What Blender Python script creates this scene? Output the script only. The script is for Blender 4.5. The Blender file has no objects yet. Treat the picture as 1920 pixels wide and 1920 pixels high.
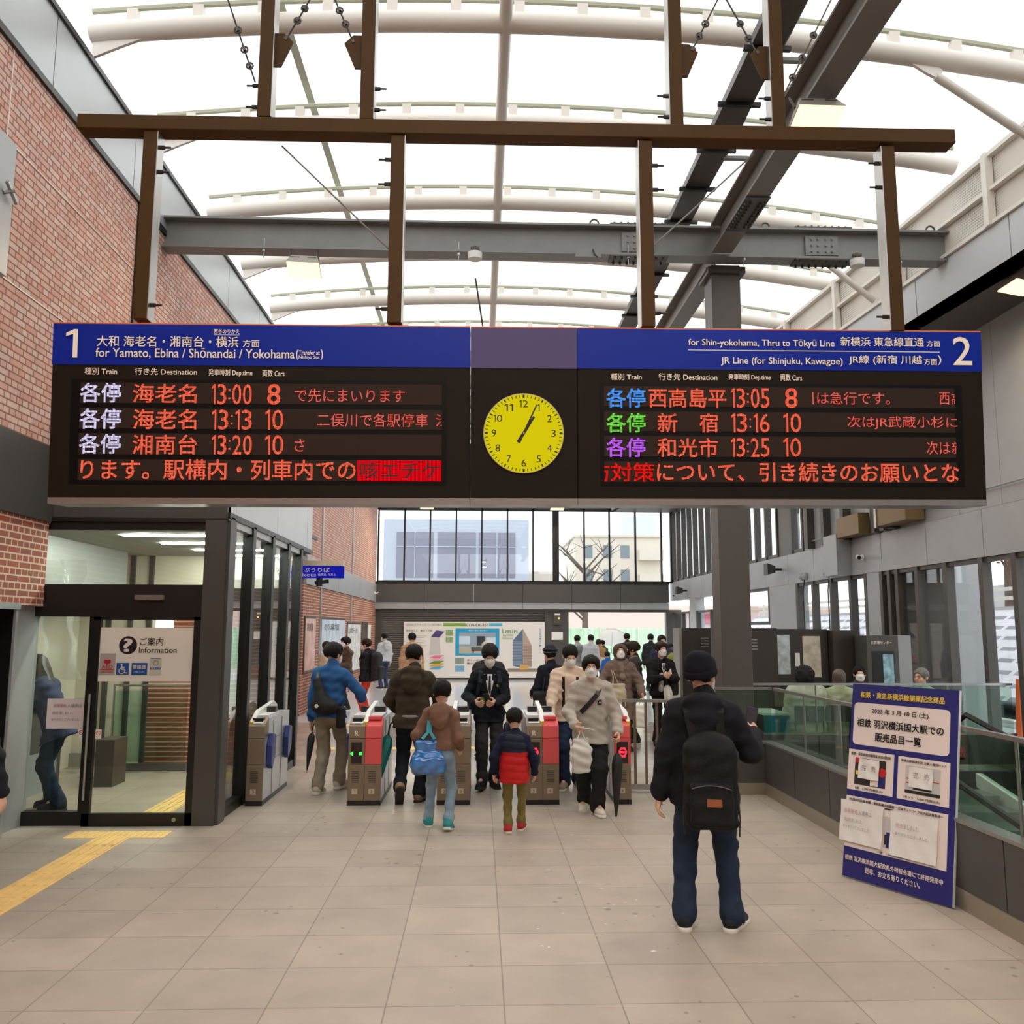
import bpy, bmesh, math, random
import numpy as np
from mathutils import Vector, Matrix
random.seed(7); rng = np.random.RandomState(5)
SC = bpy.context.scene; COL = SC.collection
R = math.radians

def L(c):
    def f(x):
        x /= 255.0
        return x / 12.92 if x <= .04045 else ((x + .055) / 1.055) ** 2.4
    return (f(c[0]), f(c[1]), f(c[2]), 1.0)

# ------------------------------------------------------------------ camera, sky, exposure
cd = bpy.data.cameras.new('camera'); cam = bpy.data.objects.new('camera', cd); COL.objects.link(cam)
yaw, pitch, roll = 0.0363505, 0.131576, 0.002918
_f = Vector((math.sin(yaw) * math.cos(pitch), math.cos(yaw) * math.cos(pitch), math.sin(pitch)))
_r = Vector((math.cos(yaw), -math.sin(yaw), 0)); _u = _r.cross(_f)
_r2 = math.cos(roll) * _r + math.sin(roll) * _u; _u2 = -math.sin(roll) * _r + math.cos(roll) * _u
cam.matrix_world = Matrix(((_r2.x, _u2.x, -_f.x, 0), (_r2.y, _u2.y, -_f.y, 0), (_r2.z, _u2.z, -_f.z, 1.9), (0, 0, 0, 1)))
cd.sensor_width = 36; cd.lens = 1644.637 / 1920 * 36; cd.clip_end = 500
SC.camera = cam
w = bpy.data.worlds.new('sky'); SC.world = w; w.use_nodes = True
_nt = w.node_tree; _bg = _nt.nodes['Background']
_tc = _nt.nodes.new('ShaderNodeTexCoord'); _no = _nt.nodes.new('ShaderNodeTexNoise'); _cr = _nt.nodes.new('ShaderNodeValToRGB')
_no.inputs['Scale'].default_value = 2.5; _no.inputs['Detail'].default_value = 3
_cr.color_ramp.elements[0].color = (.86, .9, .95, 1); _cr.color_ramp.elements[1].color = (1, 1, 1, 1)
_nt.links.new(_tc.outputs['Generated'], _no.inputs['Vector']); _nt.links.new(_no.outputs['Fac'], _cr.inputs['Fac']); _nt.links.new(_cr.outputs['Color'], _bg.inputs['Color'])
_bg.inputs['Strength'].default_value = 2.6
vs = SC.view_settings; vs.view_transform = 'Standard'; vs.look = 'None'; vs.gamma = 1; vs.use_curve_mapping = False; vs.exposure = 0.15
cy = SC.cycles
cy.max_bounces = 8; cy.diffuse_bounces = 4; cy.glossy_bounces = 3; cy.transmission_bounces = 4; cy.transparent_max_bounces = 16
cy.use_denoising = True; cy.sample_clamp_indirect = 4; cy.caustics_reflective = False; cy.caustics_refractive = False
cy.use_adaptive_sampling = True; cy.adaptive_threshold = .02

# ------------------------------------------------------------------ materials
MATS = {}
def mat(name, col, rough=.5, metal=0., noise=0., nscale=8., bump=0., bscale=40., spec=.5, alpha=None, coat=0., stretch=None):
    if name in MATS: return MATS[name]
    m = bpy.data.materials.new(name); m.use_nodes = True; nt = m.node_tree; b = nt.nodes['Principled BSDF']
    c = L(col); b.inputs['Base Color'].default_value = c; b.inputs['Roughness'].default_value = rough; b.inputs['Metallic'].default_value = metal
    b.inputs['Specular IOR Level'].default_value = spec
    if coat: b.inputs['Coat Weight'].default_value = coat
    tc = nt.nodes.new('ShaderNodeTexCoord'); src = tc.outputs['Object']
    if stretch:
        mp = nt.nodes.new('ShaderNodeMapping'); mp.inputs['Scale'].default_value = stretch; nt.links.new(src, mp.inputs['Vector']); src = mp.outputs['Vector']
    if noise:
        n = nt.nodes.new('ShaderNodeTexNoise'); n.inputs['Scale'].default_value = nscale; n.inputs['Detail'].default_value = 4; nt.links.new(src, n.inputs['Vector'])
        r = nt.nodes.new('ShaderNodeValToRGB'); r.color_ramp.elements[0].position = .3; r.color_ramp.elements[1].position = .7
        r.color_ramp.elements[0].color = tuple(x * (1 - noise) for x in c[:3]) + (1,); r.color_ramp.elements[1].color = tuple(min(1, x * (1 + noise)) for x in c[:3]) + (1,)
        nt.links.new(n.outputs['Fac'], r.inputs['Fac']); nt.links.new(r.outputs['Color'], b.inputs['Base Color'])
    if bump:
        n2 = nt.nodes.new('ShaderNodeTexNoise'); n2.inputs['Scale'].default_value = bscale; n2.inputs['Detail'].default_value = 3; nt.links.new(src, n2.inputs['Vector'])
        bp = nt.nodes.new('ShaderNodeBump'); bp.inputs['Strength'].default_value = bump; bp.inputs['Distance'].default_value = .01
        nt.links.new(n2.outputs['Fac'], bp.inputs['Height']); nt.links.new(bp.outputs['Normal'], b.inputs['Normal'])
    MATS[name] = m; return m
def emit(name, col, strength, dots=0):
    if name in MATS: return MATS[name]
    m = bpy.data.materials.new(name); m.use_nodes = True; nt = m.node_tree; nt.nodes.clear()
    e = nt.nodes.new('ShaderNodeEmission'); o = nt.nodes.new('ShaderNodeOutputMaterial'); e.inputs['Color'].default_value = L(col); e.inputs['Strength'].default_value = strength
    nt.links.new(e.outputs[0], o.inputs[0])
    if dots:   # light-emitting diodes on a square grid
        tc = nt.nodes.new('ShaderNodeTexCoord'); sx = nt.nodes.new('ShaderNodeSeparateXYZ'); nt.links.new(tc.outputs['Object'], sx.inputs[0])
        prod = None
        for ax in 'XZ':
            a = nt.nodes.new('ShaderNodeMath'); a.operation = 'MULTIPLY'; a.inputs[1].default_value = 2 * math.pi / dots; nt.links.new(sx.outputs[ax], a.inputs[0])
            s = nt.nodes.new('ShaderNodeMath'); s.operation = 'SINE'; nt.links.new(a.outputs[0], s.inputs[0])
            g = nt.nodes.new('ShaderNodeMath'); g.operation = 'MULTIPLY_ADD'; g.inputs[1].default_value = .33; g.inputs[2].default_value = .67; nt.links.new(s.outputs[0], g.inputs[0])
            if prod is None: prod = g
            else:
                p = nt.nodes.new('ShaderNodeMath'); p.operation = 'MULTIPLY'; nt.links.new(prod.outputs[0], p.inputs[0]); nt.links.new(g.outputs[0], p.inputs[1]); prod = p
        k = nt.nodes.new('ShaderNodeMath'); k.operation = 'MULTIPLY'; k.inputs[1].default_value = strength; nt.links.new(prod.outputs[0], k.inputs[0]); nt.links.new(k.outputs[0], e.inputs['Strength'])
    MATS[name] = m; return m
def glassmat(name, tint=(236, 245, 240), refl=1.0, rough=.0, pw=5):
    if name in MATS: return MATS[name]
    m = bpy.data.materials.new(name); m.use_nodes = True; nt = m.node_tree; nt.nodes.clear()
    o = nt.nodes.new('ShaderNodeOutputMaterial'); t = nt.nodes.new('ShaderNodeBsdfTransparent'); g = nt.nodes.new('ShaderNodeBsdfGlossy'); mx = nt.nodes.new('ShaderNodeMixShader')
    lw = nt.nodes.new('ShaderNodeLayerWeight'); lw.inputs['Blend'].default_value = .5
    fr = nt.nodes.new('ShaderNodeMath'); fr.operation = 'POWER'; fr.inputs[1].default_value = pw; nt.links.new(lw.outputs['Facing'], fr.inputs[0])
    k = nt.nodes.new('ShaderNodeMath'); k.operation = 'MULTIPLY_ADD'; k.inputs[1].default_value = .8; k.inputs[2].default_value = .035 * refl; k.use_clamp = True
    t.inputs['Color'].default_value = L(tint); g.inputs['Roughness'].default_value = rough
    nt.links.new(fr.outputs[0], k.inputs[0]); nt.links.new(k.outputs[0], mx.inputs[0]); nt.links.new(t.outputs[0], mx.inputs[1]); nt.links.new(g.outputs[0], mx.inputs[2]); nt.links.new(mx.outputs[0], o.inputs[0])
    MATS[name] = m; return m
def filmmat(name, col, alpha):       # thin see-through plastic
    if name in MATS: return MATS[name]
    m = mat(name, col, .15, bump=.6, bscale=14); b = m.node_tree.nodes['Principled BSDF']; b.inputs['Alpha'].default_value = alpha; return m
def brick(name, c1, c2, mortar, plane='YZ', bw=.215, rh=.066, ms=.008, sq=.5, sqf=2, off=.5, bump=.4, rough=.85, offx=0., offy=0.):
    m = bpy.data.materials.new(name); m.use_nodes = True; nt = m.node_tree; b = nt.nodes['Principled BSDF']; b.inputs['Roughness'].default_value = rough
    tc = nt.nodes.new('ShaderNodeTexCoord'); sx = nt.nodes.new('ShaderNodeSeparateXYZ'); cx = nt.nodes.new('ShaderNodeCombineXYZ')
    nt.links.new(tc.outputs['Object'], sx.inputs[0]); nt.links.new(sx.outputs[plane[0]], cx.inputs[0]); nt.links.new(sx.outputs[plane[1]], cx.inputs[1])
    mp = nt.nodes.new('ShaderNodeMapping'); mp.inputs['Location'].default_value = (offx, offy, 0); nt.links.new(cx.outputs[0], mp.inputs[0])
    t = nt.nodes.new('ShaderNodeTexBrick'); t.offset = off; t.squash = sq; t.squash_frequency = sqf
    t.inputs['Color1'].default_value = L(c1); t.inputs['Color2'].default_value = L(c2); t.inputs['Mortar'].default_value = L(mortar)
    t.inputs['Scale'].default_value = 1; t.inputs['Mortar Size'].default_value = ms; t.inputs['Mortar Smooth'].default_value = .1; t.inputs['Bias'].default_value = 0
    t.inputs['Brick Width'].default_value = bw; t.inputs['Row Height'].default_value = rh
    nt.links.new(mp.outputs[0], t.inputs['Vector'])
    n = nt.nodes.new('ShaderNodeTexNoise'); n.inputs['Scale'].default_value = 3.; n.inputs['Detail'].default_value = 6; nt.links.new(tc.outputs['Object'], n.inputs['Vector'])
    mx = nt.nodes.new('ShaderNodeMix'); mx.data_type = 'RGBA'; mx.blend_type = 'MULTIPLY'; mx.inputs[0].default_value = .35
    nt.links.new(t.outputs['Color'], mx.inputs[6]); nt.links.new(n.outputs['Fac'], mx.inputs[7])
    hs = nt.nodes.new('ShaderNodeHueSaturation'); hs.inputs['Value'].default_value = 1.18; nt.links.new(mx.outputs[2], hs.inputs['Color']); nt.links.new(hs.outputs[0], b.inputs['Base Color'])
    bp = nt.nodes.new('ShaderNodeBump'); bp.inputs['Strength'].default_value = bump; bp.inputs['Distance'].default_value = .01; bp.invert = True
    nt.links.new(t.outputs['Fac'], bp.inputs['Height']); nt.links.new(bp.outputs['Normal'], b.inputs['Normal'])
    MATS[name] = m; return m
def membrane():
    m = bpy.data.materials.new('roof_membrane'); m.use_nodes = True; nt = m.node_tree; nt.nodes.clear()
    o = nt.nodes.new('ShaderNodeOutputMaterial'); t = nt.nodes.new('ShaderNodeBsdfTranslucent'); d = nt.nodes.new('ShaderNodeBsdfDiffuse'); a = nt.nodes.new('ShaderNodeMixShader'); a.inputs[0].default_value = .25
    t.inputs['Color'].default_value = (.93, .93, .91, 1); d.inputs['Color'].default_value = (.85, .85, .83, 1)
    nt.links.new(t.outputs[0], a.inputs[1]); nt.links.new(d.outputs[0], a.inputs[2]); nt.links.new(a.outputs[0], o.inputs[0]); return m
def floor_mat():
    m = brick('floor_tiles', (182, 167, 151), (170, 156, 141), (138, 124, 109), plane='XY', bw=.6, rh=.527, ms=.004, sq=1, off=0, bump=.15, rough=.4, offx=.46, offy=-.52 * 0)
    nt = m.node_tree; b = nt.nodes['Principled BSDF']; src = b.inputs['Base Color'].links[0].from_socket
    tc = nt.nodes.new('ShaderNodeTexCoord')
    v = nt.nodes.new('ShaderNodeTexVoronoi'); v.inputs['Scale'].default_value = 7.; v.inputs['Randomness'].default_value = 1; nt.links.new(tc.outputs['Object'], v.inputs['Vector'])
    n0 = nt.nodes.new('ShaderNodeTexNoise'); n0.inputs['Scale'].default_value = .9; n0.inputs['Detail'].default_value = 1; nt.links.new(tc.outputs['Object'], n0.inputs['Vector'])
    th = nt.nodes.new('ShaderNodeMapRange'); th.inputs['From Min'].default_value = .4; th.inputs['From Max'].default_value = .7; th.inputs['To Min'].default_value = .0; th.inputs['To Max'].default_value = .16; nt.links.new(n0.outputs['Fac'], th.inputs['Value'])
    lt = nt.nodes.new('ShaderNodeMath'); lt.operation = 'LESS_THAN'; nt.links.new(v.outputs['Distance'], lt.inputs[0]); nt.links.new(th.outputs[0], lt.inputs[1])
    fa = nt.nodes.new('ShaderNodeMath'); fa.operation = 'MULTIPLY'; fa.inputs[1].default_value = .55; nt.links.new(lt.outputs[0], fa.inputs[0])
    mx = nt.nodes.new('ShaderNodeMix'); mx.data_type = 'RGBA'; mx.inputs[7].default_value = L((96, 84, 72)); nt.links.new(fa.outputs[0], mx.inputs[0]); nt.links.new(src, mx.inputs[6]); nt.links.new(mx.outputs[2], b.inputs['Base Color'])
    # far concourse tiles painted paler, standing in for the bright window reflection
    sy = nt.nodes.new('ShaderNodeSeparateXYZ'); nt.links.new(tc.outputs['Object'], sy.inputs[0]); gy = nt.nodes.new('ShaderNodeMath'); gy.operation = 'GREATER_THAN'; gy.inputs[1].default_value = 18.2; nt.links.new(sy.outputs['Y'], gy.inputs[0])
    m3 = nt.nodes.new('ShaderNodeMix'); m3.data_type = 'RGBA'; m3.inputs[7].default_value = L((216, 216, 216)); nt.links.new(gy.outputs[0], m3.inputs[0]); nt.links.new(mx.outputs[2], m3.inputs[6]); nt.links.new(m3.outputs[2], b.inputs['Base Color'])
    # rain carried in: glossier towards the far doorway
    sx = nt.nodes.new('ShaderNodeSeparateXYZ'); nt.links.new(tc.outputs['Object'], sx.inputs[0])
    n1 = nt.nodes.new('ShaderNodeTexNoise'); n1.inputs['Scale'].default_value = 1.6; n1.inputs['Detail'].default_value = 4; nt.links.new(tc.outputs['Object'], n1.inputs['Vector'])
    ad = nt.nodes.new('ShaderNodeMath'); ad.operation = 'MULTIPLY_ADD'; ad.inputs[1].default_value = 5.; nt.links.new(n1.outputs['Fac'], ad.inputs[0]); nt.links.new(sx.outputs['Y'], ad.inputs[2])
    mr = nt.nodes.new('ShaderNodeMapRange'); mr.inputs['From Min'].default_value = 11.; mr.inputs['From Max'].default_value = 17.; mr.inputs['To Min'].default_value = .5; mr.inputs['To Max'].default_value = .14; nt.links.new(ad.outputs[0], mr.inputs['Value'])
    nt.links.new(mr.outputs[0], b.inputs['Roughness'])
    return m

M_steel = mat('grey_steel_paint', (130, 130, 128), .45, .1, noise=.06, nscale=3)
M_dsteel = mat('dark_steel_paint', (80, 76, 72), .45, .2, noise=.08, nscale=3)
M_bronze = mat('bronze_paint', (72, 48, 16), .5, 0., noise=.1, nscale=4, spec=.15)
M_casing = mat('dark_brown_casing', (33, 25, 17), .55, 0., noise=.06, spec=.12)
M_beam = mat('beam_brown_grey', (120, 113, 106), .45, .1, noise=.06, nscale=3)
M_black = mat('black_frame', (22, 20, 19), .4)
M_panel = mat('grey_panel', (166, 168, 169), .42, .15, noise=.05, nscale=1.5)
M_panel2 = mat('dark_grey_panel', (84, 81, 78), .42, .2, noise=.05, nscale=1.5)
M_silver = mat('silver_panel', (176, 179, 180), .38, .35, noise=.04, nscale=1.2)
M_white = mat('white_paint', (228, 222, 212), .45)
M_alu = mat('brushed_aluminium', (170, 168, 164), .3, .85, noise=.05, nscale=20)
M_cream = mat('cream_wall', (222, 214, 196), .7, noise=.02)
M_plasticw = mat('white_plastic', (232, 230, 226), .35)
M_paper = mat('white_paper', (238, 234, 230), .7, bump=.25, bscale=9)
M_brickU = brick('red_brick_upper', (208, 152, 134), (216, 188, 174), (146, 102, 86))  # same brick as the lower wall, light haze and joint shade painted in
M_brickL = brick('red_brick_lower', (168, 82, 62), (142, 84, 70), (216, 190, 164))
M_glass = glassmat('clear_glass'); M_glassg = glassmat('green_tint_glass', (226, 239, 232)); M_glassr = glassmat('window_glass', (240, 241, 241), 1.3)
M_text = mat('white_lettering', (255, 240, 222), .5); M_tdark = mat('black_lettering', (22, 20, 26), .5)
M_brass = mat('warm_lamp_face', (255, 236, 200), .4)

# ------------------------------------------------------------------ mesh builder
_TX = {}
def text_mesh(s, bold=0.):
    k = s
    if k not in _TX:
        c = bpy.data.curves.new('t', 'FONT'); c.body = s; c.resolution_u = 3
        o = bpy.data.objects.new('t', c); COL.objects.link(o); bpy.context.view_layer.update()
        m = bpy.data.meshes.new_from_object(o.evaluated_get(bpy.context.evaluated_depsgraph_get()))
        v = np.array([tuple(x.co) for x in m.vertices]); f = [tuple(p.vertices) for p in m.polygons]
        bpy.data.objects.remove(o); bpy.data.curves.remove(c); bpy.data.meshes.remove(m); _TX[k] = (v, f)
    return _TX[k]
class MB:
    def __init__(s): s.v = []; s.f = []; s.m = []; s.mats = []
    def mi(s, m):
        if m not in s.mats: s.mats.append(m)
        return s.mats.index(m)
    def add(s, vs, fs, m=None):
        b = len(s.v); s.v += [tuple(map(float, p)) for p in vs]; i = s.mi(m) if m else -1
        for f in fs: s.f.append(tuple(b + q for q in f)); s.m.append(i)
        return s
    def box(s, lo, hi, m=None):
        (a, b, c), (d, e, f) = lo, hi
        return s.add([(a, b, c), (d, b, c), (d, e, c), (a, e, c), (a, b, f), (d, b, f), (d, e, f), (a, e, f)],
                     [(0, 3, 2, 1), (4, 5, 6, 7), (0, 1, 5, 4), (1, 2, 6, 5), (2, 3, 7, 6), (3, 0, 4, 7)], m)
    def bar(s, a, b, w, h, up=(0, 0, 1), m=None):      # box along a-b, w wide, h high
        a = Vector(a); b = Vector(b); d = (b - a).normalized(); u = Vector(up); u = (u - d * u.dot(d)).normalized(); r = d.cross(u)
        p = [q + r * (w / 2 * i) + u * (h / 2 * j) for q in (a, b) for i, j in ((-1, -1), (1, -1), (1, 1), (-1, 1))]
        return s.add(p, [(0, 1, 2, 3)[::-1], (4, 5, 6, 7), (0, 1, 5, 4), (1, 2, 6, 5), (2, 3, 7, 6), (3, 0, 4, 7)], m)
    def cyl(s, a, b, r, r2=None, n=14, m=None):
        return s.tube([a, b], [r, r if r2 is None else r2], n, m)
    def tube(s, pts, r, n=10, m=None, closed=False):
        pts = [Vector(p) for p in pts]; N = len(pts); rs = r if isinstance(r, (list, tuple)) else [r] * N; vs = []; u = None
        for i, p in enumerate(pts):
            d = (pts[(i + 1) % N] - pts[i - 1]) if closed else (pts[min(i + 1, N - 1)] - pts[max(i - 1, 0)]); d.normalize()
            if u is None: u = d.orthogonal().normalized()
            u = (u - d * u.dot(d)).normalized(); w_ = d.cross(u)
            vs += [p + (u * math.cos(t) + w_ * math.sin(t)) * rs[i] for t in (2 * math.pi * k / n for k in range(n))]
        fs = [(i * n + k, i * n + (k + 1) % n, ((i + 1) % N) * n + (k + 1) % n, ((i + 1) % N) * n + k) for i in range(N if closed else N - 1) for k in range(n)]
        if not closed: fs += [tuple(range(n))[::-1], tuple((N - 1) * n + k for k in range(n))]
        return s.add(vs, fs, m)
    def poly(s, pts, ext, m=None):                      # polygon pts extruded by vector ext
        n = len(pts); e = Vector(ext); P = [Vector(p) for p in pts]
        return s.add(P + [p + e for p in P], [tuple(range(n))[::-1], tuple(n + i for i in range(n))] + [(i, (i + 1) % n, n + (i + 1) % n, n + i) for i in range(n)], m)
    def face(s, pts, m=None): return s.add(pts, [tuple(range(len(pts)))], m)
    def disc(s, c, U, V, r, m=None, n=40, r2=None):
        c = Vector(c); U = Vector(U); V = Vector(V)
        ring = lambda q: [c + (U * math.cos(t) + V * math.sin(t)) * q for t in (2 * math.pi * k / n for k in range(n))]
        if r2 is None: return s.face(ring(r), m)
        return s.add(ring(r) + ring(r2), [(k, (k + 1) % n, n + (k + 1) % n, n + k) for k in range(n)], m)
    def sph(s, c, r, m=None, n=12, sc=(1, 1, 1)):
        vs = []; h = n // 2
        for i in range(h + 1):
            a = math.pi * i / h
            for k in range(n):
                t = 2 * math.pi * k / n; vs.append((c[0] + r * sc[0] * math.sin(a) * math.cos(t), c[1] + r * sc[1] * math.sin(a) * math.sin(t), c[2] + r * sc[2] * math.cos(a)))
        return s.add(vs, [(i * n + k, (i + 1) * n + k, (i + 1) * n + (k + 1) % n, i * n + (k + 1) % n) for i in range(h) for k in range(n)], m)
    def text(s, body, O, U, V, box, m, bold=0., clip=None):   # fit the glyphs into box (u0,u1,v0,v1) of the plane O,U,V
        if '1' in body and all(ch in '0123456789:' for ch in body):   # digits set one by one, the 1 with its flag
            wts = [{'1': .45, ':': .3}.get(ch, 1.) for ch in body]; gap = .2; tot = sum(wts) + gap * (len(body) - 1); u0, u1, v0, v1 = box; k = (u1 - u0) / tot; x = u0
            for ch, wt in zip(body, wts):
                if ch == '1':
                    Ov = np.array(O, float); Uv = np.array(U, float); Vv = np.array(V, float); P = ((.6, 0), (1, 0), (1, 1), (.68, 1), (0, .87), (0, .75), (.6, .83))
                    s.add([Ov + Uv * (x + p * wt * k) + Vv * (v0 + q * (v1 - v0)) for p, q in P], [tuple(range(7))], m)
                elif ch == ':':
                    for q in (.3, .7): c = v0 + q * (v1 - v0); r = .045 * (v1 - v0); s.text('l', O, U, V, (x + wt * k / 2 - r, x + wt * k / 2 + r, c - r, c + r), m)
                else: s.text(ch, O, U, V, (x, x + wt * k, v0, v1), m, bold * .15)
                x += (wt + gap) * k
            return s
        v, f = text_mesh(body, bold); lo = v.min(0); hi = v.max(0); u0, u1, v0, v1 = box
        a = u0 + (v[:, 0] - lo[0]) / max(hi[0] - lo[0], 1e-6) * (u1 - u0); b = v0 + (v[:, 1] - lo[1]) / max(hi[1] - lo[1], 1e-6) * (v1 - v0)
        O = np.array(O, float); U = np.array(U, float); V = np.array(V, float)
        if clip:
            bm = bmesh.new(); vv = [bm.verts.new((x, y, 0)) for x, y in zip(a, b)]
            for q in f:
                try: bm.faces.new([vv[i] for i in q])
                except ValueError: pass
            for co, no in (((clip[0], 0, 0), (-1, 0, 0)), ((clip[1], 0, 0), (1, 0, 0))):
                bmesh.ops.bisect_plane(bm, geom=bm.verts[:] + bm.edges[:] + bm.faces[:], plane_co=co, plane_no=no, clear_outer=True)
            bm.verts.index_update(); a = np.array([x.co.x for x in bm.verts]); b = np.array([x.co.y for x in bm.verts]); f = [tuple(x.index for x in q.verts) for q in bm.faces]; bm.free()
        h = (v1 - v0) * abs(bold) * 1.1; N = np.cross(U, V)
        for i, (du, dv) in enumerate(((0, 0),) if bold <= .001 else ((-h, -h), (h, -h), (-h, h), (h, h))): s.add(O + N * (.0005 * i) + (a + du)[:, None] * U + (b + dv)[:, None] * V, f, m)
        return s
    def build(s, name, m=None, parent=None, smooth=False, bevel=0., angle=40):
        me = bpy.data.meshes.new(name); v = s.v
        if parent is not None and parent.name in OFF:
            o_ = OFF[parent.name]; v = [(p[0] - o_[0], p[1] - o_[1], p[2] - o_[2]) for p in v]
        me.from_pydata(v, [], s.f); ms = list(s.mats)
        if -1 in s.m or not ms:
            ms.append(m or M_black); s.m = [len(ms) - 1 if q < 0 else q for q in s.m]
        for x in ms: me.materials.append(x)
        if len(ms) > 1: me.polygons.foreach_set('material_index', s.m)
        o = bpy.data.objects.new(name, me); COL.objects.link(o)
        if parent is not None:
            o.parent = parent
            if parent.name in OFF: OFF[o.name] = OFF[parent.name]
        if bevel:
            b = o.modifiers.new('bevel', 'BEVEL'); b.width = bevel; b.segments = 2; b.limit_method = 'ANGLE'; b.angle_limit = R(35)
        if smooth:
            me.polygons.foreach_set('use_smooth', [True] * len(me.polygons))
            try: me.set_sharp_from_angle(angle=R(angle))
            except Exception: pass
        return o
OFF = {}
def tag(o, label=None, cat=None, group=None, kind=None):
    if label: o['label'] = label
    if cat: o['category'] = cat
    if group: o['group'] = group
    if kind: o['kind'] = kind
    return o
def thing(name, label, cat, group=None, loc=(0, 0, 0), rz=None, mtx=None, kind=None):
    # rz / mtx given: children are built in local coordinates; else in world coordinates
    o = bpy.data.objects.new(name, None); COL.objects.link(o); o.empty_display_size = .1
    if mtx is not None: o.matrix_world = mtx
    else:
        o.location = loc; o.rotation_euler = (0, 0, rz or 0)
        if rz is None: OFF[o.name] = loc
    return tag(o, label, cat, group, kind)
def copy_tree(o, parent=None):
    c = o.copy(); COL.objects.link(c)
    if parent is not None: c.parent = parent
    for ch in list(o.children): copy_tree(ch, c)
    return c
def struct(name, mb, m=None, parent=None, **k):
    o = mb.build(name, m, parent, **k)
    if parent is None: o['kind'] = 'structure'
    return o

# ------------------------------------------------------------------ the hall
XL, XR, YE = -4.32, 7.3, 33.0          # brick wall, window wall, far wall
f_ = MB(); f_.box((-5.8, -9, -.3), (3.33, YE, 0)); f_.box((3.33, 11.9, -.3), (7.6, YE, 0)); f_.box((3.33, -9, -.3), (7.6, 2.0, 0))
struct('floor', f_, floor_mat())
# left wall: opening, lower brick, grey band, upper brick, silver band
a = MB(); a.box((XL - .38, 8.42, 0), (XL - .08, 8.93, 2.1), M_panel); a.box((XL - .3, -9, 2.1), (XL, 8.9, 2.96), M_brickL)
a.box((XL - .3, -9, 0), (XL, 5.2, 2.1), M_brickL)
a.box((XL - .3, -9, 3.64), (XL, 34, 7.19), M_brickU); a.box((XL - .3, 8.9, 2.93), (XL, 13.2, 3.64), M_brickU); struct('wall_left', a)
a = MB()
for y in np.arange(-9, 8.9, 1.79): a.box((XL - .02, y, 2.94), (XL + .03, min(y + 1.775, 8.92), 3.68))
struct('trim_1', a, M_panel2)
a = MB(); a.box((XL - .02, -9, 7.17), (XL + .035, 34, 7.24), M_black); a.box((XL - .25, -9, 8.03), (XL + .05, 34, 8.09), M_black)
for y in np.arange(-8.1, 33, 2.05): a.box((XL - .25, y, 7.24), (XL + .02, y + 2.035, 8.03), M_silver)
struct('trim_2', a)
a = MB(); a.box((XL, 10.56, 3.7), (XL + .03, 10.63, 7.19), M_black); struct('trim_3', a)
a = MB()
for z in (6.28, 5.02): a.box((XL, -9, z), (XL + .006, 10.5, z + .012))
a.box((XL, 7.6, 6.3), (XL + .006, 7.612, 7.17)); struct('trim_11', a, M_white)
t = thing('wall_cabinet', 'grey panel on the upper brick wall at the left picture edge', 'cabinet', None, (XL, 7.4, 5.6)); MB().box((XL, 6.4, 5.0), (XL + .07, 7.66, 6.25)).build('door_panel', M_panel, t, bevel=.004)
MB().cyl((XL + .07, 7.5, 5.72), (XL + .14, 7.55, 5.76), .02, n=8).bar((XL + .12, 7.46, 5.8), (XL + .12, 7.64, 5.68), .03, .03).build('latch', M_alu, t)
# dark doorway in the left wall
a = MB(); a.box((XL - 1.6, 5.2, 0), (XL - 1.5, 8.42, 2.1)); a.box((XL - 1.5, 5.2, 2.1), (XL - .3, 8.42, 2.2)); a.box((XL - 1.5, 8.42, 0), (XL - .3, 8.52, 2.1)); a.box((XL - 1.5, 5.1, 0), (XL - .3, 5.2, 2.1))
a.box((XL - .42, 8.40, 0), (XL - .005, 8.425, 2.1)); d = struct('door_1', a, M_black)
MB().box((XL - .015, 8.385, 0), (XL + .01, 8.42, 2.1)).box((XL - .02, 5.2, 2.06), (XL + .03, 8.42, 2.12)).build('door_frame', M_silver, d)
# far brick wall beyond the ticket gates
a = MB(); a.box((-4.2, 19.5, 0), (-3.87, YE, 2.85), M_brickL); a.box((-4.2, 19.5, 3.5), (-3.87, YE, 8.2), M_brickU); a.box((-4.2, 19.5, 2.85), (-3.9, YE, 3.5), M_panel2)
a.box((-4.5, 13.2, 0), (-4.2, 19.5, 3.64), M_brickL); struct('wall_left_far', a)
a = MB()
for y in np.arange(19.6, 33, 4.4): a.box((-3.9, y, 2.86), (-3.83, min(y + 4.38, 32.9), 3.49))
for y in (21.5, 26.6): a.box((-3.88, y, 0), (-3.84, y + .12, 8.2))
struct('trim_4', a, M_panel)
# back wall behind the photographer
MB().box((-4.5, -9.3, 0), (7.6, -9, 6.5)).build('wall_back', M_brickL)['kind'] = 'structure'
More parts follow.
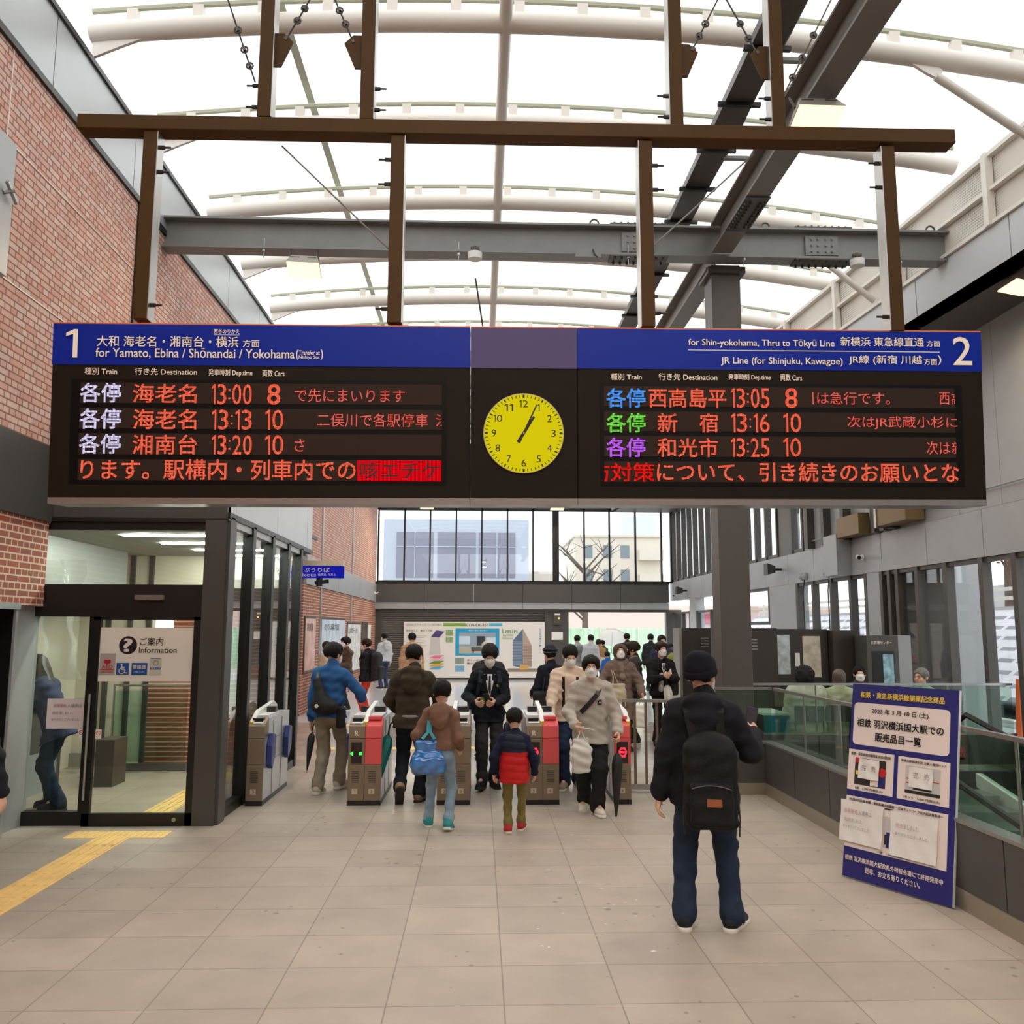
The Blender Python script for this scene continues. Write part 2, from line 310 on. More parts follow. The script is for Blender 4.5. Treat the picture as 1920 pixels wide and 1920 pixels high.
# ---- far end wall
a = MB(); YF = YE
a.box((-3.9, YF, 0), (-3.62, YF + .3, 2.6), M_dsteel); a.box((2.43, YF - .02, 0), (3.33, YF + .3, 2.6), M_panel2); a.box((7.02, YF, 0), (7.6, YF + .3, 2.6), M_dsteel)
a.box((-4.5, YF, 6.36), (7.6, YF + .3, 8.9), M_dsteel); struct('wall_end', a)
a = MB()
for i in range(6): a.box((-3.88 + i * 1.83, YF - .25, 2.86), (-3.88 + i * 1.83 + 1.815, YF + .2, 3.53), M_panel2); a.box((-3.88 + i * 1.83, YF - .2, 2.6), (-3.88 + i * 1.83 + 1.815, YF + .2, 2.85), M_panel)
a.box((-3.9, YF - .27, 3.53), (7.1, YF + .2, 3.6), M_black); struct('trim_5', a)
wi = MB(); mx = (-3.82, -2.84, -1.88, -.9, .06, 1.03, 2.0, 2.86, 3.94, 4.9, 5.89, 6.88, 7.25)
for x in mx: q = .12 if x == 2.86 else .03; wi.box((x - q, YF - .06, 3.6), (x + q, YF + .08, 6.4))
wi.box((-3.85, YF - .06, 6.3), (7.3, YF + .08, 6.4)); wi.box((-3.85, YF - .04, 3.6), (7.3, YF + .08, 3.66))
wo = struct('window_1', wi, M_black); p = MB(); p.box((-3.85, YF, 3.64), (7.3, YF + .015, 6.32)); p.build('pane', M_glassr, wo)
# rolling shutter in the end wall
a = MB()
for i in range(36): a.poly([(-3.62, YF + .06, i * .07), (-3.62, YF + .02, i * .07 + .02), (-3.62, YF + .02, i * .07 + .055), (-3.62, YF + .06, i * .07 + .068)], (6.05, 0, 0))
a.box((-3.62, YF + .06, 0), (2.43, YF + .1, 2.6)); t = thing('rolling_shutter', 'closed grey slatted rolling shutter behind the white wall poster', 'shutter', loc=(-.6, YF, 0)); a.build('curtain', mat('shutter_grey', (112, 108, 102), .5, .2), t)
MB().box((-3.66, YF - .03, 2.5), (2.45, YF + .05, 2.6)).build('guide', M_dsteel, t)
# far opening: sliding door frame
a = MB(); a.box((3.33, YF, 2.5), (7.02, YF + .12, 2.62)); struct('door_2', a, M_dsteel)
# ---- right window wall
a = MB()
for y in np.arange(-2.2, 33, 1.62): a.box((XR - .03, y, 2.94), (XR + .28, y + 1.605, 3.63))
struct('trim_6', a, M_panel)
a = MB(); a.box((XR, -9, 2.95), (XR + .25, 33, 3.6), M_dsteel)
for y0, y1 in ((-9, 2.2), (15.75, 16.3), (20.05, 21.9), (24.5, 26.2), (29.5, 30.4)): a.box((XR - .02, y0, 0), (XR + .28, y1, 2.94), M_panel)
for y in np.arange(-9, 19.5, 1.1):            # panelled wall above the band
    a.box((XR, y, 3.64), (XR + .2, y + 1.09, 6.4), M_panel)
a.box((XR, 20.2, 3.64), (XR + .2, 21.2, 6.4), M_panel2); a.box((XR, -9, 6.3), (XR + .3, 33, 8.2), M_panel); struct('wall_right', a)
a = MB()
for y in (14.9, 15.2, 15.55, 16.9, 17.9, 18.8): a.box((XR - .16, y, 3.64), (XR + .05, y + .16, 6.3))
a.box((XR - .02, 5.5, 3.66), (XR + .0, 5.56, 6.3)); struct('trim_7', a, M_dsteel)
wn = [2]
def win_bay(y0, y1, ms, z0, z1, mw=.11, md=.14, m=M_dsteel, gm=None):
    a = MB()
    for y in ms: a.box((XR - .03, y - mw / 2, z0), (XR - .03 + md, y + mw / 2, z1))
    a.box((XR, y0, z0), (XR + .1, y1, z0 + .08)); a.box((XR, y0, z1 - .07), (XR + .1, y1, z1))
    o = struct('window_%d' % wn[0], a, m); wn[0] += 1
    MB().box((XR + .05, y0, z0 + .06), (XR + .062, y1, z1 - .05)).build('pane', gm or M_glassr, o)
win_bay(2.2, 15.75, [2.4, 3.3, 4.2, 5.2, 6.1, 7.0, 8.0, 8.9, 9.8, 10.75, 11.7, 12.5, 13.5, 14.4, 15.1, 15.4, 15.7], .25, 2.94)
win_bay(16.3, 20.05, [16.35, 17.05, 18.0, 19.0, 19.95], .05, 2.94)
win_bay(21.9, 24.5, [21.95, 24.45], 2.0, 2.94, mw=.08); win_bay(26.2, 29.5, [26.3, 27.6, 29.4], .05, 2.5); win_bay(30.4, 33, [30.4, 31.6], .05, 2.5)
win_bay(21.2, 33, list(np.arange(21.2, 33, .84)), 3.64, 6.3, mw=.1, md=.16)
win_bay(19.5, 20.2, [19.5, 20.2], 3.64, 6.3)
# wall foot of the right side
MB().box((XR - .04, 11.9, 0), (XR, 33, .12)).build('baseboard_right', M_alu)['kind'] = 'structure'
# ---- upper right: grey fascia, perforated clerestory (slightly out of parallel)
def ux(y): return 6.57 - .068 * (y - 9.7)
a = MB(); ys = np.arange(-8.6, 33, 2.08)
for y in ys:
    y1 = y + 2.06; a.add([(ux(y), y, 6.29), (ux(y1), y1, 6.29), (ux(y1), y1, 7.02), (ux(y), y, 7.02), (ux(y) + .06, y, 6.29), (ux(y1) + .06, y1, 6.29), (ux(y1) + .06, y1, 7.02), (ux(y) + .06, y, 7.02)],
        [(0, 3, 2, 1), (4, 5, 6, 7), (0, 1, 5, 4), (1, 2, 6, 5), (2, 3, 7, 6), (3, 0, 4, 7)], mat('light_grey_panel', (206, 210, 212), .5))
struct('trim_8', a)
def perf():
    m = mat('perforated_panel', (206, 198, 186), .55); nt = m.node_tree; b = nt.nodes['Principled BSDF']
    tc = nt.nodes.new('ShaderNodeTexCoord'); wv = nt.nodes.new('ShaderNodeTexVoronoi'); wv.inputs['Scale'].default_value = 26; wv.inputs['Randomness'].default_value = 0
    mp = nt.nodes.new('ShaderNodeMapping'); mp.inputs['Scale'].default_value = (.3, 1, 1); nt.links.new(tc.outputs['Object'], mp.inputs[0]); nt.links.new(mp.outputs[0], wv.inputs['Vector'])
    gt = nt.nodes.new('ShaderNodeMath'); gt.operation = 'LESS_THAN'; gt.inputs[1].default_value = .3; nt.links.new(wv.outputs['Distance'], gt.inputs[0])
    mx = nt.nodes.new('ShaderNodeMix'); mx.data_type = 'RGBA'; mx.inputs[6].default_value = L((212, 205, 194)); mx.inputs[7].default_value = L((150, 143, 134)); nt.links.new(gt.outputs[0], mx.inputs[0]); nt.links.new(mx.outputs[2], b.inputs['Base Color'])
    return m
a = MB(); y0, y1 = -9, 33
a.add([(ux(y0) + .04, y0, 7.02), (ux(y1) + .04, y1, 7.02), (ux(y1) + .04, y1, 8.0), (ux(y0) + .04, y0, 8.0), (ux(y0) + .08, y0, 7.02), (ux(y1) + .08, y1, 7.02), (ux(y1) + .08, y1, 8.0), (ux(y0) + .08, y0, 8.0)],
      [(0, 3, 2, 1), (4, 5, 6, 7), (0, 1, 5, 4), (1, 2, 6, 5), (2, 3, 7, 6), (3, 0, 4, 7)], perf())
for z, h in ((7.05, .05), (7.5, .045), (7.97, .06)): a.bar((ux(y0), y0, z), (ux(y1), y1, z), .08, h, m=M_white)
for y in np.arange(-8.3, 33, 2.08): a.bar((ux(y) - .02, y, 7.02), (ux(y) - .02, y, 8.0), .1, .1, up=(1, 0, 0), m=M_white)
struct('wall_clerestory', a)
a = MB(); a.add([(ux(y0), y0, 6.29), (ux(y1), y1, 6.29), (XR + .2, y1, 6.29), (XR + .2, y0, 6.29), (ux(y0), y0, 6.35), (ux(y1), y1, 6.35), (XR + .2, y1, 6.35), (XR + .2, y0, 6.35)], [(0, 3, 2, 1), (4, 5, 6, 7), (0, 1, 5, 4), (1, 2, 6, 5), (2, 3, 7, 6), (3, 0, 4, 7)])
struct('trim_9', a, M_dsteel)
# ---- roof: translucent membrane on arched tubes
def rz_(x): return -.0127 * (x - .3) ** 2
a = MB(); xs = np.linspace(-5.0, 7.3, 42); yy = np.linspace(-9.3, 33.3, 30)
a.add([(x, y, 9.12 + rz_(x)) for y in yy for x in xs], [(j * 42 + i, j * 42 + i + 1, (j + 1) * 42 + i + 1, (j + 1) * 42 + i) for j in range(29) for i in range(41)])
ce = struct('ceiling', a, membrane(), smooth=True)
M_seam = mat('membrane_seam', (196, 204, 186), .6)
for x in (-2.35, 3.3): 
    MB().add([(x - .05, -9, 9.11 + rz_(x)), (x + .05, -9, 9.11 + rz_(x)), (x + .05, 33, 9.11 + rz_(x)), (x - .05, 33, 9.11 + rz_(x))], [(0, 1, 2, 3)]).build('seam', M_seam, ce)
M_rib = mat('white_roof_tube', (212, 204, 194), .35)
ribs = [-4.0, -1.6, .6, 2.8, 5.0, 7.0, 9.15, 11.15, 13.4, 15.4, 17.6, 19.7, 22, 24.2, 26.4, 28.6, 30.8]
first = None
for k, y in enumerate(ribs):
    if k == 0:
        px = np.linspace(XL - .05, 6.5, 40); t = thing('arched_roof_rib', 'x', 'roof rib', 'white arched roof tubes', (0, 0, 0), rz=0)
        MB().tube([(x, 0, 8.72 + rz_(x)) for x in px], .115, 16).build('arch_tube', M_rib, t, smooth=True)
        MB().tube([(x, .0, 8.99 + rz_(x)) for x in px], [.034] * 40, 6).build('membrane_rail', mat('pale_green_rail', (172, 174, 152), .5), t)
        for x in np.arange(XL + .4, 6.3, .72): MB().box((x - .06, -.04, 8.82 + rz_(x)), (x + .06, .04, 8.97 + rz_(x))).build('rail_standoff', M_rib, t)
        MB().poly([(XL - .02, -.02, 8.42), (XL + .95, -.02, 8.58), (XL + .3, -.02, 8.3), (XL - .02, -.02, 8.15)], (0, .04, 0)).build('end_bracket', M_rib, t)
        first = t
    else: t = copy_tree(first)
    t.location = (0, y, 0)
    n = {6: 'nearest visible white arched roof rib, crossing the top of the picture', 7: 'white arched roof rib partly behind the brown hanging frame', 8: 'white arched roof rib just above the dark cross beam', 9: 'thin white roof rib just below the dark cross beam', 10: 'white arched roof rib lowest above the departure board', 5: 'white arched roof rib over the hanging sign frame'}.get(k)
    t['label'] = n or ('white arched roof rib behind the camera' if k < 5 else 'white arched roof rib hidden beyond the departure board')
MB().tube([(.24, y, 8.68) for y in np.linspace(-9, 33, 30)], .075, 14).build('roof_spine_tube', M_rib, smooth=True)
tag(bpy.data.objects['roof_spine_tube'], 'long white tube running along the middle of the roof', 'roof tube')
for (a0, b0, lb) in (((5.19, 9.15, 8.2), (6.62, 9.42, 7.5), 'white diagonal strut at the upper right corner under the roof'), ((5.42, 13.4, 7.93), (6.3, 13.3, 7.12), 'white diagonal strut below the dark cross beam at right')):
    s_ = thing('roof_strut', lb, 'strut', 'white diagonal roof struts', a0); MB().cyl(a0, b0, .05, n=14).build('strut_tube', M_rib, s_, smooth=True)
    A = Vector(a0); MB().poly([A + Vector(q) for q in ((-.55, -.02, .32), (-.1, -.02, .26), (.08, -.02, .06), (.04, -.02, -.05), (-.1, -.02, .02))], (0, .04, 0)).build('gusset_plate', M_rib, s_)
# ---- steel beams
def ibeam(mb, a, b, h=.42, wd=.26, tf=.03, tw=.02):
    a = Vector(a); b = Vector(b); z = Vector((0, 0, h / 2 - tf / 2))
    mb.bar(a + z, b + z, wd, tf); mb.bar(a - z, b - z, wd, tf); mb.bar(a, b, tw, h - tf); return mb
def bolts(mb, c, u, v, nu, nv, du, dv, r=.016, n=(0, -1, 0), h=.02):
    c = Vector(c); u = Vector(u); v = Vector(v); n = Vector(n)
    for i in range(nu):
        for j in range(nv): p = c + u * (i - (nu - 1) / 2) * du + v * (j - (nv - 1) / 2) * dv; mb.cyl(p, p + n * h, r, n=8)
def cross(y, lb, full=True):
    t = thing('cross_beam', lb, 'beam', 'dark steel cross beams', (0, y, 7.2))
    ibeam(MB(), (XL, y, 7.19), (7.3, y, 7.19), .44).build('beam_web', M_steel, t)
    if full:
        for x in (2.15, 4.72, 6.9):
            q = MB(); q.box((x - .23, y - .05, 7.05), (x + .23, y - .01, 7.33)); bolts(q, (x - .1, y - .05, 7.19), (1, 0, 0), (0, 0, 1), 2, 3, .09, .09); bolts(q, (x + .1, y - .05, 7.19), (1, 0, 0), (0, 0, 1), 2, 3, .09, .09); q.build('splice_plate', M_steel, t)
            q = MB(); q.box((x - .4, y - .13, 6.95), (x + .4, y + .13, 6.97)); q.box((x - .4, y - .13, 7.41), (x + .4, y + .13, 7.43))
            for sy in (-.08, .08): bolts(q, (x, y + sy, 6.95), (1, 0, 0), (0, 1, 0), 8, 1, .095, .1, n=(0, 0, -1), h=.035); bolts(q, (x, y + sy, 7.43), (1, 0, 0), (0, 1, 0), 8, 1, .095, .1, n=(0, 0, 1), h=.03)
            q.build('flange_plate', M_dsteel, t)
        for x in (1.55, 3.95, 6.3): MB().tube([(x + .06 * math.cos(g), y, 7.47 + .06 * math.sin(g)) for g in np.linspace(0, 2 * math.pi, 12, False)], .014, 6, closed=True).build('lifting_eye', M_dsteel, t)
        for x in (-2.95, -.32, 2.0, 3.6, 5.8): MB().cyl((x, y - .1, 6.85), (x, y - .1, 7.12), .008, n=6).cyl((x, y - .1, 6.93), (x, y - .1, 6.96), .025, n=8).build('clamp_rod', M_alu, t)
    return t
cross(11.5, 'dark grey steel cross beam spanning the hall above the departure board')
cross(5.5, 'dark steel cross beam overhead that carries the sign frame', False)
t = thing('long_beam', 'dark steel beam running away along the roof at right above the floodlight', 'beam', None, (3.28, 8, 7.2))
ibeam(MB(), (3.28, -2, 7.22), (3.28, 11.35, 7.22), .42, .28).build('beam_web', M_beam, t)
q = MB()
for sx in (-.09, .09): bolts(q, (3.28 + sx, 10.2, 6.99), (0, 1, 0), (1, 0, 0), 9, 2, .08, .06, n=(0, 0, -1), h=.03)
q.box((3.13, 9.75, 6.99), (3.43, 10.65, 7.01)); q.build('flange_plate', M_dsteel, t)
t = thing('far_beam', 'dark steel beam continuing behind the cross beam towards the far hall', 'beam', None, (3.28, 15, 7.0)); ibeam(MB(), (3.28, 11.7, 7.12), (3.28, 30, 7.12), .4, .26).build('beam_web', M_beam, t)
# cable tray
t = thing('cable_tray', 'dark ribbed cable tray running along beside the long roof beam', 'cable tray', None, (2.84, 8, 7.75))
MB().box((2.7, -2, 7.7), (2.98, 22, 7.74)).box((2.68, -2, 7.7), (2.7, 22, 7.8)).box((2.98, -2, 7.7), (3.0, 22, 7.8)).build('tray_pan', M_dsteel, t)
for y in np.arange(4.2, 20, .95): MB().box((2.6, y, 7.655), (3.08, y + .05, 7.7)).build('cross_bar', M_black, t)
for y in (6.0, 8.2, 10.1): MB().box((2.98, y, 7.68), (3.3, y + .06, 7.72)).build('bracket_arm', M_steel, t)
MB().tube([(3.05, y, 7.84 + .02 * math.sin(y * 3)) for y in np.linspace(-2, 11.4, 40)], .03, 8).build('cable', M_black, t)
# round pipe near the top right
MB().tube([(2.98, 5.2, 7.9), (3.1, 5.8, 7.62), (3.16, 6.2, 7.55)], .07, 12).build('flexible_duct', M_alu, smooth=True); tag(bpy.data.objects['flexible_duct'], 'short silver duct end above the long roof beam', 'duct')
# column
t = thing('steel_column', 'tall dark grey steel column standing behind the glass railing', 'column', None, (3.43, 11.9, 0))
MB().box((3.23, 11.72, 0), (3.64, 12.12, 7.0)).build('shaft', mat('column_paint', (86, 80, 75), .45, .15, noise=.04), t, bevel=.01); MB().box((3.17, 11.66, 6.86), (3.7, 12.18, 6.95)).build('cap_plate', M_dsteel, t)
# ---- information room at left
XF = -2.56; YR = 8.93
a = MB(); a.box((XL, YR - .02, 2.97), (XF, YR + .1, 3.95), M_panel2); a.box((XL, YR - .04, 2.95), (XF + .02, YR + .1, 2.99), M_black)
for y0, y1 in ((8.95, 9.22), (9.235, 11.1), (11.115, 13.02), (13.04, 13.4)): a.box((XF - .1, y0, 3.06), (XF, y1, 3.95), mat('pale_panel', (216, 222, 228), .4, noise=.03, nscale=2))
a.box((XF - .12, 8.95, 3.0), (XF + .02, 13.4, 3.06), M_black); a.box((XL, 8.95, 3.9), (XF, 13.4, 3.95), M_panel2)
struct('wall_info_room', a)
a = MB(); a.box((-5.7, 9.0, 2.9), (XF - .05, 13.3, 2.95)); struct('ceiling_info_room', a, mat('room_ceiling', (186, 186, 180), .6))
a = MB(); a.box((-5.6, 12.6, 0), (-4.62, 12.8, 2.9), M_cream); a.box((-5.7, 9.0, 0), (-5.6, 12.8, 2.9), M_cream); a.box((-5.7, 8.93, 0), (XL - .15, 9.0, 2.9), M_cream); a.box((-4.62, 12.6, .0), (XF - .12, 12.8, 1.35), M_brickL); a.box((-4.62, 12.6, 2.45), (XF - .12, 12.8, 2.9), M_cream)
a.box((-5.6, 9.0, 2.3), (-4.75, 12.0, 2.9), M_silver)
for x in (-5.22, -4.92, -4.66): a.box((x, 12.55, .0), (x + .06, 12.62, 2.9), M_dsteel)
struct('wall_info_room_inside', a)
MB().box((-5.6, 12.54, 0), (-5.0, 12.6, .18)).build('baseboard_info_room', M_alu)['kind'] = 'structure'
a = MB(); a.box((-2.76, YR - .06, 0), (-2.55, YR + .16, 2.97)); a.box((-2.55, YR - .02, 0), (-2.52, YR + .2, 2.97)); struct('trim_10', a, M_panel2)
# front: transom glass, header, fixed pane and sliding door
w_ = MB(); w_.box((XL - .12, YR, 2.87), (-2.76, YR + .08, 2.95)); w_.box((XL - .12, YR - .02, 2.0), (-2.76, YR + .14, 2.32)); w_.box((-4.47, YR, 0), (-4.4, YR + .08, 2.95), M_silver); 
wo = struct('window_%d' % wn[0], w_, M_black); wn[0] += 1; MB().box((-4.4, YR + .03, 2.32), (-2.76, YR + .04, 2.87)).build('pane', M_glass, wo)
w_ = MB(); w_.box((-4.42, YR - .01, .0), (-3.82, YR + .07, .13)); w_.box((-3.87, YR, .1), (-3.82, YR + .07, 2.02)); wo = struct('window_%d' % wn[0], w_, M_black); wn[0] += 1
MB().box((-4.4, YR + .03, .1), (-3.86, YR + .04, 2.02)).build('pane', M_glass, wo)
t = thing('sliding_door', 'glass sliding door with the white information sign on it', 'door', None, (-3.3, YR, 0))
MB().box((-3.81, YR - .05, 0), (-3.74, YR, 2.0), M_black).box((-2.83, YR - .05, 0), (-2.76, YR, 2.0), M_black).box((-3.81, YR - .05, 0), (-2.76, YR, .12), M_black).box((-3.81, YR - .05, 1.97), (-2.76, YR, 2.03), M_black).build('frame', None, t)
MB().box((-3.74, YR - .03, .12), (-2.83, YR - .02, 1.97)).build('pane', M_glass, t)
MB().cyl((-3.79, YR - .08, .25), (-3.79, YR - .08, 1.25), .012, n=8, m=M_alu).build('handle', None, t); MB().cyl((-2.93, YR - .055, .06), (-2.93, YR - .05, .06), .02, n=12, m=M_alu).build('lock', None, t)
t = thing('door_sensor', 'small grey motion sensor on the black header over the sliding door', 'sensor', None, (-3.28, YR, 2.2)); MB().box((-3.42, YR - .08, 2.165), (-3.14, YR - .02, 2.215)).build('housing', mat('sensor_brown', (128, 112, 100), .4), t, bevel=.01); MB().box((-3.4, YR - .082, 2.165), (-3.16, YR - .06, 2.172)).build('lens', M_alu, t)
# side glass wall towards the gates
a = MB(); ms = [9.08, 9.96, 10.9, 11.8, 12.62]
for y in ms: a.box((XF - .1, y - .06, 0), (XF + .02, y + .06, 3.02))
a.box((XF - .1, 8.95, 0), (XF + .01, 12.65, .1)); a.box((XF - .06, 8.95, 2.93), (XF, 12.65, 3.02), M_silver)
for y in ms[:-1]: a.box((XF - .02, y + .06, .1), (XF, y + .1, 2.95), M_alu)
wo = struct('window_%d' % wn[0], a, M_black); wn[0] += 1
MB().box((XF - .05, 9.1, .1), (XF - .04, 12.6, 2.95)).build('pane', glassmat('reflecting_glass', (225, 236, 236), 4, pw=3), wo)
# ceiling strips in the room
ls = None
for k, (y, x0) in enumerate(((9.7, -3.9), (10.6, -3.8), (11.5, -3.7), (12.4, -3.6))):
    o = MB().box((x0, y - .035, 2.885), (-2.72, y + .035, 2.9)).build('strip_light', emit('strip_light_glow', (255, 246, 236), 120)); tag(o, '%s slim white strip light on the information room ceiling' % ('nearest', 'second', 'third', 'farthest')[k], 'strip light', 'strip lights in the information room')
# inside: counter, low glass gate with rail, plastic curtain
t = thing('info_counter', 'grey service counter inside the room that the denim-jacketed visitor leans on', 'counter', None, (-5.3, 10.2, 0))
MB().box((-5.55, 9.1, .0), (-5.1, 11.2, .98), M_panel2).build('body', None, t); MB().box((-5.58, 9.1, .98), (-5.02, 11.25, 1.02)).build('counter_top', M_cream, t); MB().box((-5.09, 9.2, .0), (-5.05, 11.0, .45)).build('kick_panel', M_silver, t)
MB().box((-4.6, 11.0, .35), (-4.38, 11.4, .9)).build('waste_bin', mat('bin_brown', (80, 70, 62), .5)); tag(bpy.data.objects['waste_bin'], 'brown box seen behind the sliding door edge inside the room', 'box'); bpy.data.objects['waste_bin'].location.z = -.35
t = thing('glass_gate', 'low glass gate with a round metal rail inside the information room', 'gate', None, (-4.5, 12.2, 0))
MB().tube([(-4.9, 12.2, 0), (-4.9, 12.2, 1.12), (-3.9, 12.2, 1.12)], .02, 8).build('rail', M_alu, t); MB().box((-4.88, 12.19, .12), (-3.92, 12.2, 1.05)).build('pane', M_glassg, t); MB().box((-4.9, 12.17, .0), (-3.9, 12.23, .1)).build('base', M_dsteel, t)
o = MB(); gx = np.linspace(0, 1, 20); gz = np.linspace(0, 1, 24)
o.add([(-4.62 + .05 * math.sin(9 * u + 5 * v) + .42 * u, 9.45 + .05 * math.sin(14 * u + 3 * v) + .05 * math.cos(21 * v), 1.35 + 1.25 * v) for v in gz for u in gx], [(j * 20 + i, j * 20 + i + 1, (j + 1) * 20 + i + 1, (j + 1) * 20 + i) for j in range(23) for i in range(19)])
tag(o.build('plastic_curtain', filmmat('clear_vinyl', (235, 238, 236), .22), smooth=True), 'crinkled clear plastic sheet hanging inside the information room window', 'plastic sheet')
# tactile paving
M_tac = mat('tactile_yellow', (246, 204, 128), .55, noise=.08, nscale=6)
def tactile(name, lb, tiles, stripes=True):
    t = thing(name, lb, 'tactile paving', None, (tiles[0][0], tiles[0][1], 0)); a = MB(); b = MB()
    for (x0, y0, x1, y1, dots) in tiles:
        a.box((x0, y0, 0), (x1, y1, .004))
        if dots:
            for x in np.arange(x0 + .03, x1 - .01, .055):
                for y in np.arange(y0 + .03, y1 - .01, .055): b.cyl((x, y, .004), (x, y, .009), .016, .011, 8)
        else:
            for x in np.arange(x0 + .04, x1 - .02, .075): b.box((x - .014, y0 + .015, .003), (x + .014, y1 - .015, .009))
    a.build('tiles', M_tac, t); b.build('raised_bumps', M_tac, t)
tactile('tactile_strip', 'yellow tactile strip on the floor leading up to the sliding door', [(-3.46, y, -3.16, y + .296, 0) for y in np.arange(3.0, 8.3, .3)] + [(-3.76, 8.4, -2.86, 8.66, 1)])
tactile('tactile_strip', 'yellow tactile strip on the floor inside the information room', [(-3.46, y, -3.16, y + .296, 0) for k, y in enumerate(np.arange(9.1, 12.0, .3))])
tactile('tactile_strip', 'yellow tactile strip across the paid area behind the ticket gates', [(x, 14.2, x + .298, 14.5, 0) for x in np.arange(-2.4, 1.6, .3)])
tactile('tactile_strip', 'second yellow tactile strip farther behind the ticket gates', [(x, 17.6, x + .298, 17.9, 0) for x in np.arange(-2.6, -1.0, .3)])
# ---- balustrades round the stair well
def balus(name, lb, p0, p1, nseg, hb=.58, ht=1.2, skirt=True, go=0.):
    P0 = Vector(p0); P1 = Vector(p1); d = (P1 - P0); n = Vector((-d.y, d.x, 0)).normalized() * -go; t = thing(name, lb, 'railing', None, (p0[0], p0[1], 0)); up = Vector((0, 0, 1))
    for k in range(nseg):
        a0 = P0 + d * (k / nseg); a1 = P0 + d * ((k + 1) / nseg) - d.normalized() * .012
        MB().bar(a0 + up * (hb / 2 + .05), a1 + up * (hb / 2 + .05), .12, hb - .12, m=M_panel2).build('base_panel', None, t)
        MB().bar(a0 + n + up * ((hb + ht) / 2), a1 + n + up * ((hb + ht) / 2), .014, ht - hb, m=M_glassg).build('pane', None, t)
        if k: MB().cyl(a0 + n + up * hb, a0 + n + up * ht, .012, n=8, m=M_alu).build('post', None, t)
    MB().bar(P0 + n + up * ht, P1 + n + up * ht, .045, .03, m=M_alu).build('top_rail', None, t)
    MB().bar(P0 + up * (hb + .005), P1 + up * (hb + .005), .13, .025, m=M_alu).build('glass_channel', None, t)
    if skirt: MB().bar(P0 + up * .065, P1 + up * .065, .15, .13, m=mat('steel_skirting', (168, 158, 142), .35, .6)).build('skirting', None, t)
    return t
balus('glass_railing', 'long glass railing on a grey base right of the floor, behind the blue board', (3.39, 1.0, 0), (3.39, 10.36, 0), 10, go=.075)
balus('glass_railing', 'short glass railing on a grey base beyond the man with the phone', (2.75, 10.43, 0), (3.45, 10.43, 0), 1)
balus('glass_railing', 'level glass railing in front of the seated people at right', (3.64, 11.9, 0), (7.25, 11.9, 0), 4, hb=.5, ht=1.16, skirt=False)
a = MB(); a.box((3.45, 2, -1.9), (7.28, 11.85, -1.85), M_silver); a.box((3.4, 2, -1.9), (3.46, 11.85, 0), M_panel2); a.box((3.4, 11.82, -1.9), (7.28, 11.9, .02), M_panel2); a.box((7.24, 2, -1.9), (7.3, 11.9, .25), M_panel2); a.box((3.4, 1.95, -1.9), (7.3, 2.02, 0), M_panel2)
struct('wall_stair_well', a)
t = thing('escalator', 'escalator with glass sides going down inside the stair well', 'escalator', None, (5.4, 7, -1))
a = MB()
for k in range(18): a.box((4.75, 3 + k * .42, -1.85 + k * .098), (5.95, 3.42 + k * .42, -1.65 + k * .098))
a.build('steps', M_alu, t)
for x in (4.65, 6.0):
    MB().poly([(x, 2.6, -1.85), (x, 10.7, .02), (x, 10.7, .18), (x, 2.6, -1.55)], (.08, 0, 0)).build('skirt_panel', M_white, t); MB().poly([(x + .03, 2.6, -1.55), (x + .03, 10.9, .18), (x + .03, 10.9, .85), (x + .03, 2.6, -.8)], (.014, 0, 0)).build('pane', M_glassg, t)
    MB().tube([(x + .04, 2.6, -.8), (x + .04, 10.9, .85), (x + .04, 11.1, .75), (x + .04, 11.15, .5), (x + .04, 11.05, .3)], .035, 8).build('handrail', M_black, t)

# ------------------------------------------------------------------ departure boards and clock
def frame_mtx(O, U, V):
    U = Vector(U).normalized(); V = Vector(V); V = (V - U * V.dot(U)).normalized(); Y = V.cross(U)
    return Matrix(((U.x, Y.x, V.x, O[0]), (U.y, Y.y, V.y, O[1]), (U.z, Y.z, V.z, O[2]), (0, 0, 0, 1)))
SM = frame_mtx((.29, 5.5, 2.716), (math.cos(R(.33)), 0, math.sin(R(.33))), (0, -.062, 1))
M_blue = mat('sign_blue', (6, 38, 150), .3, spec=.2); M_purple = mat('sign_muted_purple', (84, 74, 116), .4, spec=.2); M_win = mat('display_black', (12, 9, 8), .4, spec=.15); M_row = mat('display_row_brown', (50, 36, 28), .6, spec=.15)
M_orange = mat('orange_edge', (225, 116, 40), .4)
LED = {'V': emit('led_violet_white', (226, 218, 255), 1.6, .0081), 'R': emit('led_red', (255, 104, 76), 1.7, .0081), 'r': emit('led_red_thin', (255, 104, 92), 1.6, .0081), 'B': emit('led_blue', (80, 156, 255), 1.7, .0081), 'G': emit('led_green', (120, 232, 80), 1.5, .0081),
       'P': emit('led_purple', (200, 100, 255), 1.7, .0081), 'E': emit('led_bright_red', (255, 34, 28), 1.35, .0081), 'W': M_text, 'K': mat('led_off', (70, 8, 8), .5)}
BOLD = {'V': .012, 'R': .01, 'r': -.004, 'B': .012, 'G': .012, 'P': .012, 'E': .012, 'W': .006, 'K': .006}
PN = {'V': 'violet_text', 'R': 'red_text', 'r': 'scrolling_text', 'B': 'blue_text', 'G': 'green_text', 'P': 'purple_text', 'E': 'bright_red_text', 'W': 'white_lettering', 'K': 'inverted_text'}
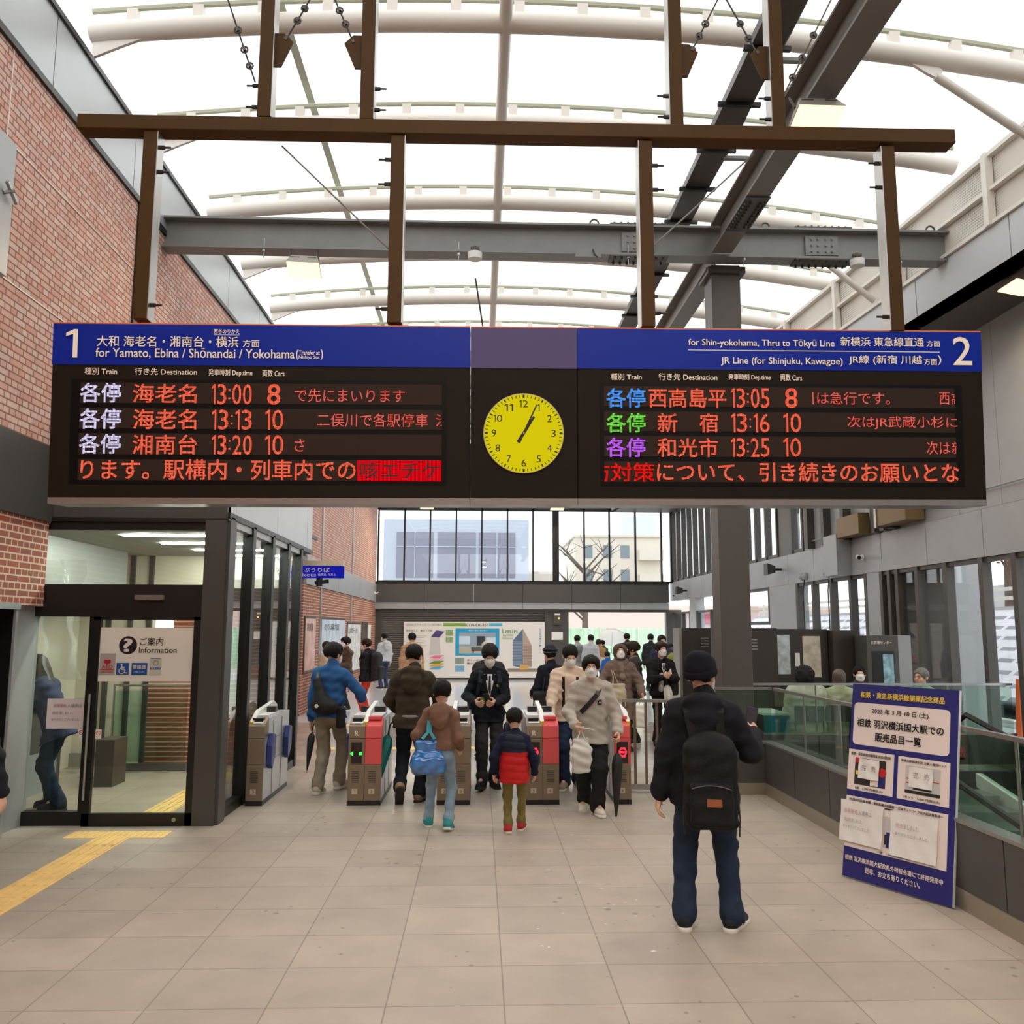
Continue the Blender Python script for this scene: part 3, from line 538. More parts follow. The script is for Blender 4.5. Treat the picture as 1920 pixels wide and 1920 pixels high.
SIGN=[("1",-2.898,-2.825,0.881,1.062,"W"),
("大和 海老名・湘南台・横浜",-2.706,-1.824,0.954,1.023,"W"),
("方面",-1.797,-1.693,0.956,1.004,"W"),
("西谷のりかえ",-1.980,-1.819,1.040,1.071,"W"),
("for Yamato, Ebina / Shōnandai / Yokohama",-2.711,-1.471,0.877,0.946,"W"),
("Transfer at",-1.444,-1.312,0.911,0.938,"W"),
("Nishiya Sta.",-1.443,-1.312,0.880,0.905,"W"),
("(",-1.460,-1.447,0.876,0.944,"W"),
(")",-1.306,-1.292,0.877,0.946,"W"),
("種別 Train",-2.776,-2.575,0.773,0.817,"W"),
("行き先 Destination",-2.466,-2.080,0.773,0.817,"W"),
("発車時刻 Dep.time",-2.007,-1.733,0.766,0.814,"W"),
("両数 Cars",-1.670,-1.532,0.768,0.812,"W"),
("各停",-2.798,-2.548,0.597,0.719,"V"),
("海老名",-2.472,-2.080,0.596,0.715,"R"),
("13:00",-1.984,-1.734,0.588,0.718,"R"),
("8",-1.635,-1.557,0.590,0.720,"R"),
("で先にまいります",-1.466,-0.773,0.607,0.693,"r"),
("各停",-2.796,-2.544,0.431,0.558,"V"),
("海老名",-2.467,-2.076,0.430,0.555,"R"),
("13:13",-1.980,-1.731,0.429,0.554,"R"),
("10",-1.647,-1.534,0.430,0.556,"R"),
("二俣川で各駅停車",-1.323,-0.623,0.451,0.536,"r"),
("シ",-0.575,-0.542,0.456,0.535,"r"),
("各停",-2.794,-2.541,0.273,0.397,"V"),
("湘南台",-2.465,-2.069,0.271,0.393,"R"),
("13:20",-1.976,-1.727,0.270,0.393,"R"),
("10",-1.644,-1.531,0.271,0.395,"R"),
("さ",-1.461,-1.399,0.292,0.373,"r"),
("ります。駅構内・列車内での",-2.781,-1.078,0.111,0.239,"R"),
("咳エチケ",-1.051,-0.547,0.122,0.227,"K"),
("for Shin-yokohama, Thru to Tōkyū Line",1.050,2.006,0.981,1.038,"W"),
("新横浜 東急線直通",2.048,2.597,0.999,1.058,"W"),
("方面",2.617,2.706,0.999,1.038,"W"),
("JR Line (for Shinjuku, Kawagoe)",1.260,2.057,0.863,0.919,"W"),
("JR線 (新宿 川越",2.098,2.582,0.876,0.939,"W"),
("方面",2.596,2.681,0.878,0.921,"W"),
(")",2.688,2.710,0.879,0.942,"W"),
("2",2.790,2.914,0.880,1.064,"W"),
("種別 Train",0.543,0.744,0.764,0.806,"W"),
("行き先 Destination",0.853,1.234,0.764,0.809,"W"),
("発車時刻 Dep.time",1.307,1.583,0.764,0.809,"W"),
("両数 Cars",1.647,1.787,0.766,0.811,"W"),
("各停",0.516,0.765,0.586,0.709,"B"),
("西高島平",0.790,1.289,0.587,0.712,"R"),
("13:05",1.322,1.571,0.589,0.715,"R"),
("8",1.674,1.754,0.591,0.717,"R"),
("引は急行です。",1.845,2.362,0.614,0.696,"r"),
("西",2.690,2.757,0.618,0.699,"r"),
("r",2.768,2.800,0.619,0.696,"r"),
("各停",0.515,0.763,0.425,0.549,"G"),
("新",0.845,0.970,0.427,0.548,"R"),
("宿",1.115,1.233,0.428,0.549,"R"),
("13:16",1.319,1.568,0.429,0.551,"R"),
("10",1.660,1.775,0.431,0.553,"R"),
("次はJR武蔵小杉に",2.078,2.803,0.454,0.538,"r"),
("各停",0.514,0.761,0.267,0.389,"P"),
("和光市",0.840,1.230,0.269,0.389,"R"),
("13:25",1.316,1.564,0.270,0.391,"R"),
("10",1.656,1.771,0.272,0.393,"R"),
("次は",2.594,2.749,0.291,0.377,"r"),
("ネ",2.760,2.795,0.294,0.374,"r"),
("ち対策",0.502,0.819,0.109,0.229,"E"),
("について、引き続きのお願いとな",0.837,2.800,0.110,0.234,"R")]
X3 = (1, 0, 0); Z3 = (0, 0, 1)
def board(u0, u1, lb, left):
    t = thing('departure_board', lb, 'departure board', None, mtx=SM)
    MB().box((u0, 0, 0), (u1, .3, 1.1)).build('casing', M_casing, t, bevel=.004); MB().box((u0, -.004, .838), (u1, 0, 1.1)).build('blue_header', M_blue, t)
    MB().box((u0, -.004, 1.1), (u1, .3, 1.108)).build('top_edge', M_orange, t); MB().box((u0, .0, -.04), (u1, .28, 0)).build('bottom_trim', M_alu, t)
    w0, w1 = ((-2.857, -.506) if left else (.476, 2.842)); MB().box((w0, -.003, .083), (w1, .0, .746)).build('display_window', M_win, t)
    r0, r1 = ((-2.8, -.537) if left else (.499, 2.79))
    for z0, z1 in ((.594, .725), (.434, .562), (.27, .403), (.107, .239)): MB().box((r0, -.006, z0), (r1, -.003, z1)).build('display_row', M_row, t)
    if left:
        MB().box((-1.068, -.008, .107), (-.537, -.006, .239)).build('lit_block', emit('led_block', (255, 16, 30), 1.2, .0081), t); MB().box((-1.979, -.0055, 1.0345), (-1.818, -.004, 1.037)).build('rule_line', M_text, t)
    else: MB().box((1.049, -.0055, .963), (2.705, -.004, .967)).build('rule_line', M_text, t)
    by = {}
    for s, a, b, c, d, k in SIGN:
        if (a < 0) != left: continue
        clip = None
        if s == 'シ': s, b, clip = '渋', a + .105, (a, r1)
        if s == 'r': s, b, clip = '高', a + .075, (a, r1)
        if s == 'ネ': s, b, clip = '新', a + .09, (a, r1)
        if s == 'ち対策': s, a, clip = '防対策', b - .415, (r0, r1)
        if s.startswith('引は'): clip = (a + .0, r1); a -= .055; clip = (a + .055, r1)
        MB().text(s, (0, -.0105, 0), X3, Z3, (a, b, c, d), LED[k], BOLD[k], clip).build(PN[k], LED[k], t)
board(-2.982, -.358, 'left half of the departure board, blue header with a big 1', True)
board(.331, 2.984, 'right half of the departure board, blue header with a big 2', False)
t = thing('clock_unit', 'brown centre panel of the departure board with a round yellow clock', 'clock', None, mtx=SM)
MB().box((-.354, 0, 0), (.328, .3, 1.1)).build('casing', M_casing, t, bevel=.004); MB().box((-.354, -.004, .836), (.328, 0, 1.1)).build('header', M_purple, t)
MB().box((-.354, -.004, 1.1), (.328, .3, 1.108)).build('top_edge', M_orange, t); MB().box((-.354, 0, -.04), (.328, .28, 0)).build('bottom_trim', M_alu, t)
cc = (-.016, 0, .415); cr_ = .253
a = MB(); a.disc((cc[0], -.012, cc[2]), X3, Z3, cr_, n=64); dial = a.build('dial', emit('clock_dial_glow', (222, 206, 14), .82), t)
MB().disc((cc[0], -.013, cc[2]), X3, Z3, cr_ + .004, n=64, r2=cr_).disc((cc[0], -.012, cc[2]), X3, Z3, cr_ + .004, n=64, r2=cr_ + .0041).build('rim', M_alu, t)
a = MB()
for k in range(60):
    g = R(6 * k); s_, c_ = math.sin(g), math.cos(g); w_, l_ = (.005, .018) if k % 5 else (.009, .02)
    o = Vector((cc[0] + s_ * (cr_ - .025), -.0135, cc[2] + c_ * (cr_ - .025))); q = Vector((s_, 0, c_)); p = Vector((c_, 0, -s_))
    if k % 15 == 0: w_ = .013
    a.face([o - p * w_ / 2, o + p * w_ / 2, o + p * w_ / 2 + q * l_, o - p * w_ / 2 + q * l_])
for k in range(1, 13):
    g = R(30 * k); x = cc[0] + math.sin(g) * .19; z = cc[2] + math.cos(g) * .19; wd = .028 if k < 10 else .056
    if k == 1: wd = .014
    a.text(str(k), (0, -.0135, 0), X3, Z3, (x - wd / 2, x + wd / 2, z - .023, z + .023), M_tdark, .004)
a.mats = []; a.m = [0] * len(a.f); a.build('numerals', M_tdark, dial)
for nm, g, l_, w_ in (('hour_hand', 32, .125, .022), ('minute_hand', 24.5, .2, .013)):
    g = R(g); q = Vector((math.sin(g), 0, math.cos(g))); p = Vector((math.cos(g), 0, -math.sin(g))); c = Vector((cc[0], -.02 if nm[0] == 'h' else -.026, cc[2]))
    MB().poly([c - q * .07 - p * w_ / 2, c - q * .07 + p * w_ / 2, c + q * l_ + p * w_ / 3, c + q * l_ - p * w_ / 3], (0, .003, 0)).build(nm, M_black, t)
MB().cyl((cc[0], -.03, cc[2]), (cc[0], -.012, cc[2]), .006, n=12).build('hub', M_alu, t)
# hanging frame
t = thing('sign_frame', 'brown steel frame holding the departure board up', 'frame', None, (.29, 5.46, 5.2))
YS = 5.46
MB().bar((-2.63, YS, 5.15), (3.17, YS, 5.185), .13, .1).build('top_bar', M_bronze, t, bevel=.006)
def post(x, z0, z1, nm):
    p = MB().box((x - .045, YS - .05, z0), (x + .045, YS + .05, z1)).build(nm, M_bronze, t, bevel=.004)
    MB().box((x + (.045 if x < .3 else -.05), YS - .05, z0), (x + (.05 if x < .3 else -.045), YS + .06, z1)).build('side_flange', M_alu, p)
    return p
bl = lambda p, x, zs, s: [MB().cyl((x + s * .045, YS - .02, z), (x + s * .085, YS - .02, z), .014, n=6).cyl((x + s * .085, YS - .02, z), (x + s * .125, YS - .02, z), .007, n=6).build('bolt', M_black, p) for z in zs]
for x, s in ((-2.16, 1), (-.56, -1), (1.075, 1), (2.71, -1)): 
    p = post(x, 3.83, 5.11, 'lower_post'); bl(p, x, (5.0, 4.83, 3.93) if abs(x) > 2 else (4.95, 4.78, 3.93), s)
    if abs(x) < 2: bl(p, x, (4.95, 4.78, 3.93), -s * .4)
for x, s in ((-1.44, -1), (-.77, 1), (1.29, -1), (1.98, -1)):
    p = post(x, 5.22, 7.1, 'upper_post'); bl(p, x, (5.45, 5.3), s); sg = 1 if x in (-1.44, 1.29) else -1; x0 = x + sg * .045
    MB().poly([(x0, YS - .01, 5.6), (x0 + sg * .045, YS - .01, 5.6), (x0 + sg * .12, YS - .01, 5.78), (x0 + sg * .06, YS - .01, 5.84), (x0, YS - .01, 5.84)], (0, .015, 0)).build('lug_plate', M_bronze, p)
def wire(lb, a, b, clamps=(), r=.006, m=None):
    o = thing('guy_wire', lb, 'wire', None, a); MB().cyl(a, b, r, n=6).build('cable', m or M_black, o); A = Vector(a); B = Vector(b)
    for c in clamps:
        p = A + (B - A) * c; d = (B - A).normalized(); MB().tube([p + Vector((.022 * math.cos(g), .0, .022 * math.sin(g))) for g in np.linspace(0, 2 * math.pi, 9, False)], .007, 6, closed=True).bar(p - d * .012, p + d * .012, .03, .02).build('clamp', M_dsteel, o)
wire('black guy wire with three clamps on the first upper post of the sign frame', (-1.33, YS, 5.79), (-.95, YS, 6.55), (.02, .2, .32)); wire('black guy wire with three clamps on the second upper post of the sign frame', (-.87, YS, 5.78), (-1.22, YS, 6.6), (.02, .18, .3))
wire('black guy wire with three clamps on the third upper post of the sign frame', (1.41, YS, 5.79), (1.78, YS, 6.55), (.02, .16, .28)); wire('black guy wire with three clamps on the fourth upper post of the sign frame', (1.87, YS, 5.78), (1.48, YS, 6.55), (.02, .16, .3))
wire('black guy wire slanting up to the left from the first upper post', (-1.5, YS - .06, 5.45), (-1.9, YS - .06, 6.6), (.1, .2, .32)); wire('brown looped guy wire slanting up to the right past the floodlight', (2.04, YS, 5.5), (2.75, 5.7, 6.9), (.1, .22, .36), m=mat('rope_brown', (96, 80, 60), .6))
wire('thin steel stay crossing from the top bar to the second lower post', (-1.35, YS + .1, 5.1), (-.58, YS + .1, 4.35), m=M_steel); wire('thin steel stay crossing from the top bar to the third lower post', (1.85, YS + .1, 5.12), (1.1, YS + .1, 4.4), m=M_steel)
wire('thin black antenna rod rising behind the clock panel', (.02, 5.62, 3.8), (-.045, 5.62, 4.22))
# ---- floodlights
M_lit = emit('flood_glow', (255, 222, 158), 2.2)
def flood(lb, c, rz, tilt=20, W=.42, energy=60, hang=.12):
    t = thing('floodlight', lb, 'floodlight', 'roof floodlights', c, rz=rz); D_ = .17
    MB().add([(-W / 2, -D_, -.06), (W / 2, -D_, -.06), (W / 2, D_, -.06), (-W / 2, D_, -.06), (-W / 2 + .05, -.1, .1), (W / 2 - .05, -.1, .1), (W / 2 - .05, .1, .1), (-W / 2 + .05, .1, .1)], [(0, 3, 2, 1), (4, 5, 6, 7), (0, 1, 5, 4), (1, 2, 6, 5), (2, 3, 7, 6), (3, 0, 4, 7)]).build('housing', mat('flood_housing', (150, 144, 134), .5), t, bevel=.006)
    MB().box((-W / 2 + .01, -D_ + .005, -.075), (W / 2 - .01, D_ - .005, -.061)).build('lamp_face', M_lit, t)
    for x in (-W / 4, W / 4): MB().box((x - .06, -.125, .0), (x + .06, -.115, .06)).build('louvre', M_dsteel, t)
    for x in (-W / 2 + .04, W / 2 - .04): MB().bar((x, 0, .08), (x - .03, .02, .1 + hang), .03, .02).build('bracket', M_dsteel, t)
    ld = bpy.data.lights.new('flood_lamp', 'AREA'); ld.shape = 'RECTANGLE'; ld.size = W; ld.size_y = .27; ld.energy = energy; ld.color = (1, .78, .5); lo = bpy.data.objects.new('flood_lamp', ld); COL.objects.link(lo); lo.parent = t; lo.location = (0, 0, -.085)
    t.rotation_euler = (R(-tilt), 0, rz); return t
flood('lit floodlight under the long roof beam at upper right', (3.19, 7.74, 6.8), 0, 15, W=.46, energy=45)
flood('lit floodlight hanging under the left part of the cross beam', (-2.38, 11.3, 6.69), R(4), 15, W=.44, energy=30, hang=.18)
flood('lit floodlight at the right picture edge below the clerestory', (6.72, 10.25, 6.2), R(90), -10, energy=40)
flood('small lit lamp near the end wall left of the middle', (-1.9, 31, 6.2), 0, 10, W=.5, energy=55); flood('small lit lamp near the end wall right of the middle', (2.75, 31, 6.2), 0, 10, W=.5, energy=55)
for y in (-4, 1.5): flood('floodlight hanging behind the photographer', (.3, y, 6.8), 0, 0, energy=70)
# smoke detectors on the cross beam
for x, lb in ((-.1, 'round white smoke detector under the middle of the cross beam'), (5.15, 'round white smoke detector under the right part of the cross beam')):
    t = thing('smoke_detector', lb, 'smoke detector', 'smoke detectors', (x, 11.35, 6.95)); MB().cyl((x, 11.32, 6.84), (x, 11.32, 6.93), .095, .1, 20).build('body', M_plasticw, t, smooth=True); MB().cyl((x, 11.32, 6.93), (x, 11.32, 7.03), .02, n=8).bar((x - .06, 11.32, 7.0), (x + .06, 11.32, 7.0), .04, .03).build('bracket', M_dsteel, t)
t = thing('junction_box', 'small grey junction box on the lower flange of the cross beam', 'box', None, (1.35, 11.36, 6.98)); MB().poly([(1.25, 11.3, 6.9), (1.62, 11.3, 6.9), (1.58, 11.3, 7.02), (1.3, 11.3, 7.02)], (0, .08, 0)).build('body', M_steel, t); MB().tube([(1.5, 11.29, 7.0), (1.52, 11.27, 6.92), (1.56, 11.27, 6.88)], .01, 6).build('cable', M_black, t)
# ---- truss below the roof at the end wall
t = thing('end_truss', 'dark zigzag truss just under the bottom edge of the departure board, far away', 'truss', None, (1.5, 31, 6.5)); MB().bar((-3.85, 31, 6.78), (7.2, 31, 6.78), .15, .12).bar((-3.85, 31, 6.42), (7.2, 31, 6.42), .15, .06).build('chords', M_dsteel, t)
a = MB(); xz = np.linspace(-3.8, 7.2, 13)
for i in range(12): a.bar((xz[i], 31, 6.42 + .36 * (i % 2)), (xz[i + 1], 31, 6.42 + .36 * ((i + 1) % 2)), .05, .05)
a.build('diagonals', M_steel, t)
# ------------------------------------------------------------------ right band fixtures
def cctv(lb, base, d):
    t = thing('cctv_camera', lb, 'security camera', 'security cameras', base); b = Vector(base); d = Vector(d).normalized()
    n = d * .12; MB().cyl(b, b + Vector(n) * .3, .055, n=14).tube([b + n * .3, b + n * .8 + Vector((0, 0, -.02)), b + n * 1.1], .025, 8).build('mount', M_plasticw, t, smooth=True)
    c = b + n * 1.1; e = Vector((-.3, -1, -.15)).normalized() if base[0] > 0 else Vector((.35, -1, -.15)).normalized()
    MB().cyl(c - e * .04, c + e * .17, .042, n=14).build('camera_body', M_plasticw, t, smooth=True); MB().cyl(c + e * .17, c + e * .176, .036, n=14).build('lens', M_black, t)
cctv('white security camera on the grey band near the right edge', (XR - .03, 16.35, 3.25), (-1, -.3, 0)); cctv('small white security camera at the left end of the end wall band', (-3.83, 32.2, 3.15), (1, -.2, 0)); cctv('small white security camera at the right end of the end wall band', (7.27, 32.2, 3.12), (-1, -.2, 0))
t = thing('control_box', 'tall grey control box fixed on the right grey band', 'box', None, (7.2, 17.0, 3.3)); MB().box((6.98, 16.9, 2.95), (7.27, 17.55, 3.75)).build('body', M_panel, t, bevel=.006); MB().box((7.03, 16.893, 3.62), (7.13, 16.9, 3.66)).build('name_plate', M_plasticw, t); MB().box((7.0, 16.89, 3.3), (7.012, 16.9, 3.42)).build('handle', M_alu, t)
for y, z, lb in ((20.9, 3.32, 'dark horn speaker on the right grey band'), (30.6, 3.22, 'small dark horn speaker on the right grey band beyond the column')):
    t = thing('speaker', lb, 'speaker', 'horn speakers', (XR - .1, y, z)); MB().add([(XR - .42, y - .15, z - .14), (XR - .42, y + .15, z - .14), (XR - .42, y + .15, z + .14), (XR - .42, y - .15, z + .14), (XR - .2, y - .06, z - .08), (XR - .2, y + .06, z - .08), (XR - .2, y + .06, z + .08), (XR - .2, y - .06, z + .08)], [(0, 3, 2, 1), (4, 5, 6, 7), (0, 1, 5, 4), (1, 2, 6, 5), (2, 3, 7, 6), (3, 0, 4, 7)]).build('horn', M_dsteel, t); MB().cyl((XR - .2, y, z), (XR - .04, y, z), .03, n=8).build('bracket', M_black, t)
for y, lb in ((19.3, 'pair of round grey cable glands on the right band, farther one'), (17.9, 'pair of round grey cable glands on the right band beside the control box')):
    t = thing('cable_outlet', lb, 'cable outlet', 'cable outlets', (XR, y, 3.1)); 
    for q in (0, .22): MB().sph((XR - .05, y + q, 3.06), .085, n=12).build('dome', M_panel, t, smooth=True)
    MB().tube([(XR - .08, y, 3.0), (XR - .1, y + .05, 2.7), (XR - .1, y + .02, 1.4), (XR - .1, y + .03, .2)], .012, 6).build('cable', M_black, t)
t = thing('uplight', 'bronze uplight box with bracket standing on top of the right grey band', 'lamp', None, (7.2, 15.2, 3.64)); MB().box((7.0, 15.9, 3.66), (7.22, 16.9, 4.05)).build('ballast', mat('bronze_box', (128, 106, 72), .45, .3), t, bevel=.01); MB().bar((7.1, 15.6, 3.66), (7.1, 15.6, 4.1), .06, .04).bar((7.1, 15.6, 4.1), (7.1, 15.95, 4.15), .06, .05).build('bracket', M_alu, t); MB().box((7.0, 15.35, 4.12), (7.2, 15.6, 4.2)).build('lamp_face', emit('uplight_glow', (255, 226, 190), 2), t)
t = thing('bronze_cabinet', 'tall bronze cabinet behind the uplight above the right grey band', 'cabinet', None, (7.2, 14.4, 3.64)); MB().box((6.95, 14.0, 3.68), (7.28, 15.1, 4.6)).build('body', mat('bronze_box', (128, 106, 72)), t, bevel=.01); MB().box((6.93, 15.02, 3.66), (7.29, 15.1, 4.66)).build('edge_flange', M_alu, t)
MB().tube([(XR - .06, 3, 3.92), (XR - .06, 12, 3.9), (XR - .06, 19, 3.8)], .014, 6).build('conduit', M_panel); tag(bpy.data.objects['conduit'], 'thin conduit pipe along the wall above the right grey band', 'pipe')
t = thing('wall_control_panel', 'small dark control panel with a yellow light on the pillar beside the poster', 'panel', None, (2.9, YE, 2.2)); MB().box((2.75, YE - .12, 2.03), (3.06, YE - .02, 2.48)).build('housing', M_dsteel, t); MB().box((2.8, YE - .125, 2.38), (3.0, YE - .12, 2.44)).build('name_plate', M_plasticw, t); MB().disc((2.96, YE - .125, 2.27), X3, Z3, .03).build('indicator', emit('indicator_glow', (255, 200, 80), 3), t)
tag(MB().box((2.69, YE - .04, 1.47), (3.11, YE - .025, 1.76)).build('notice_sheet', M_paper), 'white notice sheet on the dark pillar right of the poster', 'notice')
# dark partitions and machines
def vents(mb, x, y, z, n=4, w_=.16, gap=.05, m=None):
    for k in range(n): mb.box((x - w_ / 2, y - .006, z - k * gap), (x + w_ / 2, y, z - k * gap + .016), m)
    return mb
M_kiosk = mat('kiosk_dark', (56, 50, 46), .4, .1, noise=.05)
for x0, x1, y, vx, lb in ((3.68, 4.22, 16, 4.1, 'dark partition panel with four vent slots left of the steel column'), (4.21, 4.76, 14, 4.36, 'dark partition panel with four vent slots right of the steel column')):
    t = thing('partition_panel', lb, 'partition', 'dark partitions with vents', (x0, y, 0)); MB().box((x0, y, 0), (x1, y + .5, 1.91)).build('body', M_kiosk, t, bevel=.006); vents(MB(), vx, y, 1.72, w_=.14).build('vent_slots', M_alu, t); MB().box((x0 - .05, y - .01, 0), (x0, y + .5, 1.91)).build('edge_trim', M_alu, t)
t = thing('fare_machine', 'dark machine block with two lit display windows and white notices', 'machine', None, (5.2, 14.9, 0)); MB().box((4.85, 14.7, 0), (5.85, 15.4, 1.9)).build('body', M_kiosk, t, bevel=.006)
MB().box((4.95, 14.69, 1.15), (5.2, 14.7, 1.8)).build('left_screen', mat('screen_print', (196, 206, 208), .4, noise=.35, nscale=9), t); MB().box((5.42, 14.69, 1.1), (5.72, 14.7, 1.78)).build('right_screen', mat('screen_print2', (206, 196, 176), .4, noise=.3, nscale=7), t)
for x in (4.87, 5.28): MB().box((x, 14.68, 1.28), (x + .08, 14.69, 1.5)).build('notice', M_paper, t)
MB().text('00', (4.88, 14.685, 1.02), X3, Z3, (0, .07, 0, .14), M_text).build('white_symbol', M_text, t)
tag(MB().box((5.86, 14.5, 0), (6.28, 15.3, 1.88)).build('machine_housing', M_kiosk, bevel=.006), 'plain dark housing right of the fare machine', 'machine')
t = thing('display_cabinet', 'grey display cabinet with white lettering and a poster behind its glass', 'cabinet', None, (6.6, 14.3, 0)); MB().box((6.2, 14.0, 0), (6.72, 14.45, 1.8)).build('body', M_panel2, t, bevel=.006); MB().box((6.72, 14.05, 0), (6.95, 14.45, 1.8)).build('side_box', M_panel, t)
MB().box((6.28, 13.99, .75), (6.64, 14, 1.55)).build('window', M_black, t); MB().box((6.45, 13.98, .8), (6.62, 13.99, 1.5)).build('poster', mat('blue_print', (150, 190, 205), .4, noise=.5, nscale=9), t); MB().text('お客様センター', (6.27, 13.985, 1.66), X3, Z3, (0, .34, 0, .055), M_text, .004).build('white_lettering', M_text, t)
tag(MB().box((7.6, 13.95, -.5), (8.2, 15.7, 6)).build('grey_shaft', M_panel), 'grey shaft standing just outside the right windows', 'shaft')
# ------------------------------------------------------------------ notice board
BU = Vector((.46888945, -.88325686, 0)); BV = Vector((.13817181, .07335047, .98768834)); BM = frame_mtx((2.82, 7.0, 0.012), BU, BV)
M_navy = mat('board_navy', (42, 40, 118), .45); M_offw = mat('board_white', (244, 228, 222), .55); M_yel = mat('board_yellow', (246, 214, 92), .5)
t = thing('notice_board', 'tall dark blue notice board leaning on the right railing', 'notice board', None, mtx=BM); W_, H_ = .917, 1.47
MB().box((0, 0, 0), (W_, .02, H_)).build('panel', M_navy, t); MB().box((W_, -.001, 0), (W_ + .003, .021, H_)).build('edge_strip', M_plasticw, t)
def rrect(u0, u1, v0, v1, r, y):
    p = []
    for (cx, cz, s) in ((u1 - r, v1 - r, 0), (u0 + r, v1 - r, 90), (u0 + r, v0 + r, 180), (u1 - r, v0 + r, 270)):
        for k in range(7): g = R(s + 15 * k); p.append((cx + r * math.cos(g), y, cz + r * math.sin(g)))
    return p[::-1]
MB().face(rrect(.028, .855, .998, 1.324, .035, -.002)).build('white_title_box', M_offw, t)
for u0, u1, v0, v1, nm in ((.0, .41, .65, .957, 'timetable_box'), (.446, .866, .648, .955, 'ticket_set_box'), (-.0, .863, .222, .602, 'pass_box')): MB().box((u0, -.002, v0), (u1, 0, v1)).build(nm, M_offw, t)
a = MB(); a.box((.065, -.004, .696), (.343, -.002, .898), mat('print_dark', (46, 42, 40), .5)); a.box((.07, -.005, .86), (.11, -.004, .898), mat('print_red', (196, 40, 44), .5)); a.disc((.315, -.005, .81), X3, Z3, .035, MATS['print_red']); a.box((.21, -.005, .7), (.28, -.004, .76), M_offw); a.box((.285, -.005, .7), (.335, -.004, .775), M_navy); a.box((.075, -.005, .77), (.1, -.004, .8), M_yel)
a.build('timetable_picture', None, t)
a = MB(); a.box((.513, -.004, .7), (.796, -.002, .898), mat('print_pale', (206, 202, 200), .5)); a.box((.513, -.005, .7), (.796, -.004, .722), MATS['print_dark']); a.box((.74, -.005, .8), (.79, -.004, .806), MATS['print_red']); a.box((.52, -.005, .8), (.55, -.004, .807), MATS['print_red']); a.box((.52, -.005, .77), (.55, -.004, .777), MATS['print_red']); a.box((.58, -.005, .73), (.73, -.004, .75), MATS['print_dark']); a.build('ticket_picture', None, t)
a = MB(); a.box((.35, -.004, .28), (.41, -.002, .5), MATS['print_pale']); a.box((.375, -.005, .28), (.409, -.004, .39), M_navy); a.box((.36, -.006, .3), (.385, -.005, .37), MATS['print_dark']); a.box((.35, -.005, .55), (.42, -.004, .56), MATS['print_dark']); a.build('pass_picture', None, t)
def btext(s, u0, u1, v0, v1, m, b=.012): return MB().text(s, (0, -.0062, 0), X3, Z3, (u0, u1, v0, v1), m, b)
btext('相鉄・東急新横浜線開業記念商品', .085, .809, 1.364, 1.412, M_yel, .02).build('yellow_lettering', None, t)
a = MB()
for s, u0, u1, v0, v1, b in (('2023 年 3 月 18 日 (土)', .196, .684, 1.243, 1.288, .012), ('相鉄 羽沢横浜国大駅での', .066, .809, 1.138, 1.2, .02), ('販売品目一覧', .237, .631, 1.04, 1.103, .02), ('相鉄・東急新横浜線開業 記念時刻表', .026, .385, .915, .938, .01), ('新横浜駅開業記念 全駅入場券セット', .475, .84, .918, .938, .01),
    ('1部　1,300 円(税込み)', .08, .327, .659, .68, .004), ('1セット　5,000 円(税込み)', .506, .801, .659, .68, .004), ('7社局共同企画 相鉄・東急新横浜線開業 ー広域ネットワーク拡大記念乗車券ー', .03, .827, .567, .589, .012), ('1部　1,000 円(税込み)', .32, .56, .228, .246, .004)):
    a.text(s, (0, -.0062, 0), X3, Z3, (u0, u1, v0, v1), M_tdark, b)
a.build('black_lettering', None, t)
a = btext('相鉄 羽沢横浜国大駅改札外特設会場にて好評発売中', .023, .844, .126, .163, M_offw, .02).text('是非、お立ち寄りください。', (0, -.0062, 0), X3, Z3, (.208, .669, .062, .104), M_offw, .02); a.build('white_lettering', None, t)
M_grey = mat('faint_grey_print', (150, 140, 138), .6); M_pink = mat('faint_pink_print', (206, 150, 150), .6)
def sheet(lb, u0, u1, v0, v1, lines, amp=.004, yb=-.007):
    o = thing('taped_sheet', lb, 'paper sheet', None, mtx=BM); n = 12
    fz = lambda u, v: yb - .002 - amp * (1 + math.sin(40 * u + 9 * v + u0 * 30)) * .5 - amp * .8 * (1 - v) ** 3
    us = np.linspace(0, 1, n); g = [(u0 + (u1 - u0) * p, fz(p * (u1 - u0), q), v0 + (v1 - v0) * q) for q in us for p in us]
    MB().add(g, [(j * n + i, j * n + i + 1, (j + 1) * n + i + 1, (j + 1) * n + i) for j in range(n - 1) for i in range(n - 1)]).build('paper', M_paper, o, smooth=True)
    a = MB()
    for s, x0, x1, z0, z1, m in lines: a.text(s, (0, yb - .003 - amp * 1.9, 0), X3, Z3, (x0, x1, z0, z1), m)
    a.build('print', None, o)
sheet('small white sold-out paper taped over the left picture of the blue board', .103, .29, .745, .895, [('完　売', .137, .263, .806, .85, M_grey)]); sheet('white sold-out paper taped over the right picture of the blue board', .547, .741, .745, .89, [('完　売', .587, .714, .81, .855, M_grey)])
sheet('larger white paper overhanging the left edge of the blue board', -.038, .345, .26, .566, [('赤帯硬券', .003, .13, .47, .506, M_pink), ('入場券は', .135, .253, .47, .506, M_grey), ('完売', .008, .07, .408, .437, M_pink), ('致しました。', .075, .176, .408, .437, M_grey), ('ありがとうございました。', .001, .244, .361, .384, M_grey)], .007)
sheet('larger white paper taped at the lower right of the blue board', .412, .794, .24, .553, [('完売', .462, .53, .443, .475, M_pink), ('致しました。', .535, .656, .443, .475, M_grey), ('ありがとうございました。', .462, .737, .388, .412, M_grey)], .007)
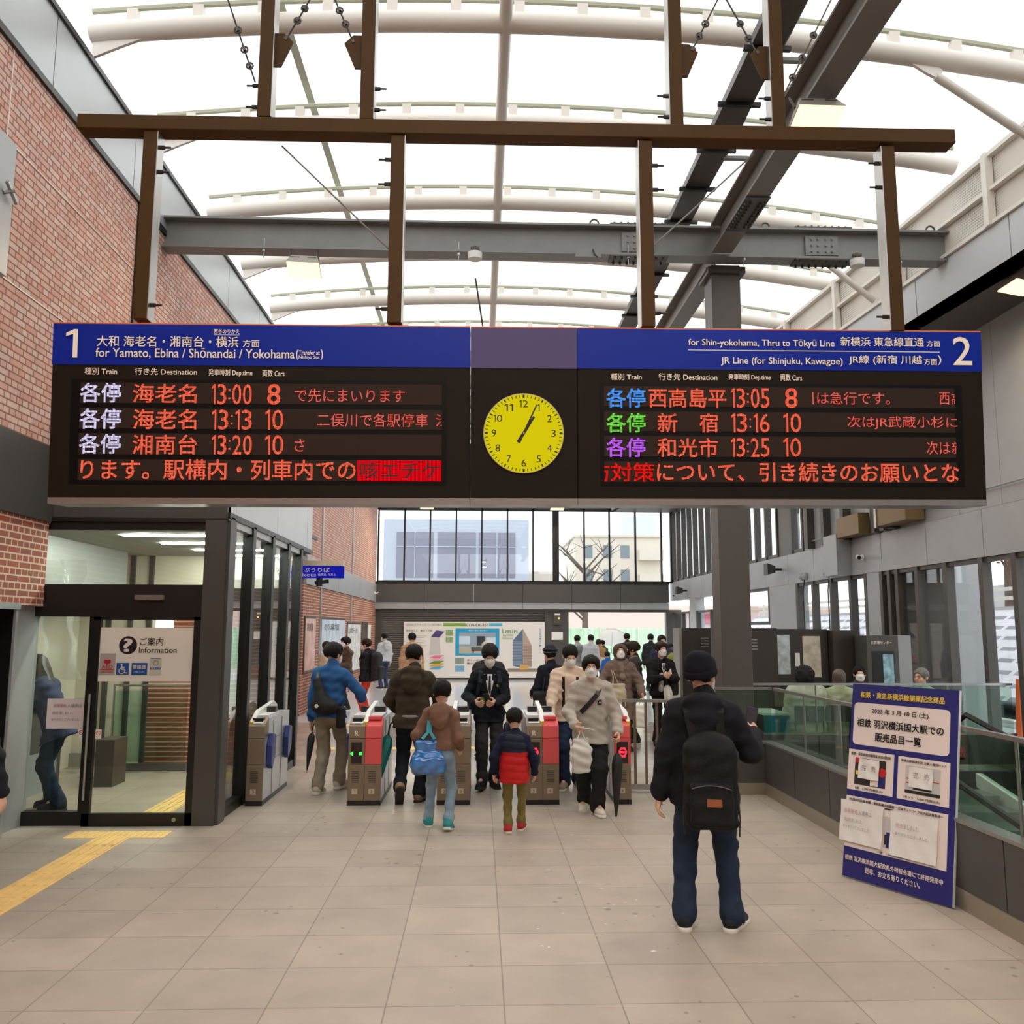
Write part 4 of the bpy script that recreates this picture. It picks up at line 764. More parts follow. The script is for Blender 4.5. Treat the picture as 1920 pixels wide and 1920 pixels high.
# ------------------------------------------------------------------ sliding door stickers
YD = YR - .036
t = thing('information_sign', 'white information sign with a black question mark on the sliding door', 'sign', None, (-3.3, YD, 1.6)); MB().box((-3.755, YD, 1.37), (-2.82, YD + .004, 1.895)).build('sheet', mat('sign_cream', (244, 236, 222), .5), t)
px2 = lambda x, y: (-3.755 + (x - 187) / 183 * .96, 1.89 - (y - 1177) / 100 * .52)
a = MB(); cx, cz = px2(242, 1209.5); a.disc((cx, YD - .002, cz), X3, Z3, .088, M_tdark); a.text('?', (0, YD - .004, 0), X3, Z3, (cx - .04, cx + .04, cz - .06, cz + .062), M_offw, .03)
for s, x0, x1, y0, y1, b in (('ご案内', 264, 307, 1195, 1210, .006), ('Information', 263, 333, 1213, 1224, .004)):
    p, q = px2(x0, y1), px2(x1, y0); a.text(s, (0, YD - .003, 0), X3, Z3, (p[0], q[0], p[1], q[1]), M_tdark, b)
a.build('black_print', None, t)
def sticker(nm, lb, x0, x1, y0, y1, bg, items):
    p, q = px2(x0, y1), px2(x1, y0); o = thing(nm, lb, 'sticker', None, (p[0], YD, p[1])); MB().box((p[0], YD - .004, p[1]), (q[0], YD - .001, q[1])).build('backing', bg, o); a = MB(); w0, h0 = q[0] - p[0], q[1] - p[1]
    for it in items:
        if it[0] == 'T': _, s, u0, u1, v0, v1, m = it; a.text(s, (0, YD - .006, 0), X3, Z3, (p[0] + u0 * w0, p[0] + u1 * w0, p[1] + v0 * h0, p[1] + v1 * h0), m, .012)
        elif it[0] == 'B': _, u0, u1, v0, v1, m = it; a.box((p[0] + u0 * w0, YD - .006, p[1] + v0 * h0), (p[0] + u1 * w0, YD - .004, p[1] + v1 * h0), m)
        elif it[0] == 'C': _, u, v, r, m = it; a.disc((p[0] + u * w0, YD - .006, p[1] + v * h0), X3, Z3, r * w0, m)
        elif it[0] == 'RG': _, u, v, r, m = it; a.disc((p[0] + u * w0, YD - .006, p[1] + v * h0), X3, Z3, r * w0, m, 24, r * w0 * .8)
    a.build('print', None, o)
M_red = mat('sticker_red', (196, 30, 44), .5); M_sblue = mat('sticker_blue', (24, 84, 158), .5)
HEART = [('C', .38, .62, .13, M_red), ('C', .6, .62, .13, M_red), ('T', '▼', .27, .71, .46, .66, M_red)]
sticker('aed_sticker', 'grey sticker with a red heart and AED at left on the information sign', 192, 220.5, 1225, 1264.5, mat('sticker_grey', (186, 172, 164), .5), HEART + [('T', 'AED', .15, .85, .3, .46, M_red), ('B', .05, .92, .22, .27, M_red), ('T', '自動体外式除細動器', .1, .9, .1, .15, M_red)])
sticker('wheelchair_sticker', 'blue wheelchair symbol sticker on the information sign', 223, 246, 1242.5, 1264.5, M_sblue, [('C', .42, .86, .07, M_offw), ('RG', .46, .33, .26, M_offw), ('B', .38, .48, .42, .78, M_offw), ('B', .38, .7, .6, .67, M_offw), ('B', .38, .72, .4, .48, M_offw), ('B', .66, .74, .16, .48, M_offw), ('B', .66, .88, .12, .19, M_offw)])
sticker('writing_sticker', 'blue sticker with white Japanese characters on the information sign', 251, 280, 1242.5, 1265, M_sblue, [('T', '筆談器', .08, .92, .5, .85, M_offw), ('T', 'ご用意しています', .15, .85, .2, .32, M_offw)])
sticker('hearing_sticker', 'pale sticker with a blue stripe at the right of the information sign', 284, 306, 1233, 1265, mat('sticker_pale', (214, 206, 190), .5), [('B', .08, .96, .32, .44, M_sblue), ('T', '耳マーク', .15, .9, .33, .43, M_offw), ('B', .1, .9, .95, .98, M_sblue), ('T', '○', .3, .75, .55, .85, M_grey)])
YW = YR + .02
t = thing('sold_out_paper', 'pinkish white paper taped on the fixed glass beside the sliding door', 'paper sheet', None, (-4.0, YW, 1.05)); MB().box((-4.235, YW, .91), (-3.79, YW + .004, 1.2)).build('paper', mat('pinkish_paper', (232, 214, 212), .6), t)
a = MB()
for s, x0, x1, z0, z1, m in (('赤帯硬券', -4.175, -4.05, 1.115, 1.15, M_pink), ('入場券は', -4.04, -3.9, 1.115, 1.15, M_grey), ('完売', -4.18, -4.12, 1.045, 1.075, M_pink), ('致しました。', -4.11, -3.98, 1.045, 1.075, M_grey), ('ありがとうございました。', -4.185, -3.91, .985, 1.012, M_grey)): a.text(s, (0, YW - .003, 0), X3, Z3, (x0, x1, z0, z1), m, .004)
a.build('print', None, t)
for x, y, lb in ((-3.89, YW - .003, 'small no-entry sticker on the fixed glass below the paper'), (-3.7, YD - .003, 'small no-entry sticker on the edge of the sliding door')):
    t = thing('warning_sticker', lb, 'sticker', None, (x, y, .85)); MB().box((x - .028, y, .82), (x + .028, y + .002, .91)).build('backing', M_offw, t); MB().disc((x, y - .001, .875), X3, Z3, .022, M_red, 20, .017).bar((x - .015, y - .001, .89), (x + .015, y - .001, .86), .004, .001, up=(0, 1, 0), m=M_red).build('print', None, t)
# tickets sign
t = thing('tickets_sign', 'blue hanging tickets sign half hidden behind the glass wall', 'sign', None, (-2.8, 14, 2.8)); MB().box((-3.4, 14, 2.68), (-2.17, 14.14, 2.87)).build('face', emit('tickets_blue', (24, 30, 168), .75), t); MB().box((-3.4, 13.98, 2.87), (-2.17, 14.16, 2.95)).build('top_housing', mat('sign_top_cream', (222, 206, 178), .5), t); MB().cyl((-2.55, 14.08, 2.55), (-2.55, 14.08, 2.68), .05, n=10).bar((-2.62, 14.08, 2.6), (-2.4, 14.08, 2.63), .05, .06).build('camera_dome', M_black, t)
MB().text('きっぷうりば', (0, 13.995, 0), X3, Z3, (-2.98, -2.38, 2.77, 2.84), M_offw, .02).text('Tickets', (0, 13.995, 0), X3, Z3, (-2.98, -2.59, 2.7, 2.755), M_offw, .01).text('售票处', (0, 13.995, 0), X3, Z3, (-2.56, -2.43, 2.71, 2.75), M_offw).text('매표소', (0, 13.995, 0), X3, Z3, (-2.4, -2.28, 2.71, 2.75), M_offw).build('white_lettering', None, t)
MB().bar((-2.62, 13.36, 3.3), (-2.62, 14.1, 3.3), .04, .04).bar((-2.62, 14.08, 2.94), (-2.62, 14.08, 3.32), .04, .04).build('hanger', M_dsteel, t)
# ------------------------------------------------------------------ big poster on the shutter
YP = YE - .1
t = thing('wall_poster', 'wide white property poster with a tower picture on the end wall', 'poster', None, (-.2, YP, 0)); MB().box((-2.8, YP, .08), (2.43, YP + .06, 2.12)).build('sheet', mat('poster_white', (236, 232, 226), .5), t)
def pm(n, c): return mat('print_' + n, c, .5)
a = MB(); F_ = lambda x0, x1, z0, z1, m, y=.004: a.box((x0, YP - y, z0), (x1, YP - y + .003, z1), m)
F_(-.89, .74, .88, 1.88, pm('cyan', (30, 160, 206))); F_(-1.34, -.51, 1.96, 2.08, pm('green', (126, 172, 60))); F_(.35, .85, 1.97, 2.08, pm('sky', (90, 176, 214))); a.build('colour_panels', None, t)
a = MB(); F_(-.75, .62, .96, 1.73, pm('room', (150, 168, 184)), .006); F_(-.75, .62, .96, 1.22, pm('room_floor', (186, 180, 168)), .008); F_(-.1, .2, 1.25, 1.6, pm('room_dark', (48, 52, 58)), .009); F_(-.75, -.35, 1.3, 1.6, pm('room_window', (206, 226, 240)), .009); F_(.25, .6, 1.3, 1.55, MATS['print_room_window'], .009); F_(-.3, .35, 1.05, 1.2, pm('room_table', (92, 90, 88)), .01); F_(-.25, -.2, .97, 1.1, MATS['print_room_table'], .01); a.build('room_photo', None, t)
a = MB(); pp = lambda pts, m, y=.006: a.face([(x, YP - y, z) for x, z in pts][::1], m)
pp([(1.61, 1.87), (1.24, 1.44), (1.24, .52), (1.62, .42)], pm('tower_shade', (92, 112, 138))); pp([(1.62, 1.87), (1.62, .42), (1.95, .46), (1.95, 1.25)], pm('tower_lit', (186, 164, 150)))
for k in range(16):
    z = .56 + k * .055; a.box((1.24, YP - .008, z), (1.6, YP - .006, z + .018), pm('tower_band', (166, 184, 204))) if z < 1.42 else None; a.box((1.64, YP - .008, z), (1.94, YP - .006, z + .016), pm('tower_band2', (128, 104, 98))) if z < 1.24 else None
a.box((1.05, YP - .008, .3), (2.2, YP - .006, .42), pm('street', (150, 132, 116))); a.box((1.5, YP - .01, .38), (1.8, YP - .008, .56), pm('shop_glow', (224, 176, 96))); a.build('tower_picture', None, t)
a = MB(); pp([(-1.79, 1.58), (-1.6, 1.81), (-1.29, 1.77), (-1.49, 1.54)], pm('roof_purple', (76, 66, 122))); pp([(-1.85, .91), (-1.79, 1.58), (-1.49, 1.54), (-1.42, .95)], pm('prism_grey', (206, 202, 200))); 
for k, c in enumerate(((236, 120, 150), (240, 180, 196), (92, 150, 60), (240, 170, 50), (100, 176, 220))): z = .8 - .1 * k; pp([(-1.85, z), (-1.65, z + .09), (-1.28, z + .1), (-1.5, z - .02)], pm('layer%d' % k, c), .008 + k * .001)
for z0, z1, c in ((.58, .8, (140, 160, 150)), (.3, .52, (120, 176, 214))): F_(-.89, -.55, z0, z1, pm('thumb%d' % int(z0 * 10), c))
a.build('diagram', None, t)
a = MB(); pt = lambda s, x0, x1, z0, z1, m, b=.0: a.text(s, (0, YP - .012, 0), X3, Z3, (x0, x1, z0, z1), m, b)
pt('LIFEINFOテキスタウン羽沢横浜', -2.72, -1.4, 1.98, 2.06, M_grey); pt('0120-830-357', -.49, .33, 1.96, 2.06, M_tdark); pt('初めまして　始まりの街', -2.71, -1.75, 1.76, 1.84, M_tdark); pt('1min', .85, 1.41, 1.71, 1.87, pm('min_green', (110, 160, 110)), .01); pt('TOWER', .85, 1.24, 1.6, 1.67, MATS['print_min_green']); pt('RESIDENCE', .85, 1.24, 1.49, 1.55, MATS['print_min_green'])
pt('商業施設', -1.24, -.98, 1.62, 1.84, pm('green2', (120, 170, 70)), .01); pt('複合開発', -1.24, -.98, 1.37, 1.58, MATS['print_green2'], .01); pt('横浜で 駅と 住む街へ', -.4, .3, 1.78, 1.84, M_offw); pt('新しい街が', -.45, .1, .68, .76, M_tdark); pt('動き出す', -.45, 0, .56, .64, M_tdark)
for k, s in enumerate('23階建・タワーレジデ'): pt(s, 2.22, 2.3, 1.82 - k * .085, 1.88 - k * .085, pm('blue3', (110, 160, 200)))
for k in range(9): F_(-2.7, -1.95 - .1 * (k % 3), 1.6 - k * .06, 1.61 - k * .06, M_grey)
a.build('lettering', None, t)
# posters on the far left wall
for y0, y1, z0, z1, c, lb, tx in ((19.7, 20.9, .95, 2.1, (236, 190, 180), 'pink and white poster on the far left brick wall', '路線図'), (21.7, 25.4, .8, 2.1, (206, 218, 230), 'large pale blue map poster on the far left brick wall', 'のりば案内図'), (26.0, 28.8, .6, 2.0, (224, 224, 222), 'pale framed notice case on the far left brick wall', 'お知らせ')):
    t = thing('wall_map', lb, 'poster', None, (-3.86, y0, z0)); MB().box((-3.865, y0 - .05, z0 - .05), (-3.84, y1 + .05, z1 + .05)).build('frame', M_panel2, t); MB().box((-3.84, y0, z0), (-3.835, y1, z1)).build('print', mat('map_print%d' % int(y0), c, .5, noise=.25, nscale=3.5), t); MB().text(tx, (-3.832, y0, 0), (0, 1, 0), Z3, (.1 * (y1 - y0), .7 * (y1 - y0), z1 - .28, z1 - .1), M_tdark).build('lettering', None, t)
tag(MB().box((-3.87, 29.2, 0), (-3.84, 30.6, 2.1)).build('dark_door', M_dsteel), 'dark door in the far left brick wall behind the person in red trousers', 'door'); tag(MB().box((-3.86, 30.7, .3), (-3.83, 31.4, 2.0)).build('narrow_notice', M_paper), 'narrow white notice beside the dark door on the far left wall', 'notice')
# ------------------------------------------------------------------ ticket gates
M_gbase = mat('gate_taupe', (140, 122, 100), .42, .3, noise=.04); M_gside = mat('gate_silver', (196, 196, 198), .32, .45, noise=.05, nscale=5); M_coral = mat('gate_coral', (236, 92, 92), .4); M_navyf = mat('flap_navy', (44, 62, 128), .35); M_yst = mat('gate_yellow', (236, 190, 40), .4); M_gdark = mat('gate_screen', (38, 26, 24), .25)
G_on = emit('gate_green_light', (60, 235, 80), 2.2); R_on = emit('gate_red_light', (255, 40, 60), 2.2)
YG = 9.83
def gate(x0, halves, lb, rail):
    n = len(halves); wd = .181; x1 = x0 + wd * n; t = thing('ticket_gate', lb, 'ticket gate', None, ((x0 + x1) / 2, YG, 0)); ln = 1.25
    MB().poly([(x0 + .004, YG + .02, .05), (x0 + .004, YG + ln, .05), (x0 + .004, YG + ln, .9), (x0 + .004, YG + .25, .9), (x0 + .004, YG + .08, .84), (x0 + .004, YG + .05, .7), (x0 + .004, YG + .02, .42)], (x1 - x0 - .008, 0, 0)).build('body', M_gside, t)
    MB().box((x0, YG + .0, 0), (x1, YG + ln, .05)).build('kick_plate', M_black, t)
    sd = MB()
    for sx in (x0 + .003, x1 - .003):
        for yy in (YG + .42, YG + .85): sd.box((sx - .004, yy, .06), (sx + .004, yy + .006, .86))
        sd.box((sx - .004, YG + .1, .43), (sx + .004, YG + ln, .436)); sd.box((sx - .004, YG + .5, .66), (sx + .004, YG + ln, .666)); sd.box((sx - .005, YG + .5, .48), (sx + .005, YG + .56, .6))
    sd.build('panel_joints', M_grey, t)
    for i, h in enumerate(halves):
        a0 = x0 + wd * i; a1 = a0 + wd; c = M_coral if h['c'] == 'r' else M_gbase
        fp = MB().box((a0 + .002, YG, .05), (a1 - .002, YG + .03, .425)).build('lower_front', M_gbase, t, bevel=.004)
        v = MB()
        for k in range(7): v.box((a0 + .045, YG - .003, .24 + k * .019), (a1 - .055, YG, .249 + k * .019))
        v.build('vent_slots', M_dsteel, fp)
        MB().box((a0 + .05, YG - .003, .12), (a1 - .07, YG, .175)).build('number_plate', mat('plate_pale', (206, 192, 170), .5), fp); MB().text(h['n'], (0, YG - .005, 0), X3, Z3, (a0 + .07, a1 - .09, .13, .165), M_gbase, .03).build('number', None, fp)
        MB().box((a0 + .002, YG + .004, .43), (a1 - .002, YG + .05, .7)).build('middle_front', c if not h.get('d') or h['c'] == 'r' else M_gbase, t, bevel=.004)
        if h.get('d'):
            dm = MB().box((a0 + .035, YG - .002, .44), (a1 - .03, YG + .005, .665)).build('display', M_gdark, t); cx = (a0 + a1) / 2; s_ = MB()
            if h['d'] == 'g': s_.face([(cx - .07, YG - .004, .545), (cx - .035, YG - .004, .57), (cx - .035, YG - .004, .52)]).box((cx + .03, YG - .004, .53), (cx + .06, YG - .003, .56)); s_.build('green_arrow', G_on, dm)
            else: s_.disc((cx, YG - .004, .555), X3, Z3, .045, None, 20, .033).box((cx - .045, YG - .0045, .545), (cx + .045, YG - .0035, .566)).box((cx - .03, YG - .004, .59), (cx + .03, YG - .003, .605)).box((cx - .03, YG - .004, .5), (cx + .03, YG - .003, .515)); s_.build('red_no_entry', R_on, dm)
        MB().poly([(a0 + .002, YG + .015, .705), (a0 + .002, YG + .03, .83), (a0 + .002, YG + .05, .855), (a0 + .002, YG + .2, .915), (a0 + .002, YG + .2, .705)], (wd - .004, 0, 0)).build('top_cover', c, t, bevel=.004)
        if h['c'] == 'b':
            MB().box((a0 + .03, YG + .08, .87), (a1 - .04, YG + .17, .912)).build('ticket_slot', M_black, t); MB().add([(a0 + .03, YG + .045, .862), (a1 - .03, YG + .045, .862), (a1 - .03, YG + .1, .885), (a0 + .03, YG + .1, .885)], [(0, 1, 2, 3)]).build('slot_plate', M_plasticw, t)
            if h.get('R'): MB().text('R', (0, YG + .012, 0), X3, Z3, (a0 + .07, a1 - .075, .735, .785), M_text, .03).build('white_letter', None, t)
        else: MB().box((a0 + .02, YG + .1, .895), (a1 - .02, YG + .2, .93)).build('card_reader', M_coral, t, bevel=.004)
    MB().box((x0 + .02, YG + .24, .9), (x1 - .02, YG + .75, .93)).build('top_tray', M_plasticw, t); MB().box((x0 + .05, YG + .62, .9), (x1 - .03, YG + .72, .99)).build('screen', M_black, t)
    for rx in rail: 
        MB().poly([(rx, YG + .06, .88), (rx, YG + .3, .98), (rx, YG + 1.0, 1.03), (rx, YG + 1.15, .98), (rx, YG + 1.2, .9), (rx, YG + .3, .9)], (.05, 0, 0)).build('sensor_rail', M_plasticw, t, bevel=.006); MB().box((rx + .005, YG + .045, .71), (rx + .045, YG + .065, .88)).build('yellow_stripe', M_yst, t)
    return t
def flap(t, x, y, s, z0=.36, z1=.74, l=.2): MB().poly([(x, y, z0 + .05), (x, y + l * .35, z0), (x, y + l, z0 + .14), (x, y + l, z1 - .02), (x, y + l * .4, z1), (x, y, z0 + .25)], (s * .06, 0, 0)).build('flap', M_navyf, t, bevel=.01)
g = gate(-2.5, [dict(c='b', n='1')], 'single ticket gate beside the glass wall, leftmost of the row', (-2.5,)); flap(g, -2.32, YG + .12, 1); flap(g, -2.32, YG + .95, 1)
g = gate(-1.415, [dict(c='b', n='1', d='g', R=1), dict(c='r', n='2')], 'double ticket gate with a green arrow and a coral right half', (-1.26,)); flap(g, -1.415, YG + .1, -.5, .5, .68, .1)
g = gate(-.45, [dict(c='b', n='2'), dict(c='b', n='3')], 'plain grey double ticket gate behind the boy in brown', (-.3,))
g = gate(.52, [dict(c='b', n='3', d='r', R=1), dict(c='r', n='4')], 'double ticket gate beside the child in the red vest', (.675,))
g = gate(1.49, [dict(c='r', n='4', d='r')], 'single coral ticket gate with a red no-entry light, rightmost of the row', (1.63,))
# rain drops on the floor, their glints painted as pale flecks
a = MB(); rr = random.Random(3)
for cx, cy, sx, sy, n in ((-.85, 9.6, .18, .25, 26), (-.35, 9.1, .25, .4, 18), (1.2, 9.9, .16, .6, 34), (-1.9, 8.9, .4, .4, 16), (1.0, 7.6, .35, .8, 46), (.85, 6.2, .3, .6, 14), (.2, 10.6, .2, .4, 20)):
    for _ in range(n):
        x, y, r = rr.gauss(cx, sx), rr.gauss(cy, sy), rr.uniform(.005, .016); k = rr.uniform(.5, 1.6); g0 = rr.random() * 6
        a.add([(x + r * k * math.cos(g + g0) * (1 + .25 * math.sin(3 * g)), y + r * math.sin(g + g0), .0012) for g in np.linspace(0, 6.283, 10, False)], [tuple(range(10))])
wm = mat('painted_wet_glints', (236, 232, 224), .15, spec=1.0)
tag(a.build('wet_glint_specks', wm), 'small wet specks with glints painted pale, scattered on the floor around the ticket gates', 'wet specks', None, 'stuff')
# fence between last gate and railing
t = thing('barrier_fence', 'low metal barrier fence right of the last ticket gate', 'fence', None, (2.2, 10.9, 0))
MB().bar((1.7, 10.6, 1.05), (2.76, 10.43, 1.05), .05, .035).build('top_rail', M_alu, t); MB().bar((1.7, 10.6, .06), (2.76, 10.43, .06), .05, .06).build('bottom_rail', M_alu, t)
for k in range(9): x = 1.72 + k * .128; MB().bar((x, 10.6 - (x - 1.7) * .16, .06), (x, 10.6 - (x - 1.7) * .16, 1.04), .03, .015, up=(0, 1, 0)).build('upright', mat('fence_brown', (120, 104, 88), .4, .4), t)
# ------------------------------------------------------------------ outside
M_out = mat('outside_paving', (188, 190, 192), .35, noise=.06, nscale=.5); struct('ground_outside', MB().box((-60, YE, -.2), (60, 120, -.02)).box((7.55, -30, -.4), (60, YE, -.1)).box((-60, -30, -.5), (-6, YE, -.4)), M_out)
t = thing('office_building', 'pale grey office block with dark window fields beyond the end wall windows', 'building', None, (-1.6, 60, 0)); MB().box((-6.6, 60, 0), (3.35, 72, 9.3)).build('walls', mat('office_wall', (176, 186, 200), .7), t)
for x0, x1 in ((-5.7, -3.2), (-2.9, -.3), (-.1, 2.4)):
    for z0, z1 in ((2.6, 5.0), (5.3, 8.4)):
        w_ = MB().box((x0, 59.94, z0), (x1, 60, z1)).build('window', mat('office_glass', (128, 130, 146), .25), t); MB().box(((x0 + x1) / 2 - .03, 59.9, z0), ((x0 + x1) / 2 + .03, 59.94, z1)).box((x0, 59.9, z1 - (z1 - z0) * .33), (x1, 59.94, z1 - (z1 - z0) * .33 + .05)).build('mullion', MATS['office_wall'], w_)
t = thing('apartment_building', 'cream apartment block with a small roof tower seen through the end wall windows', 'building', None, (11.8, 75, 0)); M_apt = mat('apartment_wall', (214, 208, 194), .8)
MB().box((8.2, 75, 0), (15.6, 86, 9.75)).build('walls', M_apt, t); MB().box((12.4, 76, 9.75), (15.3, 82, 11.7)).build('roof_tower', mat('tower_pale', (206, 216, 224), .7), t); MB().box((8.0, 74.8, 9.7), (15.8, 86.2, 9.9)).build('roof', M_apt, t)
for i, x in enumerate((8.9, 10.6, 12.1)):
    for k in range(4): o = MB().box((x, 74.94, 1.6 + k * 2.1), (x + .75, 75, 2.7 + k * 2.1)).build('window', mat('apt_glass', (120, 136, 144), .3), t)
for k in range(4): MB().box((13.6, 74.2, 1.4 + k * 2.1), (15.7, 75, 2.3 + k * 2.1)).build('balcony', M_apt, t)
t = thing('low_building', 'small pale building between the office block and the apartment block', 'building', None, (5, 70, 0)); MB().box((3.7, 70, 0), (6.1, 76, 6.4)).build('walls', M_apt, t); MB().box((4.2, 69.95, 3.6), (4.9, 70, 4.6)).box((4.2, 69.95, 1.6), (4.9, 70, 2.6)).build('window', MATS['apt_glass'], t)
M_bark = mat('bark', (92, 80, 70), .9); M_leaf = mat('leaf_green', (96, 122, 66), .8, noise=.4, nscale=3); M_leaf2 = mat('leaf_rust', (166, 116, 90), .8, noise=.4, nscale=3)
def tree(lb, x, y, h, leaf=None, r=1.4, z=0):
    t = thing('tree', lb, 'tree', None, (x, y, z), rz=0); b = MB(); rr = random.Random(int(x * 10 + y)); b.tube([(0, 0, 0), (.05, 0, h * .4), (0, .05, h * .75)], [h * .03, h * .022, h * .01], 8); tips = []
    for k in range(16):
        g = rr.uniform(0, 6.3); z0 = h * rr.uniform(.3, .7); l_ = h * rr.uniform(.2, .38); e = Vector((math.cos(g) * l_, math.sin(g) * l_, z0 + l_ * rr.uniform(.5, 1.1))); b.tube([(0, 0, z0), e * .5 + Vector((0, 0, z0 * .5 + .1)), e], [h * .009, h * .006, h * .002], 5); tips.append(e)
        for q in range(3): e2 = e * .6 + Vector((0, 0, z0 * .4)) + Vector((rr.uniform(-1, 1), rr.uniform(-1, 1), rr.uniform(.2, 1))) * h * .12; b.tube([e * .6 + Vector((0, 0, z0 * .4)), e2], [h * .004, h * .0015], 4)
    b.build('trunk', M_bark, t)
    if leaf:
        c = MB(); cs = [Vector((rr.gauss(0, .45) * r, rr.gauss(0, .45) * r, h * .66 + rr.gauss(0, .4) * r)) for _ in range(26)]
        for p in cs:
            for _ in range(110):
                d = Vector((rr.gauss(0, 1), rr.gauss(0, 1), rr.gauss(0, 1))).normalized() * r * .42 * rr.uniform(.6, 1); q = p + d; s_ = rr.uniform(.08, .16); u = Vector((rr.gauss(0, 1), rr.gauss(0, 1), rr.gauss(0, 1))).normalized(); v = u.orthogonal().normalized()
                c.add([q - u * s_, q + v * s_ * .5, q + u * s_, q - v * s_ * .5], [(0, 1, 2, 3)])
        c.build('foliage', leaf, t)
tree('bare winter tree left of the cream apartment block', 6.2, 52, 7.6)
for k, (x, y, h, lf) in enumerate(((16.5, 19, 4.2, 2), (18.5, 22.8, 4.2, 1), (18, 26.5, 4.2, 2), (19, 31, 5, 1), (17, 15.5, 4.5, 1), (20, 36, 5, 2))):
    tree(('green tree' if lf == 1 else 'rust coloured tree') + ' on the bank outside the right windows, ' + ('nearest', 'second', 'third', 'fourth', 'at the very right edge', 'farthest')[k], x, y, h, M_leaf if lf == 1 else M_leaf2, 1.25, 2.4)
# bank with grid concrete, guard rail and road
def slopemat():
    m = brick('slope_grid', (150, 152, 160), (140, 142, 152), (214, 216, 220), plane='YZ', bw=.8, rh=.26, ms=.09, sq=1, off=.5, bump=.2); return m
a = MB(); a.add([(11.5, 8, .35), (11.5, 45, .35), (14.3, 45, 2.5), (14.3, 8, 2.5), (14.3, 8, -.4), (14.3, 45, -.4)], [(0, 3, 2, 1), (0, 1, 5, 4), (1, 2, 5), (0, 4, 3), (2, 3, 4, 5)]); struct('ground_bank', a, slopemat())
a = MB(); a.box((14.2, 8, 2.4), (30, 45, 2.52)); a.box((20, 8, 2.5), (30, 45, 3.6)); struct('ground_road', a, M_out)
t = thing('guard_rail', 'white guard rail along the top of the concrete bank outside', 'guard rail', None, (14.4, 25, 2.5)); MB().box((14.38, 8, 2.95), (14.42, 45, 3.05)).build('upper_bar', M_white, t); MB().box((14.38, 8, 2.7), (14.42, 45, 2.8)).build('lower_bar', M_white, t)
for y in np.arange(9, 45, 2.2): MB().box((14.36, y, 2.5), (14.44, y + .1, 3.12)).build('post', M_white, t)
MB().tube([(11.0, 8, .02), (11.0, 45, .02)], .05, 6).build('kerb_line', M_white); bpy.data.objects['kerb_line']['kind'] = 'structure'
tag(MB().box((9.0, 15.8, -.1), (9.05, 16.5, 1.9)).build('green_banner', mat('banner_green', (90, 190, 80), .6)), 'bright green banner outside the right windows behind the seated man', 'banner'); tag(MB().cyl((9.9, 16.0, -.1), (9.9, 16.0, 1.0), .12, .06, 12).build('traffic_cone', mat('cone_orange', (236, 96, 50), .5)), 'orange traffic cone outside the right windows', 'cone')
# green fence, cars and shop front beyond the far opening
def netmat():
    m = mat('fence_green', (196, 242, 196), .6, noise=.3, nscale=1.2, stretch=(6, 1, .6)); return m
t = thing('green_fence', 'bright green net fence across the forecourt beyond the far doorway', 'fence', None, (6, 41, 0)); MB().box((2.0, 41, 0), (13, 41.04, 1.9)).build('net', netmat(), t)
for x in np.arange(2, 13.2, 1.8): MB().cyl((x, 40.97, 0), (x, 40.97, 1.98), .03, n=8).build('post', M_white, t)
def car(lb, x, y, c, L_=4.2):
    t = thing('car', lb, 'car', None, (x, y, 0), rz=0); pts = [(-L_ / 2, .25), (-L_ / 2, .8), (-L_ * .42, .95), (-L_ * .27, 1.45), (L_ * .2, 1.5), (L_ * .36, 1.0), (L_ * .49, .85), (L_ / 2, .3)]
    MB().poly([(p, -.8, q) for p, q in pts], (0, 1.6, 0)).build('body', mat('car_paint_%d' % c[0], c, .25, coat=.5), t, bevel=.06); MB().poly([(-L_ * .36, -.82, 1.0), (-L_ * .25, -.82, 1.38), (L_ * .18, -.82, 1.42), (L_ * .31, -.82, 1.0)], (0, 1.64, 0)).build('window_band', mat('car_glass', (60, 70, 78), .1), t)
    for px in (-L_ * .3, L_ * .3): MB().cyl((px, -.84, .32), (px, -.62, .32), .31, n=20).cyl((px, .62, .32), (px, .84, .32), .31, n=20).build('wheels', M_black, t)
car('white car parked behind the green fence, left one', 5.2, 45, (232, 234, 236)); car('silver car parked behind the green fence, right one', 9.9, 45.3, (206, 212, 216))
t = thing('shop_building', 'low pinkish shop front far beyond the green fence', 'building', None, (9, 58, 0)); MB().box((4, 58, 0), (24, 66, 3.4)).build('walls', mat('shop_pink', (214, 186, 176), .8), t); MB().box((4.5, 57.95, .4), (23, 58, 1.6)).build('windows', mat('office_glass', (128, 130, 146)), t); MB().box((14, 57.9, 2.2), (15.5, 57.95, 2.9)).build('red_sign', M_red, t)

